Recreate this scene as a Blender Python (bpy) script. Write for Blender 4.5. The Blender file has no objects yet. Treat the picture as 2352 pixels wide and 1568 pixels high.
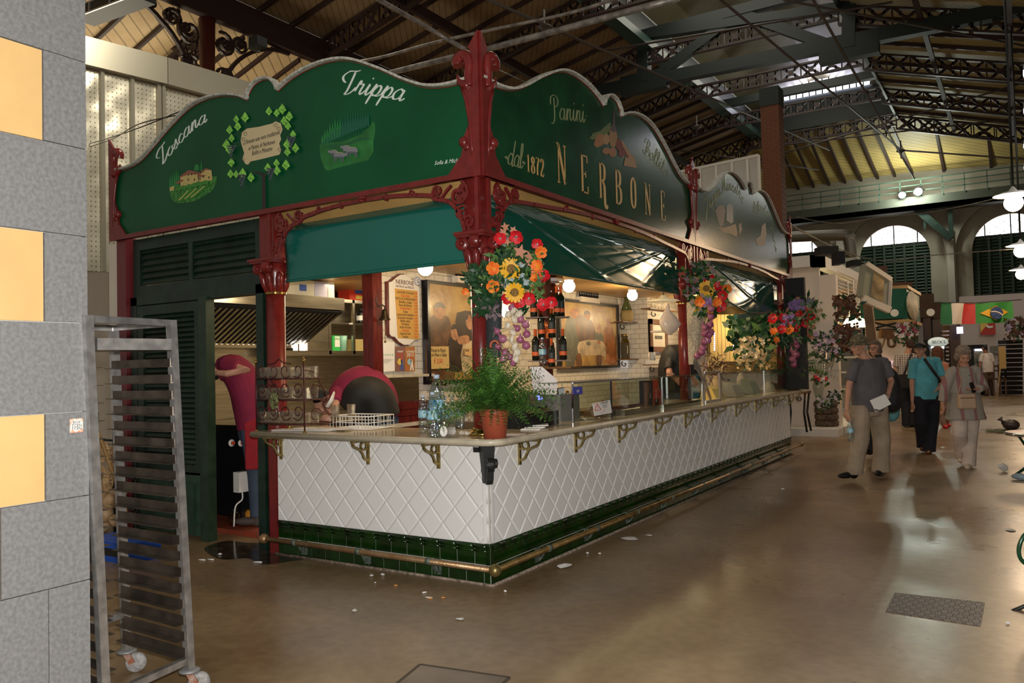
import bpy, math, random
from mathutils import Vector, Matrix
random.seed(7)
SC = bpy.context.scene
COL = SC.collection
# -- camera
EYE = Vector((3.1307, -4.6075, 1.5))
FPX = 1848.0
_y, _p, _r = math.radians(32.3), math.radians(1.77), math.radians(-1.4)
CF = Vector((-math.sin(_y)*math.cos(_p), math.cos(_y)*math.cos(_p), math.sin(_p)))
_r0 = Vector((math.cos(_y), math.sin(_y), 0)); _u0 = _r0.cross(CF)
CR = math.cos(_r)*_r0 + math.sin(_r)*_u0
CU = -math.sin(_r)*_r0 + math.cos(_r)*_u0
cam = bpy.data.objects.new('camera', bpy.data.cameras.new('camera'))
COL.objects.link(cam)
cam.matrix_world = Matrix(((CR.x, CU.x, -CF.x, EYE.x), (CR.y, CU.y, -CF.y, EYE.y), (CR.z, CU.z, -CF.z, EYE.z), (0, 0, 0, 1)))
cam.data.sensor_width = 36; cam.data.lens = 36*FPX/2352; cam.data.clip_start = .05; cam.data.clip_end = 300
SC.camera = cam
def at(ax, val, px, py):
 """the world point on the plane  axis == val  that was measured at a pixel of the photograph (survey helper)"""
 d = CF + CR*(px-1176)/FPX - CU*(py-784)/FPX
 return EYE + d*((val-EYE[ax])/d[ax])
# -- view, world, lights
SC.view_settings.view_transform = 'Standard'; SC.view_settings.look = 'None'
SC.view_settings.exposure = 0.0; SC.view_settings.gamma = 1.0; SC.view_settings.use_curve_mapping = False
SC.cycles.use_denoising = True
SC.cycles.max_bounces = 7; SC.cycles.transparent_max_bounces = 16; SC.cycles.sample_clamp_indirect = 4
W = bpy.data.worlds.new('world'); SC.world = W; W.use_nodes = True
W.node_tree.nodes['Background'].inputs[0].default_value = (1.0, .90, .76, 1)
W.node_tree.nodes['Background'].inputs[1].default_value = 0.27
def light(name, kind, loc, energy, col=(1, 1, 1), size=.1, size_y=None, aim=None, spot=None):
 d = bpy.data.lights.new(name, kind); d.energy = energy; d.color = col
 if kind == 'AREA':
  d.size = size
  if size_y: d.shape = 'RECTANGLE'; d.size_y = size_y
 elif kind in ('POINT', 'SPOT'):
  d.shadow_soft_size = size
  if spot: d.spot_size = spot; d.spot_blend = .6
 o = bpy.data.objects.new(name, d); COL.objects.link(o); o.location = loc
 if aim is not None:
  o.rotation_euler = (Vector(aim)-Vector(loc)).to_track_quat('-Z', 'Y').to_euler()
 return o
# the flash on the photographer's camera
light('camera_flash', 'SPOT', EYE + CU*.13 + CR*.02, 820, (1, .97, .93), .035, aim=EYE + CF*5 + CU*.13, spot=math.radians(118))
# daylight coming down through the roof lantern, then two added fill lights
light('lantern_daylight', 'AREA', (-4.9, 22, 14.9), 1000, (1, .93, .78), 5.4, 26, aim=(-4.9, 22, 0))
light('left_hall_daylight', 'AREA', (-3.2, .9, 7.6), 230, (1, .92, .76), 1.5, 1.5, aim=(-8, 2.2, 4.4))  # added unseen fill above the kiosk, brightens the steel panels and yellow wall
light('aisle_daylight', 'AREA', (-20, 7.5, 5.0), 620, (1, .88, .66), 5, 7, aim=(-20, 7.6, 11))  # added unseen fill pointing up, brightens the aisle roof boards
# -- mesh collecting
class MB:
 def __init__(s): s.v = []; s.f = []; s.mi = []; s.m = 0; s.sm = []; s.smooth = False
 def add(s, vs, fs, smooth=None):
  n = len(s.v); s.v += [tuple(v) for v in vs]
  sm = s.smooth if smooth is None else smooth
  for f in fs: s.f.append([i+n for i in f]); s.mi.append(s.m); s.sm.append(sm)
  return s
 def box(s, x0, x1, y0, y1, z0, z1):
  x0, x1 = min(x0, x1), max(x0, x1); y0, y1 = min(y0, y1), max(y0, y1); z0, z1 = min(z0, z1), max(z0, z1)
  return s.add([(x0,y0,z0),(x1,y0,z0),(x1,y1,z0),(x0,y1,z0),(x0,y0,z1),(x1,y0,z1),(x1,y1,z1),(x0,y1,z1)],
   [(0,3,2,1),(4,5,6,7),(0,1,5,4),(1,2,6,5),(2,3,7,6),(3,0,4,7)], False)
 def hexa(s, c):  # 8 corners, bottom four then top four
  return s.add(c, [(0,3,2,1),(4,5,6,7),(0,1,5,4),(1,2,6,5),(2,3,7,6),(3,0,4,7)], False)
 def bar(s, a, b, w, h=None, up=(0, 0, 1)):
  a, b = Vector(a), Vector(b); h = w if h is None else h; d = (b-a)
  if d.length < 1e-6: return s
  d.normalize(); u = Vector(up)
  if abs(d.dot(u)) > .98: u = Vector((0, 1, 0)) if abs(d.y) < .9 else Vector((1, 0, 0))
  r = d.cross(u).normalized()*w/2; u = r.cross(d).normalized()*h/2
  return s.hexa([a-r-u, a+r-u, b+r-u, b-r-u, a-r+u, a+r+u, b+r+u, b-r+u])
 def tube(s, pts, r, n=8, closed=False, flat=1.0):
  pts = [Vector(p) for p in pts]; N = len(pts)
  rs = r if isinstance(r, (list, tuple)) else [r]*N
  vs = []; prev = None
  for i, p in enumerate(pts):
   if closed: t = pts[(i+1) % N]-pts[i-1]
   else: t = pts[min(i+1, N-1)]-pts[max(i-1, 0)]
   if t.length < 1e-9: t = Vector((0, 0, 1))
   t.normalize()
   if prev is None:
    a = Vector((0, 0, 1)) if abs(t.z) < .9 else Vector((1, 0, 0)); u = (a-t*a.dot(t)).normalized()
   else: u = (prev-t*prev.dot(t)).normalized()
   prev = u; w = t.cross(u)
   for k in range(n):
    an = 2*math.pi*k/n; vs.append(p+(u*math.cos(an)+w*math.sin(an)*flat)*rs[i])
  fs = []
  for i in range(N if closed else N-1):
   j = (i+1) % N
   for k in range(n): fs.append((i*n+k, i*n+(k+1) % n, j*n+(k+1) % n, j*n+k))
  s.add(vs, fs, True)
  if not closed:
   m = len(s.v)-len(vs)
   s.f.append([m+k for k in range(n)][::-1]); s.mi.append(s.m); s.sm.append(False)
   s.f.append([m+(N-1)*n+k for k in range(n)]); s.mi.append(s.m); s.sm.append(False)
  return s
 def lathe(s, prof, c=(0, 0, 0), n=16, axis=(0, 0, 1), smooth=True, cap=True):
  q = Vector((0, 0, 1)).rotation_difference(Vector(axis)); c = Vector(c); vs = []
  for r, z in prof:
   for k in range(n):
    a = 2*math.pi*k/n; vs.append(c+q @ Vector((r*math.cos(a), r*math.sin(a), z)))
  fs = [(i*n+k, i*n+(k+1) % n, (i+1)*n+(k+1) % n, (i+1)*n+k) for i in range(len(prof)-1) for k in range(n)]
  m = len(s.v); s.add(vs, fs, smooth)
  if cap:
   s.f.append([m+k for k in range(n)][::-1]); s.mi.append(s.m); s.sm.append(False)
   s.f.append([m+(len(prof)-1)*n+k for k in range(n)]); s.mi.append(s.m); s.sm.append(False)
  return s
 def ball(s, c, r, n=12, m=8, q=None):
  rr = (r, r, r) if not isinstance(r, (tuple, list)) else r; c = Vector(c)
  vs = []; q = q or Matrix.Identity(3)
  for i in range(m+1):
   t = math.pi*i/m
   for k in range(n):
    a = 2*math.pi*k/n; vs.append(c+q @ Vector((rr[0]*math.sin(t)*math.cos(a), rr[1]*math.sin(t)*math.sin(a), -rr[2]*math.cos(t))))
  fs = []
  for i in range(m):
   for k in range(n):
    a, b, d, e = i*n+k, i*n+(k+1) % n, (i+1)*n+(k+1) % n, (i+1)*n+k
    fs.append((a, d, e) if i == 0 else ((a, b, d) if i == m-1 else (a, b, d, e)))
  return s.add(vs, fs, True)
 def prism(s, poly, o, u, v, w, side=True):
  """2-d outline (a,b) -> o + a*u + b*v, pushed by the vector w"""
  o, u, v, w = Vector(o), Vector(u), Vector(v), Vector(w); n = len(poly)
  A = [o+u*a+v*b for a, b in poly]; B = [p+w for p in A]
  fs = [tuple(range(n))[::-1], tuple(range(n, 2*n))]
  if side: fs += [(i, (i+1) % n, n+(i+1) % n, n+i) for i in range(n)]
  return s.add(A+B, fs, False)
 def ribbon(s, pts, wid, o, u, v, w, wfun=None):
  """flat stroke of given width along 2-d points, extruded by w"""
  P = [Vector((a, b)) for a, b in pts]; n = len(P); Lf = []; Rt = []
  for i, p in enumerate(P):
   t = P[min(i+1, n-1)]-P[max(i-1, 0)]
   if t.length < 1e-9: t = Vector((0, 1))
   t.normalize(); nn = Vector((-t.y, t.x))
   h = (wfun(t, i/(n-1 or 1)) if wfun else wid)/2
   Lf.append(p+nn*h); Rt.append(p-nn*h)
  o, u, v, w = Vector(o), Vector(u), Vector(v), Vector(w)
  for i in range(n-1):
   q = [Rt[i], Rt[i+1], Lf[i+1], Lf[i]]
   A = [o+u*a.x+v*a.y-w*.06*(i % 4) for a in q]; B = [p+w*(1+.06*(i % 3)) for p in A]
   s.add(A+B, [(0, 3, 2, 1), (4, 5, 6, 7), (0, 1, 5, 4), (2, 3, 7, 6)]+([(3, 0, 4, 7)] if i == 0 else [])+([(1, 2, 6, 5)] if i == n-2 else []), False)
  return s
 def quad(s, a, b, c, d): return s.add([a, b, c, d], [(0, 1, 2, 3)], False)
 def build(s, name, mats, parent=None, label=None, stuff=False):
  me = bpy.data.meshes.new(name); me.from_pydata(s.v, [], s.f)
  for m in (mats if isinstance(mats, (list, tuple)) else [mats]): me.materials.append(m)
  me.polygons.foreach_set('material_index', s.mi); me.polygons.foreach_set('use_smooth', s.sm); me.update()
  return link(name, me, parent, label, stuff)
OFF = {}
def link(name, data, parent=None, label=None, stuff=False):
 o = bpy.data.objects.new(name, data); COL.objects.link(o)
 if parent is not None:
  o.parent = parent; o.location = -OFF.get(parent.name, Vector((0, 0, 0)));
 if label: o['label'] = label
 if stuff: o['kind'] = 'stuff'
 return o
def thing(name, label, cat, loc=(0, 0, 0), group=None, kind=None):
 o = bpy.data.objects.new(name, None); COL.objects.link(o); o.location = loc; OFF[o.name] = Vector(loc); o.empty_display_size = .1
 return tag(o, label, cat, group, kind)
def tag(o, label=None, cat=None, group=None, kind=None):
 if label: o['label'] = label
 if cat: o['category'] = cat
 if group: o['group'] = group
 if kind: o['kind'] = kind
 return o
def struct(o): o['kind'] = 'structure'; return o
def dup(root, loc, rotz=0, label=None, scale=None, rot=None):
 def cp(o, par):
  c = o.copy(); COL.objects.link(c)
  if par is not None: c.parent = par
  for ch in o.children: cp(ch, c)
  return c
 r = cp(root, None); r.location = loc; r.rotation_euler = rot or (0, 0, rotz)
 if scale: r.scale = (scale,)*3 if not isinstance(scale, (tuple, list)) else scale
 if label: r['label'] = label
 return r
def spline(pts, k=6, closed=False):
 P = [Vector(p) for p in pts]; n = len(P); out = []
 if n < 3: return P
 rng = n if closed else n-1
 for i in range(rng):
  if closed: a, b, c, d = P[i-1], P[i], P[(i+1) % n], P[(i+2) % n]
  else: a, b, c, d = P[max(i-1, 0)], P[i], P[i+1], P[min(i+2, n-1)]
  for j in range(k):
   t = j/k
   out.append(.5*((2*b)+(c-a)*t+(2*a-5*b+4*c-d)*t*t+(3*b-a-3*c+d)*t**3))
 if not closed: out.append(P[-1])
 return out
def spiral(c, r0, r1, a0, turns, n=18, flip=1):
 out = []
 for i in range(n+1):
  t = i/n; r = r0+(r1-r0)*t; a = a0+flip*turns*2*math.pi*t
  out.append((c[0]+r*math.cos(a), c[1]+r*math.sin(a)))
 return out
X, Y, Z = Vector((1, 0, 0)), Vector((0, 1, 0)), Vector((0, 0, 1))
rnd = random.uniform
# -- materials
def mat(name, col, rough=.5, metal=0, var=None, bump=None, emit=None, trans=0, col2=None, spec=None, coat=0, ior=None, stretch=None):
 m = bpy.data.materials.new(name); m.use_nodes = True; nt = m.node_tree; b = nt.nodes['Principled BSDF']
 b.inputs['Base Color'].default_value = (*col, 1); b.inputs['Roughness'].default_value = rough; b.inputs['Metallic'].default_value = metal
 if trans: b.inputs['Transmission Weight'].default_value = trans
 if spec is not None: b.inputs['Specular IOR Level'].default_value = spec
 if coat: b.inputs['Coat Weight'].default_value = coat; b.inputs['Coat Roughness'].default_value = .08
 if ior: b.inputs['IOR'].default_value = ior
 if emit: b.inputs['Emission Color'].default_value = (*emit[0], 1); b.inputs['Emission Strength'].default_value = emit[1]
 if var or bump:
  tc = nt.nodes.new('ShaderNodeTexCoord'); src = tc.outputs['Object']
  if stretch:
   mp = nt.nodes.new('ShaderNodeMapping'); mp.inputs['Scale'].default_value = stretch; nt.links.new(src, mp.inputs[0]); src = mp.outputs[0]
 if var:
  n = nt.nodes.new('ShaderNodeTexNoise'); n.inputs['Scale'].default_value = var[0]; n.inputs['Detail'].default_value = 6; nt.links.new(src, n.inputs['Vector'])
  r = nt.nodes.new('ShaderNodeValToRGB'); c2 = col2 or tuple(min(1, c*(1+var[1])) for c in col); c1 = col if col2 else tuple(c*(1-var[1]) for c in col)
  r.color_ramp.elements[0].position = .35; r.color_ramp.elements[1].position = .65
  r.color_ramp.elements[0].color = (*c1, 1); r.color_ramp.elements[1].color = (*c2, 1)
  nt.links.new(n.outputs[0], r.inputs[0]); nt.links.new(r.outputs[0], b.inputs['Base Color'])
 if bump:
  n = nt.nodes.new('ShaderNodeTexNoise'); n.inputs['Scale'].default_value = bump[0]; n.inputs['Detail'].default_value = 4; nt.links.new(src, n.inputs['Vector'])
  bp = nt.nodes.new('ShaderNodeBump'); bp.inputs['Strength'].default_value = bump[1]; bp.inputs['Distance'].default_value = .01
  nt.links.new(n.outputs[0], bp.inputs['Height']); nt.links.new(bp.outputs[0], b.inputs['Normal'])
 return m
def tiles(name, c1, mortar, scale_w, scale_h, axis, rough=.12, msize=.006, offset=0.5, c2=None, bumpd=.004):
 """brick texture laid over the plane whose horizontal world axis is `axis`"""
 m = bpy.data.materials.new(name); m.use_nodes = True; nt = m.node_tree; b = nt.nodes['Principled BSDF']; b.inputs['Roughness'].default_value = rough
 tc = nt.nodes.new('ShaderNodeTexCoord'); sp = nt.nodes.new('ShaderNodeSeparateXYZ'); cb = nt.nodes.new('ShaderNodeCombineXYZ')
 nt.links.new(tc.outputs['Object'], sp.inputs[0]); nt.links.new(sp.outputs[axis[0]], cb.inputs[0]); nt.links.new(sp.outputs[axis[1]], cb.inputs[1])
 br = nt.nodes.new('ShaderNodeTexBrick'); nt.links.new(cb.outputs[0], br.inputs[0])
 br.inputs['Scale'].default_value = 1; br.inputs['Brick Width'].default_value = scale_w; br.inputs['Row Height'].default_value = scale_h
 br.inputs['Mortar Size'].default_value = msize; br.inputs['Mortar Smooth'].default_value = .3; br.offset = offset
 br.inputs['Color1'].default_value = (*c1, 1); br.inputs['Color2'].default_value = (*(c2 or c1), 1); br.inputs['Mortar'].default_value = (*mortar, 1)
 nt.links.new(br.outputs['Color'], b.inputs['Base Color'])
 bp = nt.nodes.new('ShaderNodeBump'); bp.invert = True; bp.inputs['Distance'].default_value = bumpd; bp.inputs['Strength'].default_value = .7
 nt.links.new(br.outputs['Fac'], bp.inputs['Height']); nt.links.new(bp.outputs[0], b.inputs['Normal'])
 return m
def glass_pane(name, tint=(.93, .97, .94), lo=.05, hi=.75, bump=None, rough=.02):
 m = bpy.data.materials.new(name); m.use_nodes = True; nt = m.node_tree; nt.nodes.remove(nt.nodes['Principled BSDF'])
 t = nt.nodes.new('ShaderNodeBsdfTransparent'); t.inputs[0].default_value = (*tint, 1); g = nt.nodes.new('ShaderNodeBsdfGlossy'); g.inputs['Roughness'].default_value = rough
 f = nt.nodes.new('ShaderNodeLayerWeight'); p = nt.nodes.new('ShaderNodeMath'); p.operation = 'POWER'; p.inputs[1].default_value = 3.5; q = nt.nodes.new('ShaderNodeMath'); q.operation = 'MULTIPLY_ADD'; q.inputs[1].default_value = hi; q.inputs[2].default_value = lo
 x = nt.nodes.new('ShaderNodeMixShader'); L = nt.links.new; L(f.outputs['Facing'], p.inputs[0]); L(p.outputs[0], q.inputs[0])
 L(q.outputs[0], x.inputs[0]); L(t.outputs[0], x.inputs[1]); L(g.outputs[0], x.inputs[2]); L(x.outputs[0], nt.nodes['Material Output'].inputs[0])
 if bump:
  tc = nt.nodes.new('ShaderNodeTexCoord'); n = nt.nodes.new('ShaderNodeTexVoronoi'); n.inputs['Scale'].default_value = bump; L(tc.outputs['Object'], n.inputs['Vector']); b = nt.nodes.new('ShaderNodeBump'); b.inputs['Strength'].default_value = 1; b.inputs['Distance'].default_value = .01; L(n.outputs[0], b.inputs['Height']); L(b.outputs[0], g.inputs['Normal'])
 return m
def planks(name, col, col2, scale, rot, rough=.6):
 m = bpy.data.materials.new(name); m.use_nodes = True; nt = m.node_tree; b = nt.nodes['Principled BSDF']; b.inputs['Roughness'].default_value = rough
 tc = nt.nodes.new('ShaderNodeTexCoord'); mp = nt.nodes.new('ShaderNodeMapping'); mp.inputs['Rotation'].default_value = (0, 0, rot); nt.links.new(tc.outputs['Object'], mp.inputs[0])
 w = nt.nodes.new('ShaderNodeTexWave'); w.wave_type = 'BANDS'; w.bands_direction = 'X'; w.wave_profile = 'SAW'; w.inputs['Scale'].default_value = scale; nt.links.new(mp.outputs[0], w.inputs[0])
 r = nt.nodes.new('ShaderNodeValToRGB'); r.color_ramp.elements[0].position = 0; r.color_ramp.elements[0].color = (*[c*.18 for c in col], 1)
 r.color_ramp.elements[1].position = .16; r.color_ramp.elements[1].color = (*col, 1); nt.links.new(w.outputs[0], r.inputs[0])
 n = nt.nodes.new('ShaderNodeTexNoise'); n.inputs['Scale'].default_value = .7; n.inputs['Detail'].default_value = 5; nt.links.new(tc.outputs['Object'], n.inputs[0])
 mx = nt.nodes.new('ShaderNodeMix'); mx.data_type = 'RGBA'; mx.blend_type = 'MULTIPLY'; mx.inputs[0].default_value = .8
 r2 = nt.nodes.new('ShaderNodeValToRGB'); r2.color_ramp.elements[0].position = .35; r2.color_ramp.elements[1].position = .6; r2.color_ramp.elements[0].color = (*[a/b for a, b in zip(col2, col)], 1); r2.color_ramp.elements[1].color = (1, 1, 1, 1)
 nt.links.new(n.outputs[0], r2.inputs[0]); nt.links.new(r.outputs[0], mx.inputs[6]); nt.links.new(r2.outputs[0], mx.inputs[7]); nt.links.new(mx.outputs[2], b.inputs['Base Color'])
 return m
m_red = mat('oxide_red_paint', (.165, .016, .014), .28, bump=(9, .12), spec=.5, var=(14, .15))
m_redgold = mat('lit_red_paint', (.26, .03, .02), .3)
m_green_old = mat('aged_green_sign_paint', (.008, .052, .022), .19, bump=(16, .06), var=(3, .25), spec=.22)
m_green_new = mat('fresh_green_sign_paint', (.002, .078, .027), .36, bump=(30, .04), var=(1.2, .18), spec=.3)
m_rim = mat('flaking_white_rim', (.34, .33, .27), .6, var=(30, .3), col2=(.62, .62, .55), bump=(40, .4))
m_white_let = mat('sign_white', (.78, .86, .76), .5)
m_gold = mat('gold_leaf_letter', (.50, .30, .09), .4, var=(22, .25), col2=(.62, .42, .16))
m_dimgold = mat('worn_gold_script', (.22, .24, .11), .5)
m_tile = mat('white_bevelled_tile', (.80, .80, .79), .07, spec=.6)
m_grout = mat('pale_grout', (.55, .54, .50), .8)
m_gtile = mat('bottle_green_tile', (.004, .016, .003), .10, var=(5, .5), col2=(.007, .034, .004), spec=.5)
m_marble = mat('cream_marble', (.42, .34, .22), .16, var=(5, .25), col2=(.52, .45, .32), spec=.5)
m_marble_edge = mat('marble_edge', (.56, .50, .38), .3, var=(10, .12))
m_brass = mat('aged_brass', (.30, .23, .09), .38, .85, var=(20, .3))
m_brasspol = mat('polished_brass', (.55, .38, .12), .2, 1)
m_pipe = mat('worn_copper_pipe', (.33, .19, .09), .42, .7, var=(12, .4), col2=(.42, .29, .16), bump=(50, .3))
m_iron = mat('dark_wrought_iron', (.02, .022, .022), .4, .3)
m_steel = mat('brushed_steel', (.50, .46, .38), .28, 1, var=(3, .15), stretch=(1, 1, 12))
m_steel_w = mat('steel_white', (.62, .62, .62), .3, .9)
m_chrome = mat('chrome', (.75, .75, .75), .12, 1)
m_dkgreen = mat('dark_green_paint', (.006, .022, .014), .4, bump=(25, .15), var=(8, .35))
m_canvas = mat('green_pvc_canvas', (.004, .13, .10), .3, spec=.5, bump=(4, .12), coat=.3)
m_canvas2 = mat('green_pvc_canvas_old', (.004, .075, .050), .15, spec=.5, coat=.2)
m_black = mat('black_plastic', (.008, .008, .009), .3)
m_blackm = mat('black_matt', (.01, .01, .01), .7)
m_white = mat('white_paint', (.75, .72, .66), .5)
m_whitew = mat('warm_white_wall', (.70, .63, .53), .7, var=(2, .06))
m_wood = mat('dark_red_wood', (.10, .012, .010), .25, var=(6, .3), stretch=(8, 8, 1))
m_woodb = mat('brown_wood', (.16, .075, .03), .45, var=(6, .3), stretch=(1, 6, 6))
m_pinew = mat('honey_wood', (.42, .25, .09), .45, var=(6, .25))
m_terra = mat('terracotta', (.36, .075, .035), .5)
m_glassd = glass_pane('drinking_glass', (.9, .9, .88), .12, .8)
m_pane = glass_pane('display_glass')
m_paper = mat('white_paper', (.82, .80, .76), .6)
m_ink = mat('black_ink', (.02, .02, .02), .6)
m_redink = mat('red_ink', (.6, .05, .03), .6)
m_darkiron = mat('roof_iron_brown', (.030, .013, .010), .5)
m_steelgreen = mat('dark_green_steel', (.007, .014, .013), .5)
m_grey = mat('grey_metal', (.22, .22, .22), .5, .3)
def bulb(name, col, s): return mat(name, (1, 1, 1), .4, emit=(col, s))
m_globe = bulb('lit_opal_globe', (1, .93, .75), 14)
m_cool = bulb('lit_cool_lamp', (.93, .97, 1), 30)
m_sky = bulb('daylight_pane', (1, .97, .95), 3.2)
# ================================================================ THE HALL
# floor -------------------------------------------------------
def floor_mat():
 m = bpy.data.materials.new('polished_concrete'); m.use_nodes = True; nt = m.node_tree; b = nt.nodes['Principled BSDF']; N = nt.nodes.new; L = nt.links.new
 tc = N('ShaderNodeTexCoord')
 def noise(s, d, sc=(1, 1, 1)):
  mp = N('ShaderNodeMapping'); mp.inputs['Scale'].default_value = sc; L(tc.outputs['Object'], mp.inputs[0])
  n = N('ShaderNodeTexNoise'); n.inputs['Scale'].default_value = s; n.inputs['Detail'].default_value = d; L(mp.outputs[0], n.inputs[0]); return n.outputs[0]
 def ramp(i, p0, c0, p1, c1):
  r = N('ShaderNodeValToRGB'); r.color_ramp.elements[0].position = p0; r.color_ramp.elements[0].color = (*c0, 1); r.color_ramp.elements[1].position = p1; r.color_ramp.elements[1].color = (*c1, 1); L(i, r.inputs[0]); return r.outputs[0]
 def mul(a, c, f):
  x = N('ShaderNodeMix'); x.data_type = 'RGBA'; x.blend_type = 'MULTIPLY'; x.inputs[0].default_value = f; L(a, x.inputs[6]); L(c, x.inputs[7]); return x.outputs[2]
 base = ramp(noise(.55, 8), .35, (.21, .138, .070), .68, (.30, .215, .125))
 sp = ramp(noise(14, 6), .38, (.72, .70, .68), .6, (1, 1, 1))
 st = ramp(noise(1.1, 10), .30, (.62, .58, .52), .52, (1, 1, 1))
 L(mul(mul(base, sp, .6), st, .45), b.inputs['Base Color'])
 rr = ramp(noise(.9, 6), .35, (.24,)*3, .65, (.42,)*3); L(rr, b.inputs['Roughness'])
 bp = N('ShaderNodeBump'); bp.inputs['Strength'].default_value = .05; bp.inputs['Distance'].default_value = .012; L(noise(2.2, 4), bp.inputs['Height']); L(bp.outputs[0], b.inputs['Normal'])
 return m
m_floor = floor_mat()
struct(MB().box(-30, 14, -9, 45, -.2, 0).build('floor', m_floor))
m_terraf = tiles('terracotta_floor_tile', (.30, .055, .028), (.16, .07, .04), .2, .2, (0, 1), .25, .006, 0, (.36, .09, .05))
struct(MB().box(-4.15, -2.25, .35, 8.6, 0, .045).build('floor_kitchen', m_terraf))
# drain grate and an inspection lid in the floor
def gratemat():
 return tiles('stamped_cover', (.16, .125, .10), (.07, .055, .05), .055, .06, (0, 1), .5, .012, .5, (.13, .10, .085), .01)
g = MB().prism([(2.394, 1.036), (2.888, 1.06), (2.885, .56), (2.398, .60)][::-1], (0, 0, 0), X, Y, Z*.004)
tag(g.build('floor_grate', gratemat()), 'dark rectangular stamped metal cover let into the concrete floor in front', 'floor grate')
a, b_, c, d = at(2, 0, 905, 1575), at(2, 0, 965, 1526), at(2, 0, 1170, 1556), at(2, 0, 1110, 1610)
g = MB()
for p, q in ((a, b_), (b_, c), (c, d), (d, a)): g.bar(p+Z*.0015, q+Z*.0015, .018, .003)
gi = g.build('inspection_cover', mat('cover_seam', (.07, .055, .04), .7)); tag(gi, 'square inspection cover set flush in the floor at the bottom edge', 'cover')
MB().prism([(p.x, p.y) for p in (a, b_, c, d)], (0, 0, 0), X, Y, Z*.002).build('cover_plate', mat('cover_concrete', (.15, .115, .085), .35, var=(6, .2)), gi)
# masonry pillar in the left foreground, grey slabs with yellow inset fields -------------------
m_stone = mat('speckled_grey_stone', (.195, .195, .195), .55, var=(60, .16), bump=(120, .12))
m_yel = mat('yellow_plaster', (.70, .45, .18), .6, var=(3, .07), bump=(40, .08))
m_joint = mat('stone_joint', (.50, .50, .48), .8)
XC = -.167
root = thing('masonry_pillar', 'tall pillar of grey stone slabs with square yellow fields in the left foreground', 'pillar', (XC-.4, -3.4, 0))
core = MB().box(XC-.8, XC-.02, -5.4, -2.725, 0, 6.5).build('core', m_joint, root)
def pz(px, py): p = at(0, XC, px, py); return p.y, p.z
cz = [-.02] + [pz(205, v)[1] for v in (1330, 1136, 944, 742, 545, 345)]; cz[0] = 0
h = cz[-1]-cz[-2]
while cz[-1] < 6.3: cz.append(cz[-1]+h)
ye = pz(100, 300)[0]; j = .004
st = MB(); yl = MB()
def slab(m, y0, y1, z0, z1, dx=0):
 m.box(XC-.03, XC+dx, y0+j/2, y1-j/2, z0+j/2, z1-j/2)
yk = pz(112, 1450)[0]
for i in range(len(cz)-1):
 z0, z1 = cz[i], cz[i+1]
 if i % 2 == 1 and i >= 1 and i != 1 or i == 2:
  pass
 kind = {0: 'split', 1: 'wide', 2: 'yel', 3: 'grey', 4: 'yel', 5: 'grey'}.get(i, 'yel' if i % 2 == 0 else 'grey')
 if kind == 'split': slab(st, yk, -2.71, z0, z1); slab(st, -4.2, yk, z0, z1); slab(st, -5.4, -4.2, z0, z1)
 elif kind == 'wide':
  y2 = pz(2, 1250)[0]; slab(st, y2, -2.71, z0, z1); slab(yl, -5.4, y2, z0, z1, -.006)
 elif kind == 'grey': slab(st, -4.4, -2.71, z0, z1); slab(st, -5.4, -4.4, z0, z1)
 else: slab(st, ye, -2.71, z0, z1); slab(yl, -5.4, ye, z0, z1, -.006)
 st.box(XC-.8, XC-.03, -2.74, -2.715, z0+j/2, z1-j/2)
st.build('stone_slabs', m_stone, root); yl.build('yellow_fields', m_yel, root)
# round sticker on the pillar
c = at(0, XC+.002, 176, 977); s_ = at(0, XC+.002, 176, 961).z-c.z
stk = MB(); stk.box(XC, XC+.001, c.y-s_*.95, c.y+s_*.95, c.z-s_, c.z+s_)
sr = stk.build('sticker', mat('sticker_pattern', (.75, .25, .12), .5, var=(60, .5), col2=(.75, .75, .65))); tag(sr, 'small square sticker with a white disc on the grey pillar', 'sticker')
MB().lathe([(s_*.82, 0), (s_*.82, .001)], (XC+.001, c.y, c.z), 20, X, False).build('disc', m_paper, sr)
def text(name, s, o, u, v, size, m, parent=None, ext=.0008, align='CENTER', shear=0, xs=1.0, label=None):
 cu = bpy.data.curves.new(name, 'FONT'); cu.body = s; cu.size = size; cu.extrude = ext; cu.align_x = align; cu.align_y = 'CENTER'; cu.shear = shear; cu.resolution_u = 2
 o_ = bpy.data.objects.new(name, cu); COL.objects.link(o_); cu.materials.append(m)
 u, v = Vector(u).normalized(), Vector(v).normalized(); w = u.cross(v)
 M4 = Matrix(((u.x*xs, v.x, w.x, 0), (u.y*xs, v.y, w.y, 0), (u.z*xs, v.z, w.z, 0), (0, 0, 0, 1)))
 dg = bpy.context.evaluated_depsgraph_get(); me = bpy.data.meshes.new_from_object(o_.evaluated_get(dg)); bpy.data.objects.remove(o_)
 me.transform(Matrix.Translation(Vector(o)) @ M4); me.name = name
 if not me.materials: me.materials.append(m)
 return link(name, me, parent, label)
for k, (t_, dz) in enumerate((('BOX', .45), ('TCEN', 0), ('TCEN', -.42))):
 text('sticker_writing', t_, (XC+.0025, c.y, c.z+s_*dz), Y, Z, s_*.55, m_ink, sr, .0002)
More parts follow.
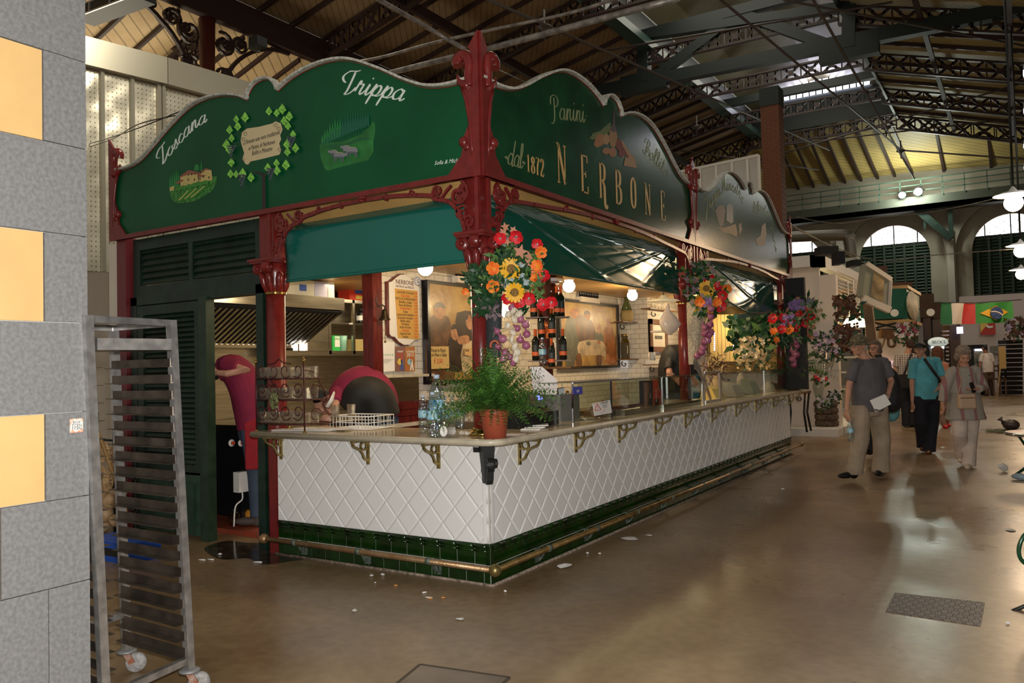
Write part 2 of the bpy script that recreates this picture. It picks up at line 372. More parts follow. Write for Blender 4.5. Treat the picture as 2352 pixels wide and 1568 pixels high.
# side aisle at the left: yellow wall with a cornice -----------------------
YW = 2.0
m_ywall = mat('ochre_wall', (.50, .27, .07), .7, var=(1.5, .1))
xw = at(1, YW, 264, 450).x; w = MB(); w.box(-14, xw, YW, YW+.3, 3.05, 4.5)
struct(w.build('wall_left', m_ywall))
m_greyw = mat('pale_wall', (.50, .44, .36), .7, var=(1.5, .06))
struct(MB().box(-14, -4.75, YW, YW+.3, 0, 3.05).build('wall_left_lower', m_greyw))
cr = MB(); cr.box(-14, xw+.05, YW-.2, YW, 4.5, 4.60); cr.box(-14, xw-.25, YW-.3, YW, 4.66, 4.86); cr.box(-14, -4.9, YW-.04, YW, 3.05, 3.10); cr.box(-14, xw, YW-.12, YW, 4.58, 4.66)
struct(cr.build('trim_1', mat('dirty_white_cornice', (.50, .47, .40), .7, var=(8, .35))))
struct(MB().box(-4.75, -4.36, .15, .45, 0, 2.84).build('wall_post', m_whitew))
# stainless enclosure with perforated panels, upper left ---------------------
root = thing('perforated_metal_enclosure', 'stainless steel enclosure with perforated panels and deep cornice above the left wall', 'enclosure', (-7.2, 2.6, 4))
A, B = at(2, 6.0, 150, 78), at(2, 6.0, 376, 137); B2 = at(2, 6.0, 600, 203)
dv = (B-A).normalized(); nv = Vector((dv.y, -dv.x, 0)); nv = nv if nv.dot(EYE-A) > 0 else -nv
m_steelb = mat('cornice_steel', (.40, .37, .29), .32, .7)
dv2 = (B2-B).normalized()
zc0 = at(0, at(2, 5.6, 200, 140).x, 200, 140).z
def strip(P, Q, z0, z1, off, th=.04):
 m = MB(); d_ = (Q-P).normalized(); n_ = Vector((d_.y, -d_.x, 0)); n_ = n_ if n_.dot(EYE-P) > 0 else -n_
 p, q = P+n_*off, Q+n_*off
 return m.hexa([(p.x, p.y, z0), (q.x, q.y, z0), (q.x-n_.x*th, q.y-n_.y*th, z0), (p.x-n_.x*th, p.y-n_.y*th, z0), (p.x, p.y, z1), (q.x, q.y, z1), (q.x-n_.x*th, q.y-n_.y*th, z1), (p.x-n_.x*th, p.y-n_.y*th, z1)])
strip(A, B, 5.62, 6.0, .12, .3).build('cornice', m_steelb, root)
strip(B, B2, 5.62, 6.0, .12, .3).build('cornice', m_steelb, root)
def perfmat():
 m = mat('perforated_steel', (.72, .68, .55), .30, .75); nt = m.node_tree; b = nt.nodes['Principled BSDF']; N = nt.nodes.new; L = nt.links.new
 tc = N('ShaderNodeTexCoord'); sp = N('ShaderNodeSeparateXYZ'); L(tc.outputs['Object'], sp.inputs[0])
 mh = N('ShaderNodeMath'); mh.operation = 'ADD'; L(sp.outputs[0], mh.inputs[0]); L(sp.outputs[1], mh.inputs[1])
 cb = N('ShaderNodeCombineXYZ'); L(mh.outputs[0], cb.inputs[0]); L(sp.outputs[2], cb.inputs[1])
 vm = N('ShaderNodeVectorMath'); vm.operation = 'SCALE'; vm.inputs['Scale'].default_value = 15; L(cb.outputs[0], vm.inputs[0])
 fr = N('ShaderNodeVectorMath'); fr.operation = 'FRACTION'; L(vm.outputs[0], fr.inputs[0])
 ds = N('ShaderNodeVectorMath'); ds.operation = 'DISTANCE'; ds.inputs[1].default_value = (.5, .5, 0); L(fr.outputs[0], ds.inputs[0])
 r = N('ShaderNodeValToRGB'); r.color_ramp.elements[0].position = .12; r.color_ramp.elements[0].color = (.2, .17, .1, 1); r.color_ramp.elements[1].position = .18; r.color_ramp.elements[1].color = (.66, .62, .50, 1); L(ds.outputs[1], r.inputs[0]); L(r.outputs[0], b.inputs['Base Color'])
 n = N('ShaderNodeTexNoise'); n.inputs['Scale'].default_value = 1.1; L(tc.outputs['Object'], n.inputs[0]); bp = N('ShaderNodeBump'); bp.inputs['Strength'].default_value = .5; bp.inputs['Distance'].default_value = .25; L(n.outputs[0], bp.inputs['Height']); L(bp.outputs[0], b.inputs['Normal'])
 return m
m_perf = perfmat()
Lw = (B-A).length; e = [0, .34, .645, .93]
for i in range(3): strip(A+dv*Lw*(e[i]+.012), A+dv*Lw*(e[i+1]-.012), 2.9, 5.6, 0, .02).build('perforated_panel', m_perf, root)
strip(B-dv*.04*Lw, B+dv2*1.6, 2.9, 5.6, 0, .02).build('perforated_panel', m_perf, root)
fm = MB()
for q in e+[.98]: fm.bar(Vector((*(A+dv*Lw*q+nv*.03).xy, 2.9)), Vector((*(A+dv*Lw*q+nv*.03).xy, 5.62)), .05, .05)
fm.build('frame', m_steelb, root)
# upper cabinets with perforated back seen above the right sign
root = thing('white_perforated_screen', 'white framed perforated screen standing high behind the second sign', 'screen', (-2.5, 14, 0))
P, Q = at(1, 14, 1555, 384), at(1, 13.6, 1745, 396); zt = (P.z+Q.z)/2+.12
strip(P, Q, zt-1.9, zt, 0, .03).build('panel', mat('white_perforated', (.62, .60, .55), .5), root)
fm = MB()
for q in (0, .17, .30, .50, .69, .87, 1): p = P+(Q-P)*q; fm.bar((p.x, p.y-.04, zt-1.9), (p.x, p.y-.04, zt), .055, .04)
fm.bar((P.x, P.y-.05, zt), (Q.x, Q.y-.05, zt), .05, .06); fm.build('frame', m_white, root)
legs = MB();
for q in (.05, .6): p = P+(Q-P)*q; legs.box(p.x-.06, p.x+.06, p.y, p.y+.12, 0, zt-1.9)
legs.build('support', m_whitew, root)
# -- roof
LX0, LX1, YE = -8.3, -1.5, 37.6            # lantern edges and end
ZL, ZR = 13.4, 13.1
YWALL = 44.0; ZW = 11.4
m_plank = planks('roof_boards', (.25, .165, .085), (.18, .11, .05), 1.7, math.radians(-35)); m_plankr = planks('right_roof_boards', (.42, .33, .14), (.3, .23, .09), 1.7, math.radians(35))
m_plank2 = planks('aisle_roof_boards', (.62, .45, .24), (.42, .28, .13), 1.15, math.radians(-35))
XB, ZB = -15.0, 11.9
XRt, ZRt = 13.6, 8.5
def sheet(name, m, q, th=.12):
 mm = MB(); a = [Vector(p) for p in q]; mm.hexa(a+[p+Z*th for p in a]); return struct(mm.build(name, m))
def zl(x): return ZL-(LX0-x)*(ZL-ZB)/(LX0-XB)
def zr(x): return ZR-(x-LX1)*(ZR-ZRt)/(XRt-LX1)
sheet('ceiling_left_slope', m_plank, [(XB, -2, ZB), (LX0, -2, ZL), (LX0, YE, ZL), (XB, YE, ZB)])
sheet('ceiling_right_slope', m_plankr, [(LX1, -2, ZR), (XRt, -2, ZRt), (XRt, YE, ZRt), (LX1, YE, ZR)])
hm = MB(); hm.add([(XB, YE, ZB), (LX0, YE, ZL), (LX1, YE, ZR), (XRt, YE, ZRt), (XRt, YWALL, ZW-.9), (LX1, YWALL, ZW), (LX0, YWALL, ZW), (XB, YWALL, ZW-.5)], [(0, 1, 6, 7), (1, 2, 5, 6), (2, 3, 4, 5)])
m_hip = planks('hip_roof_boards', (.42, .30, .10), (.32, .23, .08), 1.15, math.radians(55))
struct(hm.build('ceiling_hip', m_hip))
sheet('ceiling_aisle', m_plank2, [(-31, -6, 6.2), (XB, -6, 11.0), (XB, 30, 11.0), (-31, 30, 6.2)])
# lantern: side strips, ribbed roof, end wall with the bright strip
m_rib = planks('ribbed_lantern_roof', (.32, .28, .17), (.26, .22, .13), 1.6, math.radians(90), .35)
sheet('ceiling_lantern_left', m_rib, [(LX0, -2, ZL+1.15), (-4.9, -2, 15.7), (-4.9, YE, 15.7), (LX0, YE, ZL+1.15)])
sheet('ceiling_lantern_right', m_rib, [(-4.9, -2, 15.7), (LX1, -2, ZR+1.3), (LX1, YE, ZR+1.3), (-4.9, YE, 15.7)])
struct(MB().box(LX0-.1, LX0, -2, YE, ZL-.25, ZL+1.1).box(LX1, LX1+.1, -2, YE, ZR-.25, ZR+1.3).build('trim_lantern_sides', m_steelgreen))
struct(MB().box(LX0, LX1, YE, YE+.2, ZR+.1, 15.5).build('wall_lantern_end', m_steelgreen))
wl = MB()
p0, p1, p2, p3 = at(1, YE-.1, 1812, 212), at(1, YE-.1, 1968, 176), at(1, YE-.1, 1985, 184), at(1, YE-.1, 1830, 218)
q0, q1, q2, q3 = at(1, YE-.1, 1812, 216), at(1, YE-.1, 1990, 180), at(1, YE-.1, 1990, 188), at(1, YE-.1, 1812, 224)
zb_ = (p0.z+p1.z)/2
wl.box(p0.x, p1.x, YE-.12, YE-.06, zb_-.13, zb_+.28); wl.box(p0.x-.9, p1.x+.6, YE-.12, YE-.06, zb_-.42, zb_-.2)
wo = struct(wl.build('window_1', bulb('cold_daylight_strip', (.86, .84, 1), 9)))
mu = MB()
for i in range(16): x = p0.x-.9+(p1.x-p0.x+1.5)*i/15; mu.box(x-.03, x+.03, YE-.16, YE-.1, zb_-.45, zb_+.3)
struct(mu.build('window_frame_1', m_steelgreen, wo))
# wrought lattice rafters, one object per bay
def lattice(mb, a, b, drop, n, th=.05):
 a, b = Vector(a), Vector(b); mb.bar(a, b, .16, .07); mb.bar(a-Z*drop, b-Z*drop, .16, .07)
 for i in range(n):
  p = a.lerp(b, (i+.08)/n); q = a.lerp(b, (i+.92)/n); c = (p+q)/2-Z*drop/2
  mb.bar(p, q-Z*drop, .05, .09); mb.bar(q, p-Z*drop, .05, .09); mb.bar(c-(q-p)*.14, c+(q-p)*.14, .06, .19)
  e = a.lerp(b, i/n); mb.bar(e, e-Z*drop, .05, .05)
  for t in (p.lerp(q, .25), p.lerp(q, .75)):
   mb.bar(t-Z*drop*.25+(q-p)*.04, t-Z*drop*.25-(q-p)*.04, .05, .14); mb.bar(t-Z*drop*.75+(q-p)*.04, t-Z*drop*.75-(q-p)*.04, .05, .14)
YG = [3.5, 8.4, 13.3, 18.2, 23.1, 28.0, 32.8, 37.5]
for y in YG:
 mb = MB(); lattice(mb, (XB, y, zl(XB)-.12), (LX0, y, ZL-.12), .62, 11); lattice(mb, (LX1, y, ZR-.12), (XRt, y, zr(XRt)-.12), .62, 19)
 lattice(mb, (LX0, y, ZL-.35), (LX1, y, ZR-.05), .5, 9)
 struct(mb.build('roof_truss', m_darkiron))
 if 10 < y < 37:
  mb = MB(); mb.bar((LX0, y, ZL+.25), (LX1, y, ZR+.55), .3, .35)
  struct(mb.build('lantern_beam', m_steelgreen))
mb = MB(); lattice(mb, (LX0, YE, ZL-.1), (XB, YWALL, ZW-.6), .6, 12); struct(mb.build('hip_truss', m_darkiron))
mb = MB(); lattice(mb, (LX1, YE, ZR-.1), (XRt-1, YWALL, ZW-1.0), .6, 14); struct(mb.build('hip_truss', m_darkiron))
mb = MB()
y = 3.5
while y < YE:
 if min(abs(y-g_) for g_ in YG) > .5:
  mb.bar((XB, y, zl(XB)-.07), (LX0, y, ZL-.07), .09, .14); mb.bar((LX1, y, ZR-.07), (XRt, y, zr(XRt)-.07), .09, .14)
 y += 1.225
struct(mb.build('roof_rafters', m_darkiron))
mb = MB()
for x in (-11.7,): mb.bar((x, 0, zl(x)-.45), (x, YE, zl(x)-.45), .16, .3)
for x in (.9, 3.2): mb.bar((x, 0, zr(x)-.5), (x, YE, zr(x)-.5), .14, .16)
for i in range(9):
 x = LX0+(LX1-LX0)*(i+.5)/9; mb.bar((x, YE, ZR-.05), (x-(.4-i*.1), YWALL, ZW-.06), .12, .16)
for i in range(6):
 mb.bar((LX1+(XRt-LX1)*(i+.7)/7, YE+(i+.7)*.85, ZR-(i+.7)*.27), (LX1+(XRt-LX1)*(i+.7)/7, YWALL, ZW-(i+.7)*.13-.06), .12, .16)
struct(mb.build('roof_purlins', m_darkiron))
mb = MB(); mb.bar((LX0+.15, 0, ZL-.2), (LX0+.15, YE, ZL-.2), .5, .3); struct(mb.build('lantern_gutter', mat('gutter_green', (.03, .065, .05), .35)))
# big green steel tie truss across the nave
yt = 23.1; zt = 11.85
tl, tr_ = at(1, yt, 1300, 225), at(1, yt, 2420, 3)
pl, pr = at(1, yt, 1480, 190), at(1, yt, 1950, 112); plt, prt = at(1, yt, 1480, 82), at(1, yt, 1952, 15); apx = at(1, yt, 1700, 24)
mb = MB(); mb.bar(tl, tr_, .35, .42); mb.bar(pl, plt, .4, .4); mb.bar(pr, prt, .4, .4)
mb.bar(pl+X*.2, apx-Z*.1, .26, .34); mb.bar(pr-X*.2, apx-Z*.12, .24, .34); mb.bar(plt, prt, .32, .3)
for p in (pl, pr): mb.bar(p-X*.9, p+X*.9, .37, .7)
struct(mb.build('steel_tie_truss', m_steelgreen))
# tie rods with their turnbuckle discs
mb = MB()
def P_(px, py, y): return at(1, y, px, py)
for a, b in (((1100, -10, 8.4), (1905, 345, 30)), ((1650, -5, 14), (2070, 345, 32)), ((1865, -5, 16), (2100, 410, 34)), ((1380, 118, 20), (2050, 5, 20)), ((1600, 410, 36), (2352, 190, 30)), ((1690, 345, 36), (2352, 270, 34)), ((2070, 345, 34), (2352, 365, 32)), ((1560, 345, 32), (1880, 390, 36)), ((1800, 0, 16), (2352, 105, 26))):
 mb.tube([P_(*a), P_(*b)], .035, 6)
for p in ((1250, 60, 12), (1600, 290, 24), (2035, 292, 28), (2069, 345, 32), (1742, 390, 34)):
 c = P_(*p); mb.lathe([(.02, -.35), (.05, -.1), (.17, -.05), (.17, 0), (.03, .06), (.03, .4)], c, 12)
struct(mb.build('roof_tie_rods', mat('rod_grey', (.06, .045, .04), .5)))
# beam and iron column between nave and side aisle
struct(MB().box(XB-.25, XB+.25, 0, 34, 11.0, 11.75).build('beam_nave_edge', m_darkiron))
m_ironred = mat('dark_red_iron', (.09, .018, .014), .45)
root = thing('aisle_iron_column', 'dark red cast iron hall column with scrolled spandrels in the upper left', 'column', (XB, 9.14, 0))
MB().lathe([(.3, 0), (.3, .4), (.2, .5), (.19, 9.0), (.26, 9.1), (.19, 9.25), (.22, 11)], (XB, 9.14, 0), 16).build('shaft', m_ironred, root)
mb = MB()
def spandrel(mb, o, u, R, th=.09):
 """quarter arch with scrolls: o is the corner under the beam at the column, u points away along the beam"""
 o, u = Vector(o), Vector(u); wv = u.cross(Z)*th
 arc = [(.12+R*(1-math.cos(t*math.pi/2)), -R+R*math.sin(t*math.pi/2)) for t in [i/14 for i in range(15)]]
 arc = [(a, b-.02) for a, b in arc]
 mb.ribbon(arc, .10, o-wv/2, u, Z, wv)
 for cx, cy, r in ((.30, -.40, .27), (.70, -.25, .20), (.28, -1.05, .22), (1.15, -.13, .11), (.22, -1.5, .13)):
  k = R/2.0
  mb.ribbon(spiral((cx*k, cy*k), r*k, .05*k, rnd(0, 6), 1.6, 22, random.choice((-1, 1))), .05*k, o-wv/2, u, Z, wv)
  mb.ribbon(spiral((cx*k+.1, cy*k+.05), r*k*.55, .03*k, rnd(0, 6), 1.2, 14), .06*k, o-wv/2, u, Z, wv)
for u in ((0, 1, 0), (0, -1, 0), (-1, 0, 0)): spandrel(mb, (XB+Vector(u).x*.15, 9.14+Vector(u).y*.15, 11.0), u, 2.6)
mb.build('scrolled_spandrels', m_darkiron, root)
mb = MB();
for y in (5, 9.14, 13.3, 18, 22): lattice(mb, (-28, y, 6.9), (XB, y, 10.8), .6, 20)
struct(mb.build('aisle_roof_truss', m_darkiron))
mb = MB(); y = -2
while y < 26: mb.bar((-29, y, 6.72), (XB, y, 10.93), .08, .12); y += 1.03
for x in (-17.5, -20.5): mb.bar((x, -3, 11-(XB-x)*.3-.3), (x, 26, 11-(XB-x)*.3-.3), .1, .12)
struct(mb.build('aisle_rafters', m_darkiron))
# floodlight fixed under the aisle roof, dark duct in the corner
p = at(1, 8.2, 592, 98)
root = thing('ceiling_floodlight', 'small square floodlight with silver rim under the roof near the iron column', 'floodlight', p)
MB().bar(p-X*.16, p+X*.16, .3, .22).build('housing', m_iron, root); MB().bar(p-X*.18-Z*.02, p-X*.12-Z*.02, .34, .28).build('rim', m_chrome, root)
p, q = at(1, 4.5, 190, 42), at(1, 4.5, 330, -10)
root = thing('overhead_cable_tray', 'dark cable tray with pale edges high in the upper left corner', 'tray', p)
MB().bar(p, q, .5, .16).build('tray', m_iron, root)
mb = MB(); mb.bar(p-Z*.1-Y*.25, q-Z*.1-Y*.25, .03, .03); mb.bar(p+Z*.1-Y*.25, q+Z*.1-Y*.25, .03, .03)
for i in range(4): c = p.lerp(q, i/3)-Y*.26; mb.bar(c-Z*.1, c+Z*.1, .02, .03)
mb.build('edge', m_steel_w, root)
# scaffold tubes over the kiosk
m_tubeg = mat('galvanised_tube', (.20, .175, .15), .5, .5, var=(14, .4))
for k, (pts, r, lab) in enumerate((([at(2, 4.25, 880, 172), at(2, 4.25, 1055, 128), at(2, 4.25, 1145, 106), at(2, 4.25, 1560, -5)], .028, 'thick grey steel tube running up to the right from behind the corner finial'),
 ([at(2, 4.3, 800, -40), at(2, 4.3, 880, 5), at(2, 4.3, 1010, 80), at(2, 4.1, 1066, 112)], .02, 'grey tube slanting down from the top edge to the corner finial'),
 ([at(2, 4.6, 700, 160), at(2, 4.6, 860, 135), at(2, 4.6, 990, 100), at(2, 4.6, 1130, 68), at(2, 4.6, 1300, 32), at(2, 4.6, 1420, -5)], .016, 'thin pale pipe with cable ties passing behind the corner finial'))):
 tag(MB().tube(spline(pts, 5), r, 8).build('scaffold_tube', m_tubeg), lab, 'pipe')
tag(MB().tube([at(0, -.02, 1142, 158), at(0, -.02, 1222, 196)], .004, 5).build('guy_wire', m_tubeg), 'thin guy wire from the corner finial to the sign top', 'wire')
tag(MB().tube(spline([at(1, 1.5, 185, 344), at(1, 1.2, 260, 318), at(1, .3, 318, 285), at(1, 0, 420, 262)], 5), .006, 5).tube(spline([at(1, 1.5, 185, 335), at(1, 1.2, 240, 320), at(1, .3, 318, 294), at(1, 0, 415, 255)], 5), .006, 5).build('overhead_cable', m_iron), 'pair of black cables crossing in front of the perforated panels', 'cable')
# tall brown pillar beyond the kiosk
pm = at(1, 20, 1767, 242)
root = thing('tall_brown_pillar', 'tall square orange brown pillar rising behind the far end of the kiosk', 'pillar', (pm.x, 20, 0))
MB().box(pm.x-.27, pm.x+.27, 20, 20.55, 0, pm.z).build('shaft', tiles('brown_brick', (.155, .050, .018), (.10, .032, .014), .25, .08, (0, 2), .7, .01, .5, (.17, .058, .02)), root)
MB().box(pm.x-.29, pm.x+.29, 19.97, 20.57, pm.z, pm.z+.55).build('cap', m_steelgreen, root)
# -- far wall with arches
m_fwall = mat('far_wall_plaster', (.33, .29, .23), .8, var=(1, .1))
m_farch = mat('far_wall_moulding', (.37, .32, .27), .8)
ARC = []
for (cx, w) in ((at(1, YWALL, 2056, 640).x, None), (at(1, YWALL, 2325, 600).x, None)): ARC.append(cx)
pitch = ARC[1]-ARC[0]; ARC = [ARC[0]-2*pitch, ARC[0]-pitch]+ARC+[ARC[1]+pitch, ARC[1]+2*pitch]
Ra = (at(1, YWALL, 2137, 640).x-at(1, YWALL, 1975, 640).x)/2; ztop = at(1, YWALL, 2050, 518).z; zs = ztop-Ra
mb = MB(); xs = []
for cx in ARC: xs += [(cx-Ra, cx+Ra)]
def archwall(mb, y0, y1, R, zt_, x0=-22, x1=16, zmax=ZW+.3, z0=0):
 prev = x0
 for cx in ARC:
  mb.box(prev, cx-R, y0, y1, z0, zmax); prev = cx+R; n = 20
  for i in range(n):
   a0, a1 = math.pi*(1-i/n), math.pi*(1-(i+1)/n)
   xa, xb = cx+R*math.cos(a0), cx+R*math.cos(a1); za, zb = zs+R*math.sin(a0), zs+R*math.sin(a1)
   mb.hexa([(xa, y0, za), (xb, y0, zb), (xb, y1, zb), (xa, y1, za), (xa, y0, zmax), (xb, y0, zmax), (xb, y1, zmax), (xa, y1, zmax)])
  mb.box(cx-R, cx+R, y0, y1, z0, 2.6)
 mb.box(prev, x1, y0, y1, z0, zmax)
archwall(mb, YWALL, YWALL+.3, Ra, ztop)
archwall(mb, YWALL-.3, YWALL, Ra+.75, ztop)
struct(mb.build('wall_end', m_fwall))
mb = MB()
for i in range(len(ARC)-1):
 c = (ARC[i]+ARC[i+1])/2; mb.box(c-.16, c+.16, YWALL-.42, YWALL-.3, 2.6, ztop-.6)
struct(mb.build('trim_pilasters', mat('pale_pilaster', (.48, .43, .38), .8)))
mlv = mat('louvre_green', (.018, .036, .018), .6); zsill = at(1, YWALL, 2050, 560).z
for k, cx in enumerate(ARC[1:5]):
 mb = MB(); n = 18; a0 = math.asin((zsill-zs)/Ra) if zsill > zs else 0
 poly = [(cx+Ra*math.cos(a0+(math.pi-2*a0)*i/n), zs+Ra*math.sin(a0+(math.pi-2*a0)*i/n)) for i in range(n+1)]
 mb.prism(poly, (0, YWALL+.2, 0), X, Z, Y*.02)
 o = struct(mb.build('window_%d' % (k+2), m_sky))
 fr = MB()
 for dx in (-.66, 0, .66): fr.box(cx+dx*Ra-.03, cx+dx*Ra+.03, YWALL+.15, YWALL+.19, zsill, zs+Ra*math.sqrt(1-dx*dx))
 for s in (-1, 1):
  for q in range(-2, 3): fr.bar((cx+q*.62-.5*s, YWALL+.17, zsill), (cx+q*.62+.5*s, YWALL+.17, zsill+.8), .02, .02)
 fr.box(cx-Ra, cx+Ra, YWALL+.12, YWALL+.2, zsill-.08, zsill)
 fr.build('window_frame', m_iron, o)
 lv = MB(); z = 2.6
 while z < zsill-.1:
  hw = Ra if z < zs else Ra*math.sqrt(max(0, 1-((z-zs)/Ra)**2))
  lv.hexa([(cx-hw, YWALL+.06, z), (cx+hw, YWALL+.06, z), (cx+hw, YWALL+.09, z+.02), (cx-hw, YWALL+.09, z+.02), (cx-hw, YWALL+.16, z+.12), (cx+hw, YWALL+.16, z+.12), (cx+hw, YWALL+.19, z+.14), (cx-hw, YWALL+.19, z+.14)]); z += .17
 for q in range(-3, 4): lv.box(cx+q*Ra/3.5-.06, cx+q*Ra/3.5+.06, YWALL+.03, YWALL+.1, 2.6, zsill if abs(q) < 3 else zs)
 lv.box(cx-Ra, cx+Ra, YWALL+.2, YWALL+.22, 2.6, zsill)
 lv.build('louvres', mlv, o)
# catwalk under the hip roof
zc = at(1, YWALL-1.4, 2050, 488).z; zc1 = at(1, YWALL-1.4, 2050, 405).z
struct(MB().box(-22, 12, YWALL-1.5, YWALL-.3, zc, zc+.25).box(-22, 12, YWALL-1.5, YWALL-1.3, zc, zc+.7).build('trim_catwalk', mat('catwalk_grey', (.075, .08, .06), .7)))
mb = MB()
for i in range(34): mb.bar((-20+i, YWALL-1.5, zc+.6), (-20+i, YWALL-1.5, zc+1.6), .05)
for dz in (1.0, 1.3, 1.6): mb.bar((-22, YWALL-1.5, zc+dz), (12, YWALL-1.5, zc+dz), .05)
struct(mb.build('trim_catwalk_rail', mat('rail_green', (.07, .12, .09), .5)))
struct(MB().box(-22, 12, YWALL-.28, YWALL-.2, zc+.2, ZW+.2).build('wall_end_upper', mat('upper_end_wall', (.12, .125, .095), .8)))
a_, b_ = at(1, YWALL-1.0, 2075, 455), at(1, YWALL-1.0, 2185, 548)
mb = MB(); mb.bar(a_, b_, .35, .35); mb.bar(b_, (b_.x, b_.y, zc), .22, .22); mb.bar((b_.x-1.2, b_.y, zc), (b_.x-1.2, b_.y, zc-1.0), .12, .12); struct(mb.build('catwalk_bracket', m_dkgreen))
# floodlights on the catwalk
for k, (px, py, r, lab) in enumerate(((2072, 448, .16, 'left of the two glaring floodlights on the catwalk of the end wall'), (2109, 440, .19, 'right of the two glaring floodlights on the catwalk of the end wall'), (1793, 474, .10, 'small bright floodlight beside the tall brown pillar'))):
 p = at(1, YWALL-1.8 if k < 2 else 30, px, py); root = thing('floodlight', lab, 'floodlight', p)
 dd = (EYE-p).normalized()
 MB().lathe([(r*1.1, -.25), (r*1.3, 0), (r*1.1, .02)], p, 16, dd).build('housing', m_iron, root)
 MB().lathe([(r, .03), (r, .05)], p, 16, dd).build('lamp', m_cool, root)
 light('floodlight_beam', 'POINT', p+dd*.5, 260 if k < 2 else 40, (.9, 1, .85), .2)
# side wall far right (out of frame mostly) so that the hall is closed beyond the aisle
struct(MB().box(13.6, 14, 6, 45, 0, 9.9).build('wall_right', mat('right_wall', (.07, .05, .03), .8)))
struct(MB().box(-30.3, -30, -6, 45, 0, 8).build('wall_far_left', m_fwall))
# hanging duct
d1 = [at(1, 20, 1800, 545), at(1, 20, 1935, 540), at(1, 20, 1950, 552), at(1, 20, 1955, 590)]
tag(MB().tube(spline(d1, 6), .16, 14).build('ventilation_duct', mat('duct_grey', (.16, .15, .13), .4, .7, bump=(3, .3))), 'round grey ventilation duct bending down above the white booth', 'duct')
# ================================================================ THE KIOSK
CT = 1.02                                    # height of the worktop
# --- diamond tiles, each a low frustum, clipped to the rectangle of the counter front
def clip(poly, a0, a1, b0, b1):
 def cut(P, ax, val, keep_less):
  out = []
  for i in range(len(P)):
   p, q = P[i-1], P[i]; ip = (p[ax] <= val) == keep_less or abs(p[ax]-val) < 1e-9; iq = (q[ax] <= val) == keep_less or abs(q[ax]-val) < 1e-9
   if ip != iq:
    t = (val-p[ax])/(q[ax]-p[ax]); out.append((p[0]+(q[0]-p[0])*t, p[1]+(q[1]-p[1])*t))
   if iq: out.append(q)
  return out
 for ax, v, k in ((0, a0, False), (0, a1, True), (1, b0, False), (1, b1, True)):
  poly = cut(poly, ax, v, k)
  if len(poly) < 3: return []
 return poly
def diamonds(mb, o, u, n, a0, a1, b0, b1, w, h, depth=.007, bev=.17):
 o, u, n = Vector(o), Vector(u), Vector(n)
 i = 0; a = a0-w
 while a < a1+w:
  for odd in (0, 1):
   j = 0
   while True:
    cx = a+(w/2 if odd else 0); cy = b0+j*h-(h/2 if odd else 0)
    if cy > b1+h: break
    j += 1
    g = .985
    out = [(cx-w/2*g, cy), (cx, cy-h/2*g), (cx+w/2*g, cy), (cx, cy+h/2*g)]; inn = [(cx+(x-cx)*(1-bev)/g, cy+(y_-cy)*(1-bev)/g) for x, y_ in out]
    def hgt(p): return min(1, max(0, (1-(abs(p[0]-cx)/(w/2)+abs(p[1]-cy)/(h/2)))/bev))*depth
    for P in [inn]+[[out[k], out[(k+1) % 4], inn[(k+1) % 4], inn[k]] for k in range(4)]:
     Q = clip(P, a0, a1, b0, b1)
     if len(Q) >= 3: mb.add([o+u*p[0]+Z*p[1]+n*hgt(p) for p in Q], [tuple(range(len(Q)))], False)
  a += w
root = thing('bar_counter', 'long bar faced in white diamond tiles over a dark green tiled base', 'counter', (0, 0, 0))
XL, YR = -2.11, 8.53                        # ends of the two counter faces
mb = MB(); mb.box(XL, 0, .002, .42, 0, CT-.045); mb.box(-.42, -.002, .42, YR, 0, CT-.045)
mb.build('counter_core', m_grout, root)
mb = MB(); diamonds(mb, (0, 0, 0), X, -Y, XL+.01, -.05, .285, CT-.05, .212, .235); mb.build('diamond_tiles_front', m_tile, root)
mb = MB(); diamonds(mb, (0, 0, 0), Y, X, .05, YR-.02, .285, CT-.05, .212, .235); mb.build('diamond_tiles_side', m_tile, root)
mb = MB()
for i in range(5): mb.lathe([(.024, .285+i*.137+.001), (.024, .285+(i+1)*.137-.001)], (-.022, .022, 0), 16)
mb.box(-.05, -.024, -.003, .01, .285, CT-.05); mb.box(-.01, .003, .024, .05, .285, CT-.05); mb.build('corner_bead', m_tile, root)
mb = MB(); g = .003
def grow(mb, axis, a0, a1, z0, z1, w, t, ofs=0, round_=False):
 a = a0-ofs
 while a < a1:
  p, q = max(a, a0)+g, min(a+w, a1)-g
  if q-p > .01:
   if axis == 'x': mb.box(p, q, -t, .0, z0+g, z1-g)
   else: mb.box(0, t, p, q, z0+g, z1-g)
   if round_:
    pts = (lambda s: [(p, -t, z1-.02), (q, -t, z1-.02)] if axis == 'x' else [(t, p, z1-.02), (t, q, z1-.02)])(0)
    mb.tube(pts, .016, 10)
    pts = [(x, y_, z1-.052) for x, y_, z in pts]; mb.tube(pts, .008, 8)
  a += w
grow(mb, 'x', XL+.005, -.02, .135, .283, .152, .005, 0, True); grow(mb, 'x', XL+.005, 0, 0.005, .135, .152, .005, .076)
grow(mb, 'y', .02, YR, .135, .283, .152, .005, 0, True); grow(mb, 'y', 0, YR, 0.005, .135, .152, .005, .076)
mb.lathe([(.03, .137), (.03, .262), (.038, .27), (.03, .283)], (-.022, .022, 0), 14)
mb.build('green_tile_base', m_gtile, root)
mb = MB(); mb.tube([(XL-.02, -.016, .004), (.02, -.016, .004), (.02, YR, .004)], .014, 6); mb.build('crumbling_mortar', mat('dirty_mortar', (.22, .17, .13), .9, var=(30, .5), bump=(40, 1)), root)
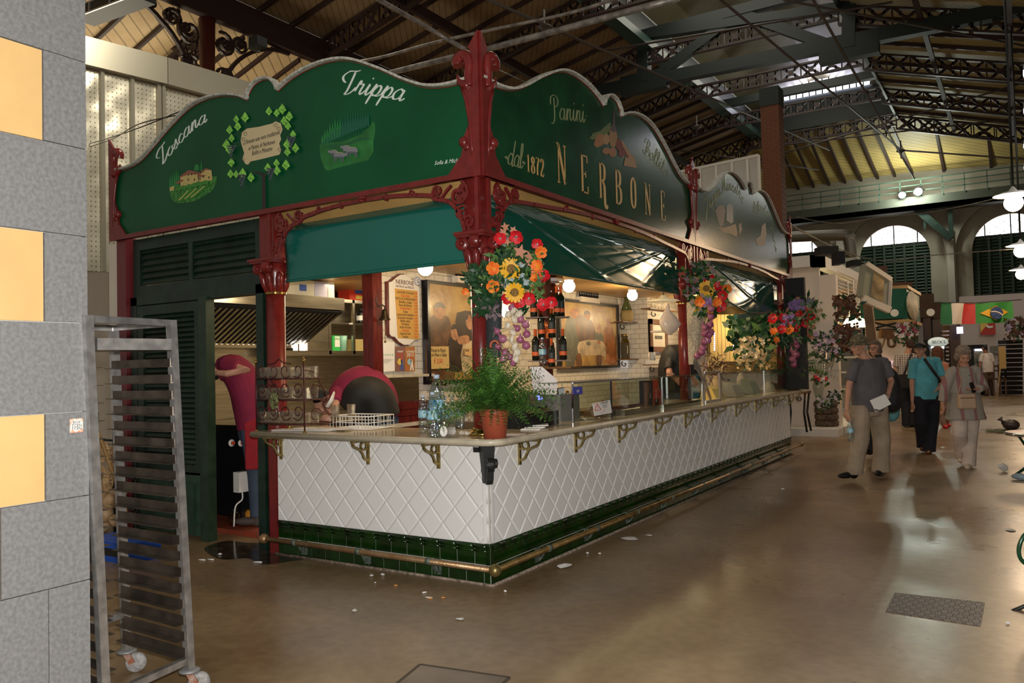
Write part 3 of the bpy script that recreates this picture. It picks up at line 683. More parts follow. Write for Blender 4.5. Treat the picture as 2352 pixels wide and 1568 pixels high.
# brackets -------------------------------------------------
def bracket(name, base, out, m):
 """cast bracket: plate on the wall, arm under the slab, ring between them. base = wall point at top, out = unit vector away from wall"""
 o = Vector(base); u = Vector(out); w = u.cross(Z)*.014; mb = MB()
 mb.bar(o+u*.007, o+u*.007-Z*.19, .026, .014, up=u); mb.bar(o-Z*.006, o+u*.185-Z*.006, .026, .012)
 mb.ribbon([(.012, -.155), (.03, -.153), (.05, -.14), (.062, -.12), (.075, -.095), (.09, -.075), (.12, -.06), (.15, -.048), (.165, -.035), (.172, -.018), (.175, -.005)], .017, o-w/2, u, Z, w)
 mb.ribbon([(.055+.030*math.cos(t), -.045+.030*math.sin(t)) for t in [i*math.pi/9 for i in range(19)]], .014, o-w/2, u, Z, w)
 mb.ribbon([(.014, -.03), (.03, -.02)], .015, o-w/2, u, Z, w); mb.ribbon([(.014, -.075), (.035, -.07)], .012, o-w/2, u, Z, w); mb.ribbon([(.08, -.06), (.1, -.08)], .014, o-w/2, u, Z, w)
 return mb.build(name, m, root)
for x in (-2.05, -1.093, -.42): bracket('bracket', (x, -.007, CT-.047), -Y, m_brass)
for y in (.39, 1.265, 2.108, 2.968, 3.82, 4.71, 5.653, 6.573, 7.491, 8.40): bracket('bracket', (.007, y, CT-.047), X, m_brass)
mb = MB(); dg = Vector((1, -1, 0)).normalized()
mb.hexa([(-.055, .0, .70), (-.01, -.03, .70), (.03, .01, .70), (.0, .055, .70), (-.075, -.008, CT-.047), (-.0, -.06, CT-.047), (.06, 0, CT-.047), (.008, .075, CT-.047)])
mb.box(-.115, -.07, -.014, -.002, CT-.11, CT-.075)
mb.ribbon(spiral((.075, -.17), .05, .008, 1.3, 1.3, 20, -1), .012, Vector((0, 0, CT-.02))-dg.cross(Z)*.02, dg, Z, dg.cross(Z)*.045)
mb.ribbon([(.03, -.3), (.06, -.27), (.075, -.2)], .012, Vector((0, 0, CT-.02))-dg.cross(Z)*.02, dg, Z, dg.cross(Z)*.045)
mb.ribbon(spiral((.16, -.15), .03, .006, 1.8, 1.2, 16, -1), .01, Vector((.02, .02, CT-.02)), dg, Z, dg.cross(Z)*.02)
mb.build('corner_bracket', m_iron, root, 'dark wrought iron corner bracket')
mb = MB(); mb.ribbon(spiral((.13, -.11), .05, .01, 1.2, 1.5, 22), .014, (0, YR+.08, CT-.03), X, Z, Y*.03); mb.build('end_scroll', m_iron, root)
# worktop --------------------------------------------------
OV = .20; T = .045
def slab_outline(o):
 r = .11; pts = [(XL-.09, -o)]
 pts += [(o-r+r*math.sin(t), -o+r-r*math.cos(t)) for t in [i*math.pi/2/8 for i in range(9)]]
 pts += [(o, YR+.33), (-.52, YR+.33), (-.52, .5), (XL-.09, .5)]
 return pts
mb = MB(); mb.prism(slab_outline(OV-.012), (0, 0, CT-T), X, Y, Z*T);
wt = mb.build('worktop', m_marble); tag(wt, 'cream marble worktop with rounded front edge turning the corner of the bar', 'worktop')
e = slab_outline(OV-.016)[:-3]; mb = MB()
mb.tube([(x, y_, CT-T/2) for x, y_ in e], T/2, 12)
mb.build('rounded_edge', m_marble_edge, wt); mb = MB(); c = Vector((.145, -.145, CT-T/2)); mb.box(.149, .153, -.165, -.13, CT-T, CT+.001); mb.build('edge_seam', m_ink, wt)
# foot rail --------------------------------------------------
root = thing('brass_foot_rail', 'worn brass foot rail with a corner ball running round the base of the bar', 'foot rail', (.1, -.1, 0))
R_ = .021; zr_ = .142
MB().tube([(XL-.05, -.11, zr_), (.11, -.11, zr_)], R_, 12).build('rail', m_pipe, root, 'dull copper brown front rail'); MB().tube([(.11, -.11, zr_), (.11, YR+.22, zr_)], R_, 12).build('rail', mat('rail_brass', (.38, .25, .10), .3, .9, var=(10, .3)), root)
MB().ball((.11, -.11, zr_), .043, 18, 12).build('corner_ball', m_brass, root); MB().ball((XL-.05, -.11, zr_), .042, 14, 10).build('end_ball', m_pipe, root); MB().ball((.11, YR+.22, zr_), .036).build('end_ball', m_brass, root)
m_corr = mat('corroded_bracket', (.12, .15, .12), .6, .4, var=(30, .5))
for x in (-1.80, -1.12, -.45):
 mb = MB(); mb.bar((x, -.009, .03), (x, -.009, .14), .06, .01, up=Y); mb.bar((x, -.01, .10), (x, -.09, .125), .03, .02); mb.ribbon([(.0, .04), (.03, .06), (.06, .11)], .012, (x-.008, -.01, 0), -Y, Z, X*.016); mb.tube([(x-.02, -.11, zr_), (x+.02, -.11, zr_)], R_+.004, 12); mb.build('rail_bracket', m_corr, root)
for y in (.62, 1.42, 2.25, 3.1, 4.05, 5.0, 5.95, 6.9, 7.9):
 mb = MB(); mb.bar((.009, y, .03), (.009, y, .14), .06, .01, up=X); mb.bar((.01, y, .10), (.09, y, .125), .03, .02); mb.ribbon([(.0, .04), (.03, .06), (.06, .11)], .012, (.01, y+.008, 0), X, Z, -Y*.016); mb.tube([(.11, y-.02, zr_), (.11, y+.02, zr_)], R_+.004, 12); mb.build('rail_bracket', m_corr, root)
# --- cast iron columns ---------------------------------------------------------------
RB = 2.85                                    # underside of the sign boards
def volute(mb, c, d, r=.055):
 c = Vector(c); d = Vector(d); w = d.cross(Z)
 mb.lathe([(r*.2, -.035), (r*.9, -.034), (r, -.028), (r, .028), (r*.9, .034), (r*.2, .035)], c, 16, w)
 mb.ball(c+w*.035, (r*.4,)*3, 8, 6); mb.ball(c-w*.035, (r*.4,)*3, 8, 6)
 mb.tube([c+Z*r*.6, c+Z*r*.9-d*r*.8, c-d*r*1.5+Z*r*.3, c-d*r*1.8-Z*r*.5], .02, 8)
def column(label, cx, cy, r, z0, dirs, name='cast_iron_column', base=True, corner=None, capz=2.46):
 root = thing(name, label, 'column', (cx, cy, z0))
 capb = capz-.29
 MB().lathe([(r, z0), (r*.96, capb)], (cx, cy, 0), 24).build('shaft', m_red, root)
 mb = MB(); mb.lathe([(r*1.0, capb), (r*1.05, capb+.08), (r*1.15, capb+.17), (r*1.3, capz-.03)], (cx, cy, 0), 20)
 for k in range(8):
  a = k*math.pi/4+.39; d = Vector((math.cos(a), math.sin(a), 0)); p = Vector((cx, cy, capb+.01))
  mb.tube([p+d*r*.96, p+d*r*1.12+Z*.06, p+d*r*1.2+Z*.11, p+d*r*1.45+Z*.15, p+d*r*1.35+Z*.165], [.012, .026, .03, .022, .008], 8, flat=1.1)
  if k % 2 == 0: volute(mb, p+d*r*1.75+Z*.205, d, .05)
 mb.build('capital', m_red, root)
 mb = MB(); mb.lathe([(r*1.02, capb-.012), (r*1.1, capb-.008), (r*1.1, capb-.002), (r*1.04, capb), (r*1.1, capb+.003), (r*1.1, capb+.009), (r*1.02, capb+.013)], (cx, cy, 0), 24); mb.build('neck_ring', m_brasspol, root)
 mb = MB(); q = r*1.95; mb.box(cx-q, cx+q, cy-q, cy+q, capz-.022, capz); q = r*1.8; mb.box(cx-q, cx+q, cy-q, cy+q, capz-.04, capz-.022); mb.build('abacus', m_red, root)
 mb = MB(); q = r*1.05; mb.box(cx-q, cx+q, cy-q, cy+q, capz, RB+.03); mb.build('impost_block', m_red, root)
 if base: MB().lathe([(r*1.6, z0), (r*1.65, z0+.012), (r*1.45, z0+.03), (r*1.15, z0+.036), (r*1.2, z0+.045), (r*1.05, z0+.052)], (cx, cy, 0), 28).build('brass_base', m_brasspol, root)
 return root
col_c = column('dark red cast iron column at the corner of the bar beside the potted fern', -.12, .12, .066, CT, None)
col_l = column('thick dark red cast iron column at the left end of the bar beside the kitchen opening', -2.24, .12, .083, 0, None, base=False)
col_m = column('dark red cast iron column standing between the two signs on the right side', -.13, 4.24, .066, CT, None)
col_e = column('dark red cast iron column at the far end of the bar', -.13, 8.62, .066, CT, None)
struct(MB().box(-4.40, -4.25, .02, .16, 0, RB).build('kiosk_corner_post', mat('post_red', (.16, .02, .025), .35)))
tag(MB().box(XL-.09, XL-.002, -.012, .10, 0, CT-T).build('counter_end_post', m_red), 'slim dark red post closing the left end of the tiled counter', 'post')
# finials -------------------------------------------------
FP = [(.0, 3.83), (.075, 3.745), (.06, 3.735), (.035, 3.66), (.045, 3.60)]
def finial(name_parent, o, faces):
 o = Vector(o)
 for (u, n, s) in faces:
  u, n = Vector(u), Vector(n); mb = MB()
  body = [(-.009, RB-.02), (.40, RB-.02), (.36, RB+.012), (.27, RB+.02), (.215, RB+.075), (.185, RB+.11), (.15, RB+.14), (.135, RB+.2), (.12, RB+.28), (.088, RB+.34), (.083, 3.136), (.078, 3.253), (.09, 3.374), (.12, 3.46), (.10, 3.50), (.07, 3.56), (.045, 3.60), (.035, 3.66), (.06, 3.735), (.078, 3.745), (-.009, 3.85)]
  body = [(a*s if a > 0 else a, b) for a, b in body]
  P = Vector((0, 0, 0))
  mb.prism(body, o+n*.008, u, Z, n*.02)
  # fat hook at the top, cusp below and little ball
  hook = [(.06, 3.47), (.068, 3.55), (.062, 3.62), (.075, 3.68), (.115, 3.70), (.15, 3.675), (.145, 3.635)]
  hook = [o+u*a*s*1.12+n*.02+Z*b for a, b in hook]
  mb.tube(spline(hook, 5), [.03+.012*min(1, i/18) for i in range(len(spline(hook, 5)))], 10)
  cu = [(.07, 3.47), (.11, 3.49), (.15, 3.515), (.172, 3.555), (.178, 3.575)]
  mb.tube([o+u*a*s+n*.02+Z*b for a, b in cu], [.03, .033, .028, .014, .004], 8)
  mb.tube([o+u*a*s+n*.024+Z*b for a, b in ((.135, 3.47), (.10, 3.38), (.07, 3.22), (.06, 3.05), (.055, 2.96))], [.012, .014, .015, .013, .004], 8)
  mb.ball(o+u*.128*s+n*.018+Z*3.085, (.04, .04, .042)); mb.ball(o+u*.10*s+n*.018+Z*3.045, .03)
  mb.build('finial', m_red, name_parent)
finial(col_c, (.0, .0, 0), [((-1, 0, 0), (0, -1, 0), 1), ((0, 1, 0), (1, 0, 0), 1)])
finial(col_m, (.0, 4.28, 0), [((0, -1, 0), (1, 0, 0), .8), ((0, 1, 0), (1, 0, 0), .8)])
finial(col_e, (.0, 8.9, 0), [((0, -1, 0), (1, 0, 0), .8)])
fl_root = thing('corner_finial', 'red scrolled finial at the far left end of the Toscana sign', 'finial', (-4.4, 0, RB))
finial(fl_root, (-4.44, 0, 0), [((1, 0, 0), (0, -1, 0), 1)])
# --- scalloped sign boards -------------------------------------
prof = spline([(0, 3.985), (.10, 3.965), (.17, 3.90), (.19, 3.85)], 5)
prof2 = spline([(.19, 3.85), (.30, 3.90), (.5, 3.95), (.75, 3.965), (1.0, 3.925), (1.3, 3.79), (1.55, 3.65), (1.75, 3.56), (1.95, 3.525), (2.16, 3.53)], 5)
half = [(p.x, p.y) for p in prof]+[(p.x, p.y) for p in prof2[1:]]
OUT = [(-a, b) for a, b in half[::-1]]+half[1:]
XS = [1.0]
def strokes(mb, glyph, o, u, v, w, size, nib, wmin, slant=0, rot=0, th=.0015):
 for stk in glyph:
  wf = 1.0
  if isinstance(stk[-1], (int, float)): wf = stk[-1]; stk = stk[:-1]; straight = True
  else: straight = False
  pts = [(Vector(((p[0]+slant*p[1])*XS[0], p[1]))*size) for p in stk]
  pts = [Vector((p.x*math.cos(rot)-p.y*math.sin(rot), p.x*math.sin(rot)+p.y*math.cos(rot))) for p in pts]
  if straight: mb.ribbon([(p.x, p.y) for p in pts], wf*size, o, u, v, w)
  else:
   sp = spline(pts, 6) if len(pts) > 2 else pts
   mb.ribbon([(p.x, p.y) for p in sp], 0, o, u, v, w, lambda t, s: (wmin+nib*abs(t.y)**1.5)*size*(1 if .04 < s < .96 else .6))
G = {
'T': ([[(.50, .98), (.2, 1.0), (-.02, .86), (-.08, .70), (.02, .55), (.12, .5)], [(.12, 1.0), (.45, 1.0), (.62, 1.04)], [(.42, 1.0), (.36, .6), (.27, .15), (.2, -.02), (.36, .0), (.5, .12), (.62, .3)]], .62),
'r': ([[(.0, .12), (.16, .58), (.2, .44), (.34, .46)], [(.34, .46), (.24, .12), (.3, 0), (.45, .16)]], .42),
'i': ([[(.02, .1), (.16, .48), (.08, .12), (.14, 0), (.28, .16)], [(.2, .70), (.22, .76)]], .27),
'p': ([[(.0, .1), (.17, .52), (-.04, -.38)], [(.1, .22), (.28, .46), (.40, .38), (.34, .12), (.18, .02), (.1, .08)], [(.2, .02), (.36, .02), (.52, .14)]], .48),
'a': ([[(.40, .38), (.25, .47), (.06, .28), (.06, .06), (.2, .02), (.34, .16), (.43, .46)], [(.43, .46), (.36, .10), (.42, 0), (.54, .12)]], .50),
'o': ([[(.24, .46), (.06, .3), (.06, .06), (.2, 0), (.36, .14), (.36, .36), (.24, .46)], [(.34, .38), (.5, .36)]], .44),
's': ([[(.0, .1), (.14, .3), (.24, .5), (.25, .32), (.28, .12), (.14, 0), (.04, .05)], [(.16, .01), (.4, .12)]], .36),
'c': ([[(.34, .36), (.24, .47), (.07, .3), (.06, .08), (.2, 0), (.4, .14)]], .37),
'n': ([[(.0, .12), (.14, .48), (.06, .0)], [(.08, .22), (.24, .45), (.34, .44), (.28, .12), (.34, 0), (.48, .14)]], .46),
'm': ([[(.0, .12), (.14, .48), (.06, .0)], [(.08, .22), (.22, .46), (.3, .4), (.24, .0)], [(.26, .22), (.4, .46), (.48, .4), (.42, .1), (.48, 0), (.6, .14)]], .6),
'e': ([[(.02, .16), (.2, .24), (.3, .38), (.22, .47), (.08, .32), (.06, .1), (.18, 0), (.38, .14)]], .36),
'l': ([[(.0, .12), (.2, .6), (.24, .9), (.14, .92), (.08, .6), (.06, .1), (.14, 0), (.28, .14)]], .26),
't': ([[(.0, .1), (.14, .5), (.18, .85)], [(.17, .8), (.08, .12), (.14, 0), (.28, .14)], [(.02, .56), (.3, .6)]], .27),
'u': ([[(.0, .14), (.12, .46), (.06, .12), (.14, .0), (.28, .16), (.36, .46)], [(.36, .46), (.30, .1), (.36, 0), (.5, .14)]], .48),
'd': ([[(.38, .36), (.24, .47), (.06, .28), (.06, .06), (.2, .02), (.34, .16), (.43, .46)], [(.52, 1.0), (.38, .10), (.44, 0), (.56, .12)]], .52),
'P': ([[(.3, .9), (.26, .5), (.2, .1), (.05, -.12), (-.1, -.1)], [(.02, .62), (.08, .9), (.34, 1.0), (.56, .84), (.5, .6), (.28, .52)]], .56),
'B': ([[(.3, .9), (.22, .4), (.16, .04)], [(.02, .62), (.08, .9), (.34, 1.0), (.52, .86), (.44, .62), (.24, .54)], [(.24, .54), (.52, .44), (.5, .12), (.24, 0), (-.02, .06), (-.08, .2)], [(.2, .3), (.3, .36), (.34, .24), (.24, .2)]], .58),
'Z': ([[(.06, .8), (.14, .98), (.4, .96), (.54, .98), (.3, .5), (.02, .04), (-.16, -.3), (-.08, -.34), (.02, -.1), (.2, .06), (.5, .0)]], .52),
'M': ([[(-.08, .02), (.04, .1), (.18, .98), (.24, .3), (.28, .15), (.42, .7), (.5, .98), (.5, .3), (.54, .02), (.66, .1)]], .66),
'-': ([[(.02, .26), (.16, .30)]], .2),
'~': ([[(-.05, .2), (.05, .28), (.12, .18), (.2, .24)]], .18)}
def script(mb, word, o, u, v, w, size, curve, nib=.09, wmin=.03, slant=.25, xs=1.0):
 """curve(s) gives (a, b, angle) along the baseline for the advance s"""
 s = 0; XS[0] = xs
 for ch in word:
  if ch == ' ': s += .3*size*xs; continue
  gl, adv = G[ch]; a, b, an = curve(s)
  strokes(mb, gl, Vector(o)+Vector(u)*a+Vector(v)*b, u, v, w, size, nib, wmin, slant, an)
  s += adv*size*xs
 XS[0] = 1.0
def arcpath(pts):
 P = spline([Vector(p) for p in pts], 10); L_ = [0]
 for i in range(1, len(P)): L_.append(L_[-1]+(P[i]-P[i-1]).length)
 def f(s):
  for i in range(1, len(P)):
   if L_[i] >= s or i == len(P)-1:
    t = (s-L_[i-1])/max(1e-6, L_[i]-L_[i-1]); p = P[i-1].lerp(P[i], t); d = P[i]-P[i-1]; return p.x, p.y, math.atan2(d.y, d.x)
 f.L = L_[-1]; return f
def wordlen(w): return sum(.3 if c == ' ' else G[c][1] for c in w)
def serif(ch):
 S = .085; t = .03
 def bar(x, a=0, b=1, w=S): return [(x, a), (x, b), w]
 def ser(x, y, l=.13): return [(x-l/2, y), (x+l/2, y), t]
 return {'N': ([bar(.06, w=.035), [(.06, 1), (.40, 0), .1], bar(.40, w=.035), ser(.04, 1), ser(.06, 0), ser(.40, 1)], .46),
 'E': ([bar(.08), [(.04, .985), (.36, .985), t], [(.08, .5), (.27, .5), t], [(.04, .015), (.38, .015), t], [(.36, .99), (.37, .82), t], [(.38, 0), (.39, .2), t], [(.27, .42), (.27, .58), t]], .42),
 'R': ([bar(.08), ser(.08, 0), [(.03, .985), (.2, .985), t], [(.2, .985), (.34, .9), (.35, .66), (.26, .52), (.1, .5)], [(.2, .5), (.32, .35), (.34, .0), (.36, -.2), (.44, -.26), (.5, -.16)]], .46),
 'B': ([bar(.08), [(.03, .985), (.2, .985), t], [(.2, .985), (.33, .9), (.33, .66), (.22, .53), (.1, .52)], [(.1, .52), (.24, .52), (.37, .4), (.37, .14), (.22, .015), (.03, .015)]], .42),
 'O': ([[(.22, 1), (.08, .85), (.05, .5), (.08, .15), (.22, 0), (.36, .15), (.39, .5), (.36, .85), (.22, 1)]], .44),
 '1': ([bar(.12, w=.1), ser(.12, 0, .2), [(.02, .86), (.12, .98), t]], .26),
 '8': ([[(.2, .98), (.08, .86), (.1, .66), (.2, .55), (.34, .4), (.36, .14), (.2, .01), (.06, .14), (.08, .4), (.2, .55), (.32, .68), (.32, .88), (.2, .98)]], .42),
 '7': ([[(.02, .9), (.04, .985), (.34, .985), t], [(.34, .98), (.2, .6), (.16, .3), (.17, 0)]], .38),
 '2': ([[(.06, .78), (.1, .95), (.22, .99), (.34, .86), (.3, .6), (.12, .25), (.05, .03)], [(.04, .03), (.36, .03), .07], [(.36, .03), (.37, .2), t]], .42)}[ch]
def sign(label, centre, u, n, th=.03, m=m_green_old, x0=-2.16, x1=2.16):
 """board hung in the plane through centre; u runs along it, n is its outward normal"""
 c, u, n = Vector(centre), Vector(u), Vector(n)
 root = thing('sign_board', label, 'sign', (c.x, c.y, RB))
 prof_ = [(a, b) for a, b in OUT if x0 <= a <= x1]
 poly = [(x0, RB)]+[(x0, prof_[0][1])]+prof_+[(x1, prof_[-1][1])]+[(x1, RB)]
 # build as strips so the concave outline fills cleanly
 mb = MB()
 P = [(x0, prof_[0][1])]+prof_+[(x1, prof_[-1][1])]
 for (a, b), (a2, b2) in zip(P, P[1:]):
  if a2-a < 1e-5: continue
  q = [c+u*a+Z*(RB), c+u*a2+Z*(RB), c+u*a2+Z*b2, c+u*a+Z*b]
  q = [Vector((p.x, p.y, p.z-c.z)) for p in q]
  mb.add([q[0], q[1], q[2], q[3]]+[p-n*th for p in q], [(0, 1, 2, 3), (7, 6, 5, 4), (3, 2, 6, 7), (0, 4, 5, 1)], False)
 mb.build('board', m, root)
 mb = MB(); pts = [c+u*a+Z*(b-c.z) for a, b in P]
 for p, q in zip(pts, pts[1:]): mb.bar(p-n*(th/2-.012)+Z*.004, q-n*(th/2-.012)+Z*.004, th+.05, .018, up=Z)
 mb.build('rim', m_rim, root)
 mb = MB()
 for p, q in zip(pts, pts[1:]): mb.bar(p+n*.003-Z*.014, q+n*.003-Z*.014, .004, .008, up=n)
 mb.build('rim_shadow_line', m_redgold, root)
 return root
# rail + arch under each sign
def frieze(label, centre, u, n, halfw=2.10, left=True, right=True, m=m_red, zt=RB, x0=None):
 c, u, n = Vector(centre), Vector(u), Vector(n); c = Vector((c.x, c.y, 0)); o = c+n*.012
 root = thing('cast_iron_frieze', label, 'frieze', (c.x, c.y, RB))
 a0 = -halfw if x0 is None else x0
 MB().hexa([o+u*(-2.16)+Z*(zt-.02)-n*.03, o+u*2.16+Z*(zt-.02)-n*.03, o+u*2.16+Z*(zt-.02)+n*.02, o-u*2.16+Z*(zt-.02)+n*.02, o-u*2.16+Z*(zt+.02)-n*.03, o+u*2.16+Z*(zt+.02)-n*.03, o+u*2.16+Z*(zt+.02)+n*.02, o-u*2.16+Z*(zt+.02)+n*.02]).build('rail', m, root)
 mid = (a0+halfw)/2; hw = (halfw-a0)/2
 mb = MB(); w = -n*.02
 h_ = [(0, zt-.045), (.3*hw, zt-.055), (.6*hw, zt-.095), (hw-.36, zt-.13), (hw-.25, zt-.16), (hw-.17, zt-.23), (hw-.125, zt-.32), (hw-.11, zt-.39)]
 h_ = [(p.x, p.y) for p in spline(h_, 5)]
 mb.ribbon([(mid+a, b) for a, b in h_], .030, o, u, Z, w); mb.ribbon([(mid-a, b) for a, b in h_], .030, o, u, Z, w)
 mb.build('arch_bar', m, root)
 mb = MB()
 for s in (-1, 1):
  f = lambda a, b: (mid+s*(hw-a), b)
  S_ = lambda cx, cy, r0, r1, a0_, t, fl, wd=.016: mb.ribbon([f(*p) for p in spiral((cx, cy), r0, r1, a0_, t, 26, fl)], wd, o, u, Z, w)
  S_(.16, zt-.12, .095, .022, 1.9, 1.05, 1, .02); S_(.13, zt-.26, .055, .012, 2.2, 1.35, -1); S_(.07, zt-.33, .05, .012, 0, 1.2, 1)
  S_(.345, zt-.075, .045, .010, -1.2, 1.4, 1)
  mb.ribbon([f(.345, zt-.12), f(.30, zt-.12), f(.26, zt-.08), f(.22, zt-.05)], .016, o, u, Z, w)
  for (dx, dz, rr) in ((.14, -.10, .03), (.115, -.13, .026), (.15, -.155, .022), (.125, -.07, .02), (.16, -.125, .018)): mb.lathe([(rr, -.012), (rr, .012)], o+w*.5+u*f(dx, 0)[0]+Z*(zt+dz), 8, n)
  for q in (.55, .78): mb.ribbon([f(hw*q+.018*math.cos(t), zt-.052-.012*(1-q)+.021*math.sin(t)) for t in [k*math.pi/6 for k in range(13)]], .008, o, u, Z, w)
  mb.ribbon([f(.0, zt-.02), f(.0, zt-.39)], .03, o, u, Z, w)
 for k in range(6): an = k*math.pi/3; mb.ball(o+n*.01+u*(mid+.022*math.cos(an))+Z*(zt-.03+.026*math.sin(an)), .013, 8, 6)
 mb.ball(o+n*.014+u*mid+Z*(zt-.03), .014, 8, 6)
 mb.build('scrollwork', m, root)
sL = sign('green scalloped sign reading Toscana and Trippa with painted villa, vine scroll and cattle', (-2.22, 0, 0), X, -Y, m=m_green_new)
sR = sign('green scalloped sign reading Nerbone dal 1872, Panini and Bollito in gold', (0, 2.18, 0), Y, X)
sF = sign('smaller looking far green sign reading Zuppe Minestre with faded painting', (0, 6.60, 0), Y, X, x0=-2.16, x1=2.25)
frieze('red cast iron rail and arch with scrolls under the Toscana and Trippa sign', (-2.22, 0, 0), X, -Y, 2.18, x0=.06)
frieze('red cast iron rail and arch with scrolls under the Nerbone sign', (0, 2.18, 0), Y, X, 2.10, x0=-2.10)
frieze('red cast iron rail and arch with scrolls under the far Zuppe Minestre sign', (0, 6.50, 0), Y, X, 2.12, x0=-2.12)
# lettering, measured on the boards
n = -Y*.003
def LP(px, py): p = at(1, 0, px, py); return (p.x, p.z)
def RP(px, py): p = at(0, 0, px, py); return (p.y, p.z)
def word_on(root, txt, pts, u, nrm, m, zsize, nib=.09, wmin=.03, slant=.25, name='lettering'):
 f = arcpath(pts); wl_ = wordlen(txt); mb = MB(); xs = f.L/(wl_*zsize)
 o = (Vector((0, -.0005, 0)) if nrm.y else Vector((.0005, 0, 0)))
 script(mb, txt, o, u, Z, nrm*.0025, zsize, f, nib, wmin, slant, xs); return mb.build(name, m, root)
word_on(sL, 'Trippa', [LP(782, 215), LP(830, 217), LP(880, 224), LP(925, 232)], X, -Y, m_white_let, .175, .10, .035, .15)
word_on(sL, 'Toscana', [LP(368, 383), LP(395, 352), LP(425, 318), LP(450, 295), LP(475, 280)], X, -Y, m_white_let, .155, .09, .03, .12)
word_on(sR, 'Panini-', [RP(1268, 276), RP(1300, 276), RP(1350, 282)], Y, X, m_dimgold, .20, .05, .02, .05)
word_on(sR, '~dal~', [RP(1160, 375), RP(1180, 382), RP(1205, 388)], Y, X, m_dimgold, .20, .04, .02, .2)
word_on(sR, 'Bollito', [RP(1478, 352), RP(1500, 372), RP(1518, 392), RP(1532, 412)], Y, X, m_dimgold, .19, .05, .02, .1)
word_on(sF, 'Zuppe Minestre', [RP(1622, 490), RP(1640, 465), RP(1658, 445), RP(1675, 438), RP(1692, 447), RP(1706, 468)], Y, X, m_dimgold, .19, .05, .025, .1)
word_on(sF, 'M', [RP(1728, 492), RP(1745, 492)], Y, X, m_dimgold, .19, .05, .025, .1)
word_on(sF, 'usto', [RP(1742, 480), RP(1765, 500)], Y, X, m_dimgold, .18, .05, .025, .1)
word_on(sF, 'pane', [RP(1770, 520), RP(1782, 580)], Y, X, m_dimgold, .14, .05, .025, .1)
text('signature', 'Sofia & Michela', at(1, -.003, 1030, 371), at(1, 0, 1054, 368)-at(1, 0, 1006, 374), Z, .042, m_white_let, sL, .0004, shear=.4)
m_lout = mat('letter_outline', (.10, .03, .01), .5)
def serifword(txt, items, off=.0008):
 for ch, (bx, by), (tx, ty) in items:
  mb = MB(); mo = MB(); a, z0 = RP(bx, by); _, z1 = RP(tx, ty); gl, adv = serif(ch); size = z1-z0
  strokes(mb, gl, Vector((.0015, a, z0)), Y, Z, X*.0025, size, .1, .03)
  g2 = [[(p[0]-.012, p[1]-.012) for p in s[:-1]]+[s[-1]*1.15] if isinstance(s[-1], float) else [(p[0]-.012, p[1]-.012) for p in s] for s in gl]
  strokes(mo, g2, Vector((.0004, a, z0)), Y, Z, X*.0012, size, .11, .035); mo.build('letter_outline', m_lout, mb.build('gold_letter', m_gold, sR))
serifword('', [('N', (1281, 417), (1287, 332)), ('E', (1335, 440), (1340, 356)), ('R', (1377, 452), (1381, 374)), ('B', (1414, 466), (1418, 390)), ('O', (1449, 475), (1453, 408)), ('N', (1482, 490), (1486, 423)), ('E', (1518, 504), (1522, 439))])
serifword('', [('1', (1211, 393), (1213, 355)), ('8', (1220, 397), (1222, 359)), ('7', (1231, 401), (1233, 362)), ('2', (1241, 404), (1243, 365))])
# paintings on the boards: flat painted shapes --------------------------------
def paint(root, name, shapes, u, nrm, P, m_, conv):
 mb = MB(); mats = []
 for k, (mt, poly) in enumerate(shapes):
  if mt not in mats: mats.append(mt)
  mb.m = mats.index(mt); q = [conv(*p) for p in poly]; w = nrm*(.0012+.00025*k)
  if len(q) < 3: continue
  ar = sum(q[i-1][0]*q[i][1]-q[i][0]*q[i-1][1] for i in range(len(q)))
  if ar < 0: q = q[::-1]
  A = [Vector((a, 0, b)) if nrm.y else Vector((0, a, b)) for a, b in q]
  mb.add([p+w for p in A], [tuple(range(len(A)))], False)
 return mb.build(name, mats, root)
pg1 = mat('paint_grass', (.035, .20, .03), .5, var=(30, .5)); pg2 = mat('paint_field', (.02, .17, .035), .5, var=(6, .3)); pg3 = mat('paint_field_dark', (.01, .11, .04), .5)
pcy = mat('paint_cypress', (.02, .22, .05), .5); pcy2 = mat('paint_cypress_dark', (.006, .11, .06), .5)
pwall = mat('paint_villa_wall', (.58, .45, .16), .5); proof = mat('paint_roof', (.30, .10, .06), .5); pwin = mat('paint_window', (.04, .04, .03), .5); pscr = mat('paint_parchment', (.68, .56, .32), .5)
pgrey = mat('paint_cattle_grey', (.22, .23, .25), .5); pgrey2 = mat('paint_cattle_shade', (.10, .11, .14), .5); pleaf = mat('paint_vine_leaf', (.24, .62, .08), .5, var=(40, .35)); pleaf2 = mat('paint_leaf_shade', (.05, .24, .03), .5); pgrape = mat('paint_grapes', (.03, .03, .07), .4); ptrunk = mat('paint_trunk', (.035, .022, .02), .6); pyl = mat('paint_straw', (.42, .48, .12), .5)
z1 = lambda x, y_: (180+x/3.137, 100+y_/3.137); z2_ = lambda x, y_: (680+x/3.734, 100+y_/3.734)
def cyp(cx, b, t, w, m=pcy): return (m, [z1(cx-w, b), z1(cx-w*.9, (b+t)/2), z1(cx, t), z1(cx+w*.9, (b+t)/2), z1(cx+w, b)])
sh = [(pg1, [z1(*p) for p in ((655, 1065), (700, 1010), (760, 1030), (830, 1000), (900, 990), (965, 955), (998, 960), (995, 1010), (960, 1065), (900, 1100), (850, 1130), (790, 1145), (720, 1150), (690, 1140), (670, 1110))])]
sh += [cyp(x, 1040, t, 7) for x, t in ((662, 945), (678, 925), (694, 910), (708, 890), (722, 905))]+[cyp(888, 920, 838, 6), (pcy, [z1(835, 915), z1(840, 880), z1(855, 866), z1(872, 880), z1(872, 915)])]
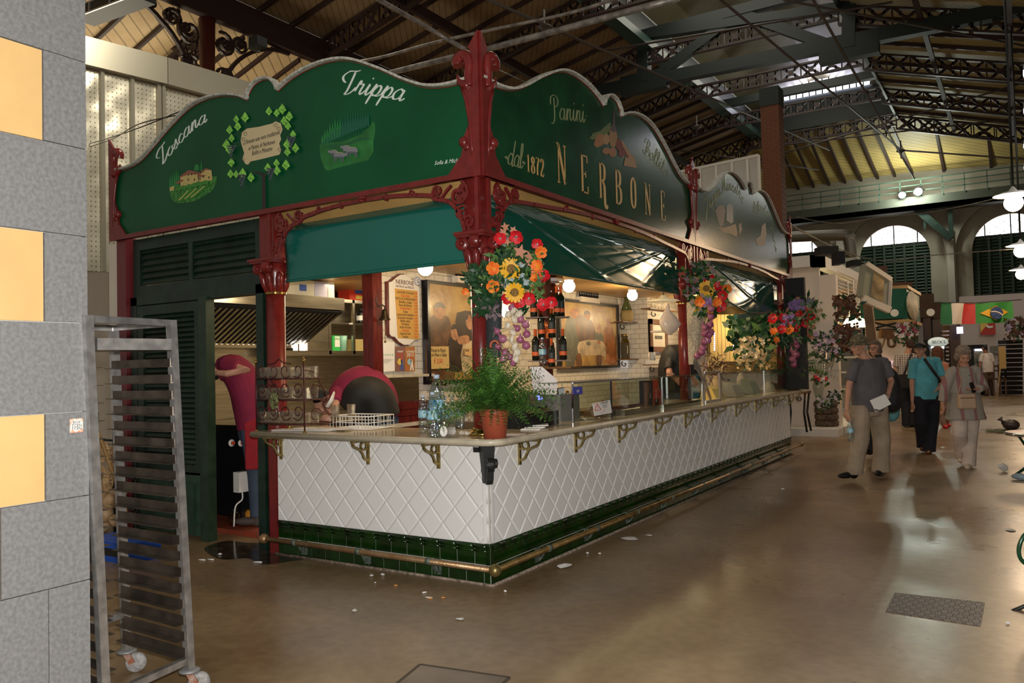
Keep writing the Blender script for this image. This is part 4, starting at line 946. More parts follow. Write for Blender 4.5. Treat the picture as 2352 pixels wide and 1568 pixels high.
sh += [(pwall, [z1(*p) for p in ((735, 960), (775, 945), (860, 935), (866, 995), (800, 1020), (738, 1030))]), (proof, [z1(*p) for p in ((728, 962), (795, 912), (865, 925), (862, 940), (790, 945), (735, 965))]), (pwall, [z1(*p) for p in ((870, 930), (920, 905), (962, 915), (968, 985), (905, 992), (870, 1000))]), (proof, [z1(*p) for p in ((865, 935), (920, 898), (966, 912), (920, 912), (880, 945), (925, 948), (905, 960), (868, 966))]), (proof, [z1(*p) for p in ((700, 1005), (745, 980), (765, 985), (718, 1012))]), (pwall, [z1(*p) for p in ((660, 1040), (685, 1025), (695, 1030), (690, 1060), (662, 1062))])]
for x, y_ in ((795, 945), (820, 942), (845, 938), (795, 980), (840, 980), (885, 925), (905, 960), (945, 965), (880, 975)): sh.append((pwin, [z1(x-4, y_+8), z1(x+4, y_+7), z1(x+4, y_-8), z1(x-4, y_-7)]))
for k in range(7): sh.append((pyl if k % 2 else pleaf2, [z1(700+k*22, 1135-k*5), z1(760+k*30, 1070-k*9), z1(770+k*30, 1072-k*9), z1(712+k*22, 1137-k*5)]))
for k in range(6): sh.append((pleaf2, [z1(700+k*40, 1060-k*9), z1(715+k*40, 1030-k*9), z1(745+k*40, 1035-k*9), z1(740+k*40, 1062-k*9)]))
paint(sL, 'villa_painting', sh, X, -Y, None, None, LP)
sh = [(pscr, [z1(*p) for p in ((1180, 640), (1215, 612), (1300, 600), (1400, 575), (1420, 560), (1460, 575), (1472, 620), (1455, 660), (1462, 690), (1448, 720), (1462, 770), (1450, 800), (1430, 805), (1330, 830), (1240, 850), (1225, 872), (1205, 868), (1182, 830), (1196, 790), (1180, 740), (1170, 700))])]
for cx, cy in ((1205, 650), (1192, 690), (1425, 590), (1450, 615), (1190, 835), (1460, 765)):
 for k in range(10): a0, a1 = k*.6, (k+1)*.6; sh.append((pwin, [z1(cx+13*math.cos(a0), cy+13*math.sin(a0)), z1(cx+13*math.cos(a1), cy+13*math.sin(a1)), z1(cx+10*math.cos(a1), cy+10*math.sin(a1)), z1(cx+10*math.cos(a0), cy+10*math.sin(a0))]))
sh.append((ptrunk, [z1(1335, 1198), z1(1362, 1196), z1(1356, 965), z1(1372, 930), (z1(1400, 905)), z1(1350, 945), z1(1310, 925), z1(1250, 930), z1(1315, 940), z1(1335, 965)]))
for k, (x, y_) in enumerate(((1148, 548), (1212, 536), (1160, 600), (1102, 625), (1116, 685), (1080, 732), (1102, 768), (1115, 860), (1110, 942), (1150, 945), (1198, 938), (1258, 968), (1388, 492), (1444, 505), (1484, 478), (1535, 530), (1498, 562), (1526, 598), (1564, 658), (1522, 730), (1582, 758), (1524, 785), (1446, 866), (1514, 880), (1450, 920), (1384, 900))):
 s = 23+(k*7 % 9); pts = [z1(x+s*r*math.cos(a), y_+s*r*1.15*math.sin(a)) for a, r in ((.2, 1), (.9, .7), (1.5, 1.1), (2.2, .75), (3.0, 1), (3.9, .7), (4.7, 1.15), (5.5, .75))]
 sh.append((pleaf, pts)); sh.append((pleaf2, [z1(x-s*.5, y_+s*.1), z1(x+s*.1, y_+s*.4), z1(x+s*.5, y_+s*.5), z1(x, y_+s*.15)]))
for cx, cy, n_ in ((1122, 775, 1), (1200, 985, 0), (1410, 940, 0), (1560, 715, 1)):
 for r in range(6):
  for q in range(5-r if r < 5 else 1): x, y_ = cx-(4-r)*6+q*13, cy-30+r*17; sh.append((pgrape if (r+q) % 2 else pgrey2, [z1(x+7*math.cos(a*1.05), y_+8*math.sin(a*1.05)) for a in range(6)]))
paint(sL, 'vine_scroll_painting', sh, X, -Y, None, None, LP)
for k, (t_, a, b) in enumerate((('a Firenze una vera tradizione', (1188, 732), (1455, 655)), ('«i Panino di Nerbone»', (1225, 772), (1420, 722)), ('Bolliti e Minestre', (1250, 808), (1400, 772)))):
 p, q = at(1, 0, *z1(*a)), at(1, 0, *z1(*b)); d = (q-p)
 o = text('scroll_writing', t_, (p+q)/2+Vector((0, -.004, .018)), d, Z, .055, m_ink, sL, .0003, shear=.35)
 w_ = max(v.co.x for v in o.data.vertices)-min(v.co.x for v in o.data.vertices); f = d.length*.98/w_; c_ = (p+q)/2
 for v in o.data.vertices: dx = v.co.x-c_.x; v.co.x = c_.x+dx*f; v.co.z += -(dx)*d.z/d.length*0+0
sh = [(pg2, [z2_(*p) for p in ((205, 870), (240, 850), (400, 840), (560, 780), (640, 700), (655, 665), (680, 690), (680, 760), (665, 830), (665, 930), (620, 1000), (500, 1030), (380, 1060), (270, 1092), (245, 1070), (215, 990), (203, 930))]), (pg3, [z2_(*p) for p in ((240, 880), (420, 860), (560, 800), (660, 820), (520, 840), (440, 880), (300, 900))])]
for k in range(19):
 x = 228+k*22; t = 780-k*12+(k*37 % 23)-(30 if k > 2 else 0); b = 872-k*9
 t = max(t-60+(k*13 % 31), 590)
 if k == 0: t = 775
 sh.append((pcy if k < 8 else pcy2, [z2_(x-9, b-10), z2_(x-10, (b+t)/2), z2_(x, t), z2_(x+10, (b+t)/2), z2_(x+12, b)])); sh.append((pcy2, [z2_(x-2, b), z2_(x-1, t+60), z2_(x+11, (b+t)/2+20), z2_(x+13, b+2)]))
def cow(x, y_, s, f=1):
 c = lambda a, b: z2_(x+a*s*f, y_+b*s)
 return [(pgrey, [c(-40, 0), c(-38, -28), c(-10, -36), c(30, -34), c(42, -26), c(46, 0), c(30, 8), c(-20, 10)]), (pgrey, [c(-60, -8), c(-66, -24), c(-54, -34), c(-38, -30), (c(-38, -6))])]+[(pgrey2, [c(a, 0), c(a+10, 0), c(a+8, 38), c(a+1, 38)]) for a in (-34, -16, 22, 34)]+[(pyl, [c(-38, -29), c(-10, -38), c(30, -36), c(28, -33), (c(-10, -34))]), (pgrey2, [c(-38, 2), c(-20, -4), c(30, -2), c(46, 2), c(30, 10), c(-20, 12)])]
for a in ((440, 905, .8, 1), (335, 945, .8, 1), (385, 975, 1.1, -1), (490, 935, 1.15, 1)): sh += cow(*a)
paint(sL, 'cattle_painting', sh, X, -Y, None, None, LP)
# still life on the middle sign
z3_ = lambda x, y_: (1040+x/3.137, 60+y_/3.137)
pon = mat('paint_onion', (.30, .13, .05), .5); pflask = mat('paint_flask', (.28, .16, .06), .5); pfl2 = mat('paint_flask_neck', (.05, .02, .02), .4); pmeat = mat('paint_meat', (.16, .02, .015), .5); pbread = mat('paint_bread', (.34, .20, .09), .5); pdull = mat('paint_faded_herb', (.09, .13, .03), .5)
ov = lambda cx, cy, rx, ry, m, n_=12: (m, [z3_(cx+rx*math.cos(k*2*math.pi/n_), cy+ry*math.sin(k*2*math.pi/n_)) for k in range(n_)])
sh = [(pdull, [z3_(*p) for p in ((985, 810), (1010, 770), (1060, 755), (1100, 720), (1135, 690), (1140, 740), (1110, 780), (1060, 800), (1010, 820))]), ov(1060, 820, 34, 45, pon), ov(1105, 815, 24, 40, pbread), ov(1040, 845, 24, 30, pon), (pflask, [z3_(*p) for p in ((1132, 740), (1176, 745), (1184, 800), (1178, 850), (1160, 880), (1135, 865), (1122, 810))]), (pfl2, [z3_(*p) for p in ((1130, 745), (1150, 700), (1158, 600), (1166, 590), (1166, 700), (1178, 755), (1155, 765))]), ov(1105, 900, 30, 24, pon), ov(1150, 910, 26, 34, pon), ov(1198, 855, 26, 42, pmeat), ov(1215, 915, 26, 28, pmeat), (pmeat, [z3_(*p) for p in ((1215, 850), (1235, 870), (1280, 945), (1262, 955), (1222, 900))]), (pbread, [z3_(*p) for p in ((1240, 940), (1262, 950), (1290, 925), (1310, 955), (1325, 1025), (1280, 1015), (1228, 1005))]), (pbread, [z3_(*p) for p in ((1208, 820), (1230, 840), (1285, 930), (1270, 950), (1225, 870))])]
paint(sR, 'still_life_painting', sh, Y, X, None, None, RP)
z4_ = lambda x, y_: (1500+x/3.6475, 330+y_/3.6475)
pf1 = mat('paint_faded_brown', (.09, .045, .02), .5); pf2 = mat('paint_faded_orange', (.25, .13, .03), .5); pf3 = mat('paint_dark_bottle', (.015, .012, .01), .4)
o4 = lambda m, *p: (m, [z4_(*q) for q in p])
sh = [o4(pf1, (520, 560), (545, 520), (590, 515), (605, 560), (590, 680), (560, 700)), o4(pf3, (615, 520), (640, 495), (668, 520), (672, 650), (655, 670), (615, 640)), o4(pf2, (545, 700), (590, 705), (640, 690), (690, 670), (705, 740), (700, 780), (640, 750), (590, 745)), o4(pf1, (860, 800), (900, 770), (910, 690), (940, 660), (950, 760), (930, 850), (870, 850)), o4(pf1, (715, 680), (735, 660), (745, 720), (720, 770))]
paint(sF, 'faded_painting', sh, Y, X, None, None, RP)
# gold lit soffit behind the arches, inner ceiling ------------------------------------
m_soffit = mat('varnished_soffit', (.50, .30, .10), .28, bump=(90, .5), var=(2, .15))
struct(MB().box(-4.2, -.3, .3, 8.6, 2.50, 2.56).build('ceiling_kiosk', m_soffit))
tag(MB().hexa([(-.36, .36, 2.5), (-.30, .30, 2.5), (-.30, 8.6, 2.5), (-.36, 8.6, 2.5), (-.16, .16, 2.88), (-.10, .10, 2.88), (-.10, 8.7, 2.88), (-.16, 8.7, 2.88)]).build('slanted_soffit_board', m_soffit), 'varnished golden board leaning behind the frieze of the right side', 'board')
tag(MB().hexa([(-2.15, .36, 2.5), (-.36, .36, 2.5), (-.36, .42, 2.5), (-2.15, .42, 2.5), (-2.15, .10, 2.88), (-.16, .10, 2.88), (-.16, .16, 2.88), (-2.15, .16, 2.88)]).build('slanted_soffit_board', m_soffit), 'varnished golden board leaning behind the frieze of the left side', 'board')
# awnings ---------------------------------------------------------------------
def awning(label, fn, nu, nv, m, hem):
 root = thing('awning', label, 'awning', fn(.5, 1))
 vs = [fn(i/nu, j/nv) for j in range(nv+1) for i in range(nu+1)]
 fs = [(j*(nu+1)+i, j*(nu+1)+i+1, (j+1)*(nu+1)+i+1, (j+1)*(nu+1)+i) for j in range(nv) for i in range(nu)]
 mb = MB(); mb.add(vs, fs, True); o = mb.build('canvas', m, root)
 s = o.modifiers.new('thick', 'SOLIDIFY'); s.thickness = .004; s.offset = 0
 mb = MB(); mb.tube([fn(i/nu, 0) for i in range(nu+1)], hem, 8); mb.build('hem', m, root)
def wl_(u, v):
 x = -2.08+u*(1.90); z = 2.262+v*.52
 y = .10-.03*v+.012*math.sin(u*5+v*4)*(1-v)+.05*max(0, v-.72)*4*(1-u*.3)
 if v > .8: y += (v-.8)*.5
 return Vector((x, y, z))
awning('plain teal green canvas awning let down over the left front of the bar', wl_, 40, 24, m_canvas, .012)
def folds(u, v, ku, amp, seed):
 # creases fanning from the upper corners to the middle of the hem
 s = 0; r = random.Random(seed)
 for k in range(6):
  a = .12+.85*k/6+r.uniform(-.03, .03); t = math.atan2(1-v, max(u, .001))/(math.pi/2); s += amp*math.exp(-((t-a)/.016)**2)*min(1, 3*math.hypot(u, 1-v))*(1.2-math.hypot(u, 1-v)*.8)*r.uniform(-.5, 1)
  t2 = math.atan2(1-v, max(1-u, .001))/(math.pi/2); a2 = .1+.85*k/6+r.uniform(-.03, .03); s += amp*math.exp(-((t2-a2)/.016)**2)*min(1, 3*math.hypot(1-u, 1-v))*(1.2-math.hypot(1-u, 1-v)*.8)*r.uniform(-.4, 1)
 return s
def wr_(u, v):
 y = .10+u*3.95; sag = .0*math.sin(math.pi*u); z = 2.25+.02*u+v*(.54)
 x = -.10+.03*math.sin(u*math.pi)*(1-v)+folds(u, v, 0, .016, 3)*(1-.3*v)-.25*max(0, v-.75)
 return Vector((x, y, z+.012*math.sin(u*9)*v*(1-v)))
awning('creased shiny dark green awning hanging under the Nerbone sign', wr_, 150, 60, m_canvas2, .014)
def wf_(u, v):
 y = 4.45+u*4.0; lo = 2.50-.36*math.sin(min(1, u*1.35)*math.pi/2)+.16*max(0, u-.55)/.45; z = lo+v*(2.80-lo)
 x = -.10+.04*math.sin(u*math.pi)*(1-v)+folds(u, v, 0, .018, 8)-.25*max(0, v-.75)
 return Vector((x, y, z))
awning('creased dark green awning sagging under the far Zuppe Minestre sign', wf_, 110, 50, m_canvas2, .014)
p0, p1 = at(0, -.1, 1690, 728), at(0, -.1, 1775, 712)
tag(MB().bar(p0, p1, .05, .06).build('awning_roller', m_canvas), 'green roller tube under the hem of the far awning', 'roller')
# --- green louvred shutters at the left -------------------------------------------------
root = thing('louvred_transom', 'dark green louvred panel above the kitchen door under the Toscana sign', 'shutter', (-3.3, .1, 2.28))
def louvre(root, x0, x1, z0, z1, y=.1, fw=.07, pitch=.048, split=None, name='louvres', slat=None):
 mb = MB(); mb.box(x0, x0+fw, y, y+.05, z0, z1); mb.box(x1-fw, x1, y, y+.05, z0, z1); mb.box(x0+fw, x1-fw, y, y+.05, z0, z0+fw); mb.box(x0+fw, x1-fw, y, y+.05, z1-fw, z1)
 if split: mb.box(split-.03, split+.03, y+.001, y+.049, z0+fw, z1-fw)
 mb.build('frame', m_dkgreen, root)
 mb = MB(); z = z0+fw+.01
 while z < z1-fw-.02:
  mb.hexa([(x0+fw, y+.004, z), (x1-fw, y+.004, z), (x1-fw, y+.012, z-.006), (x0+fw, y+.012, z-.006), (x0+fw, y+.04, z+pitch*1.2), (x1-fw, y+.04, z+pitch*1.2), (x1-fw, y+.046, z+pitch*1.15), (x0+fw, y+.046, z+pitch*1.15)]); z += pitch
 mb.build('slats', m_dkgreen, root)
louvre(root, -4.22, -2.33, 2.26, 2.83, .08, .11, .062, -3.33)
struct(MB().box(-4.24, -2.33, .06, .18, 2.18, 2.26).box(-4.24, -4.14, .06, .18, 0, 2.26).box(-2.42, -2.33, .06, .16, 0, 2.26).build('door_frame_1', m_dkgreen))
root = thing('louvred_door_leaf', 'tall dark green louvred door leaf with a solid lower panel behind the tray rack', 'door', (-3.5, .1, 0))
louvre(root, -4.13, -3.17, .58, 2.17, .06, .09, .047)
mb = MB(); mb.box(-4.13, -3.17, .06, .11, .03, .6); mb.box(-4.02, -3.28, .045, .06, .14, .5); mb.build('lower_panel', mat('scuffed_green', (.010, .035, .022), .45, var=(12, .6), col2=(.02, .06, .035)), root)
struct(MB().box(-3.16, -3.05, .03, .12, 0, 2.2).box(-3.2, -3.16, .12, .2, 0, 2.2).build('door_jamb_1', mat('jamb_green', (.008, .026, .014), .4, var=(9, .5), col2=(.02, .045, .025))))
# ================================================================ INSIDE THE KIOSK
def atd(depth, px, py):
 """surveyed point at a given depth along the view axis"""
 return EYE + (CF + CR*(px-1176)/FPX - CU*(py-784)/FPX)*depth
XW = -2.0
m_wtile_y = tiles('white_wall_tile_side', (.72, .66, .55), (.42, .37, .28), .15, .075, (1, 2), .1, .004, .5, (.76, .70, .60))
m_wtile_x = tiles('white_wall_tile_front', (.72, .66, .55), (.42, .37, .28), .15, .075, (0, 2), .1, .004, .5, (.76, .70, .60))
zl1 = at(0, XW, 900, 862).z
mb = MB(); mb.box(XW-.1, XW, 1.05, 1.86, zl1, 2.5); mb.box(XW-.1, XW, 1.86, 6.85, 0, 2.5); mb.box(XW-.1, XW, 1.05, 1.86, 0, 1.0)
struct(mb.build('wall_tiled', m_wtile_y))
struct(MB().box(XW-.1, -1.66, 6.85, 6.95, 0, 2.5).build('wall_tiled_return', m_wtile_x)); struct(MB().box(-1.76, -1.66, 6.95, 8.75, 0, 2.5).build('wall_tiled_far', m_wtile_y))
struct(MB().box(-4.25, -4.2, .2, 8.7, 0, 2.5).build('wall_kitchen', m_steel)); struct(MB().box(-4.2, -2.1, 5.4, 5.5, 0, 2.5).build('wall_kitchen_end', m_steel))
tag(MB().box(XW-.06, XW+.07, 1.0, 1.13, 0, 2.5).build('wooden_pillar', m_wood), 'varnished dark red wooden pillar beside the hanging bell', 'pillar')
tag(MB().box(XW-.15, XW+.28, .98, 1.9, .965, 1.0).build('marble_ledge', m_marble_edge), 'grey marble ledge at the foot of the red wooden pillar', 'ledge')
tag(MB().box(XW-.1, XW+.09, 1.13, 1.88, zl1-.02, zl1+.006).build('marble_sill', m_marble_edge), 'narrow pale sill carrying the restaurant posters', 'sill')
struct(MB().box(XW-.1, XW+.26, .98, 1.9, 0, .965).build('wall_ledge_front', m_wood))
m_cupb = mat('back_worktop', (.20, .13, .07), .4)
root = thing('back_counter', 'low dark back counter under the tiled wall', 'counter', (XW+.3, 4, 0))
MB().box(XW, XW+.5, 1.95, 6.8, 0, .86).build('cabinet', m_blackm, root); MB().box(XW, XW+.54, 1.92, 6.8, .86, .9).build('top', m_steel, root)
# crates / trays stack by the ledge
for k in range(3):
 root = thing('wooden_tray', ['dark red wooden tray at the bottom of the stack on the marble ledge', 'dark red wooden tray in the middle of the stack on the marble ledge', 'dark red wooden tray topmost of the stack on the marble ledge'][k], 'tray', (XW+.1, 1.5, 1+k*.06), 'wooden trays by the pillar')
 z = 1.0+k*.062; x0, x1, y0, y1 = XW-.08, XW+.26, 1.16, 1.86-.03*k; mb = MB(); mb.box(x0, x1, y0, y1, z, z+.012)
 mb.build('base', m_wood, root); mb = MB(); mb.box(x0, x0+.015, y0, y1, z+.012, z+.058); mb.box(x1-.015, x1, y0, y1, z+.012, z+.058); mb.box(x0+.015, x1-.015, y0, y0+.015, z+.012, z+.058); mb.box(x0+.015, x1-.015, y1-.015, y1, z+.012, z+.058); mb.build('side', m_wood, root)
# steel range hood
hx = -3.3; A, B = at(0, hx, 470, 669), at(0, hx, 791, 681); zt = (A.z+B.z)/2+.01; zb = zt-.135; y0h, y1h = .22, B.y
root = thing('range_hood', 'large stainless steel range hood with slanted grease filters over the kitchen stove', 'range hood', (hx-.4, 1.2, zb))
MB().box(-4.19, hx, y0h, y1h, zb, zt).build('canopy', m_steel, root)
bx, bz = -4.0, 1.83
mb = MB(); mb.hexa([(bx, y0h, bz), (bx, y1h-.02, bz), (bx+.02, y1h-.02, bz-.02), (bx+.02, y0h, bz-.02), (hx-.04, y0h, zb), (hx-.04, y1h-.02, zb), (hx, y1h-.02, zb-.02), (hx, y0h, zb-.02)]); mb.build('filter_plate', m_blackm, root)
mb = MB(); n = 26
for i in range(n):
 y = y0h+.03+(y1h-y0h-.06)*i/n; mb.hexa([(bx+.04, y, bz-.05), (bx+.04, y+.035, bz-.05), (bx+.06, y+.035, bz-.055), (bx+.06, y, bz-.055), (hx-.04, y, zb-.045), (hx-.04, y+.035, zb-.045), (hx-.02, y+.035, zb-.05), (hx-.02, y, zb-.05)])
mb.build('filter_bars', m_steel, root); MB().box(-4.15, bx+.1, y0h, y1h, bz-.06, bz-.02).build('gutter', m_steel, root)
# steel cupboards to the right of the hood
root = thing('steel_wall_cupboard', 'stainless steel wall cupboard with open shelves right of the range hood', 'cupboard', (-3.9, 2.5, 1.69))
P = lambda px, py, x=-3.88: at(0, x, px, py)
yl0, ym, yr0 = P(655, 813).y, P(812, 813).y, 3.5; z0c = P(760, 813).z; z1c = P(800, 688).z
mb = MB(); mb.box(-4.18, -3.9, yl0, yr0, z0c, z0c+.03); mb.box(-4.18, -3.9, yl0, yr0, z1c-.03, z1c); mb.box(-4.18, -4.14, yl0, yr0, z0c, z1c); mb.box(-4.18, -3.9, yl0, yl0+.03, z0c, z1c)
mb.build('carcass', m_steel, root)
mb = MB(); mb.box(-3.9, -3.87, yl0, yr0, z0c-.02, z0c+.04); mb.box(-3.9, -3.87, yl0, yr0, z1c-.04, z1c)
for px in (757, 812): y = P(px, 760).y; mb.box(-3.9, -3.87, y-.02, y+.02, z0c, z1c)
mb.build('face_frame', m_steel, root); zsft = P(790, 742).z; MB().box(-4.14, -3.9, yl0, yr0, zsft-.01, zsft+.01).build('shelf', m_steel, root)
y0, y1 = P(703, 760).y, P(752, 760).y; MB().box(-3.9, -3.86, y0, y1, z0c+.04, P(730, 722).z).build('door', m_steel, root)
bw = bulb('kitchen_window_glow', (1, .96, 1), 2.2)
wi = struct(MB().box(-3.895, -3.88, P(675, 790).y, P(702, 790).y, P(690, 806).z, P(690, 755).z).build('window_6', bw)); MB().box(-3.878, -3.87, P(683, 790).y, P(686, 790).y, P(690, 806).z, P(690, 755).z).build('window_frame', m_steel, wi)
gp = mat('green_carton', (.03, .42, .08), .5); rp = mat('red_carton', (.68, .05, .02), .5); lb = mat('label_white', (.75, .75, .7), .5); bl = mat('label_blue', (.03, .09, .35), .5); ylw = mat('carton_yellow', (.7, .5, .08), .5)
def carton(name, p, dx, dy, dz, m, label, cat='box', parts=None, group=None):
 root = thing(name, label, cat, p, group); x, y, z = p
 MB().box(x-dx, x, y, y+dy, z, z+dz).build('body', m, root)
 for nm, (a0, a1, b0, b1), mm in (parts or []): MB().box(x, x+.003, y+a0*dy, y+a1*dy, z+b0*dz, z+b1*dz).build(nm, mm, root)
 return root
pc = P(776, 805, -3.95); carton('salt_carton', (-3.95, pc.y-.09, z0c+.03), .08, .13, .2, gp, 'green and white salt carton in the steel cupboard', parts=[('label', (.3, .95, .3, .95), lb)])
c_ = P(785, 792, -3.93); text('carton_writing', 'SALE', (-3.945, pc.y-.01, z0c+.19), Y, Z, .04, gp, None, .0005).name = 'carton_writing'
o = bpy.data.objects['carton_writing']; tag(o, 'green printed word on the salt carton in the steel cupboard', 'writing')
pc = P(792, 768, -3.95); tag(MB().lathe([(.045, 0), (.05, .12), (.06, .2)], (-3.98, P(801, 800).y, z0c+.03), 12).build('green_bottle', mat('pale_green', (.25, .5, .4), .3)), 'pale green jar standing beside the salt carton', 'jar')
# boxes on the hood and cupboards
pA = at(0, hx-.05, 668, 677); hz = zt
carton('cardboard_box', (hx-.05, at(0, hx-.05, 655, 670).y, hz), .3, at(0, hx-.05, 722, 670).y-at(0, hx-.05, 655, 670).y, .17, mat('white_card', (.62, .58, .45), .6), 'cream box with a small blue label on top of the range hood', parts=[('blue_label', (.48, .72, .3, .7), bl)])
carton('cardboard_box', (hx-.05, at(0, hx-.05, 723, 670).y, hz), .3, at(0, hx-.05, 752, 670).y-at(0, hx-.05, 723, 670).y, .17, mat('lilac_card', (.42, .40, .52), .6), 'pale lilac box on top of the range hood')
carton('cardboard_box', (hx-.05, at(0, hx-.05, 754, 670).y, hz), .3, at(0, hx-.05, 768, 670).y-at(0, hx-.05, 754, 670).y, .2, mat('white_card2', (.72, .66, .5), .6), 'tall white box on the right end of the range hood')
y0, y1 = P(806, 690).y, P(846, 690).y
carton('snack_box', (-3.9, y0, z1c), .2, y1-y0, .3, rp, 'red printed box on top of the steel cupboard', parts=[('print_oval', (.35, .9, .62, .9), mat('print_orange', (.75, .35, .2), .5)), ('print_oval', (.3, .8, .3, .52), bl), ('print_oval', (.35, .9, .06, .22), ylw)])
for k, px in enumerate((830, 842)):
 y = P(px, 740, -3.95).y; root = thing('preserve_jar', 'dark jar with white and red label on the upper cupboard shelf, %s' % ('left of two', 'right of two')[k], 'jar', (-3.96, y, zsft+.01))
 MB().lathe([(.05, 0), (.055, .02), (.055, .13), (.03, .16)], (-3.96, y, zsft+.01), 14).build('jar', m_black, root); MB().lathe([(.036, .16), (.036, .19)], (-3.96, y, zsft+.01), 12).build('lid', m_black, root); MB().lathe([(.0565, .04), (.0565, .1)], (-3.96, y, zsft+.01), 14, cap=False).build('label', lb, root)
carton('plastic_food_bag', (-3.94, P(818, 800).y, z0c+.03), .1, P(846, 800).y-P(818, 800).y-.02, .16, mat('clear_yellow_bag', (.6, .48, .2), .25, trans=.3), 'clear bag of yellow food on the lower cupboard shelf', 'bag')
# back splash fittings and stove ----------------------------------------
root = thing('kitchen_stove', 'black steel stove with two white ringed control knobs in the kitchen opening', 'stove', (-3.6, 1.2, 0))
sx = -3.25
MB().box(-4.15, sx, .55, 4.6, .12, .93).build('body', m_black, root); MB().box(-4.15, sx+.03, .52, 4.6, .93, 1.0).build('hob', m_steel, root)
MB().box(sx, sx+.02, .6, 1.3, .80, .9).build('control_panel', m_wood, root)
for px in (531, 553):
 p = at(0, sx+.02, px, 1017); MB().lathe([(.035, 0), (.035, .012), (.022, .014), (.022, .016)], p, 16, X).build('knob_ring', m_white, root); MB().lathe([(.016, .016), (.014, .04)], p, 10, X).build('knob', rp, root)
MB().box(sx, sx+.12, .9, 1.1, .25, .28).build('lower_rail', m_steel, root)
p = at(0, sx+.1, 556, 1107); root = thing('junction_box', 'grey wall junction box with a cable below the stove', 'box', p)
MB().box(p.x-.05, p.x+.03, p.y-.06, p.y+.05, p.z-.09, p.z+.1).build('box', m_white, root); MB().tube(spline([(p.x, p.y, p.z-.09), (p.x+.01, p.y-.01, p.z-.16), (p.x, p.y-.08, p.z-.22), (p.x, p.y-.1, p.z-.4)], 6), .008, 6).build('cable', m_white, root)
p = at(2, .05, 558, 1198); root = thing('steel_canister', 'tall polished steel canister on the kitchen floor under the stove', 'canister', p)
MB().lathe([(.045, 0), (.045, .22), (.05, .23), (.05, .245)], p, 16).build('body', m_chrome, root)
for k, (px, py, mm, lab) in enumerate(((538, 1205, m_glassd, 'clear glass jar on the kitchen floor left of the steel canister'), (576, 1200, mat('orange_jar', (.6, .25, .03), .2), 'jar of orange preserve on the kitchen floor right of the steel canister'))):
 p = at(2, .05, px, py); root = thing('kitchen_jar', lab, 'jar', p); MB().lathe([(.04, 0), (.055, .02), (.055, .1), (.035, .13)], p, 14).build('jar', mm, root); MB().lathe([(.038, .13), (.038, .155)], p, 12).build('lid', m_black, root)
# wall of steel behind the cook with a rail and a spring row
tag(MB().box(-4.18, -4.12, .6, 3.4, 1.28, 1.34).build('steel_rail', m_steel), 'steel rail along the kitchen splashback', 'rail')
# menu board, bell, posters ------------------------------------------------
px = XW+.03
MP = lambda a, b: (lambda p: (p.y, p.z))(at(0, px, 840+a/3.4087, 580+b/3.4087))
root = thing('menu_board', 'shaped white menu board headed Nerbone with a handwritten yellow price list', 'menu board', (px, 1.5, 2))
outl = [(185, 660), (172, 640), (165, 225), (190, 220), (230, 185), (265, 165), (300, 165), (340, 190), (370, 225), (385, 245), (420, 262), (425, 640), (395, 680), (370, 700), (335, 728), (290, 728), (250, 705), (215, 665)]
def outline(mb, pts, x, th, conv):
 q = [conv(*p) for p in pts]; ar = sum(q[i-1][0]*q[i][1]-q[i][0]*q[i-1][1] for i in range(len(q)))
 if ar < 0: q = q[::-1]
 return mb.prism(q, (x, 0, 0), Y, Z, X*th)
outline(MB(), outl, px-.03, .028, MP).build('backing', m_wood, root)
cx_, cy_ = 300, 450; outline(MB(), [(cx_+(a-cx_)*.93+6, cy_+(b-cy_)*.975) for a, b in outl], px-.002, .006, MP).build('face', m_white, root)
outline(MB(), [(224, 280), (400, 300), (415, 680), (248, 668)], px+.005, .003, MP).build('price_list', mat('yellow_paper', (.60, .33, .06), .6), root)
a, b = MP(262, 238), MP(345, 242); c = ((a[0]+b[0])/2, (a[1]+b[1])/2)
text('menu_heading', 'NERBONE', (px+.006, c[0], c[1]+.005), Y, Z, .062, m_wood, root, .0005)
a = MP(303, 262); text('menu_heading', 'DISTINTA dei PREZZI', (px+.006, a[0], a[1]-.01), Y, Z, .03, m_wood, root, .0005)
dishes = 'CROSTINI TOSCANI|Primi Piatti|PASTA AL POMODORO|Ribollita e Zuppa|Pasta alla Norma|Secondi Piatti|Trippa|Lampredotto Inzimino|Spezzatino di patate|Bollito misto|Porchetta|Arista Arrosto|Contorni|Fagioli all olio|Insalata'.split('|')
for i, t_ in enumerate(dishes):
 yy = 312+i*24.5; a = MP(242, yy); e_ = MP(365, yy+6); mm = m_redink if t_ in ('Primi Piatti', 'Secondi Piatti', 'Contorni') else m_ink
 text('menu_line', t_, (px+.009, (a[0]+e_[0])/2, (a[1]+e_[1])/2), Y, Z, .036, mm, root, .0004, shear=.2, xs=.8)
 e2 = MP(392, yy+8); text('menu_price', '%d,%02d' % (3+i % 5, (i*50) % 100), (px+.009, e2[0]-.01, e2[1]), Y, Z, .03, m_redink, root, .0004)
root = thing('brass_bell', 'small dark ship bell on a scrolled bracket fixed to the red wooden pillar', 'bell', (px, 1.2, 2))
p = at(0, XW+.14, 884, 735); mb = MB(); mb.lathe([(.055, 0), (.05, .01), (.032, .04), (.026, .08), (.018, .1), (.005, .105)], p, 18); mb.build('bell', mat('bell_bronze', (.05, .04, .025), .35, .8), root)
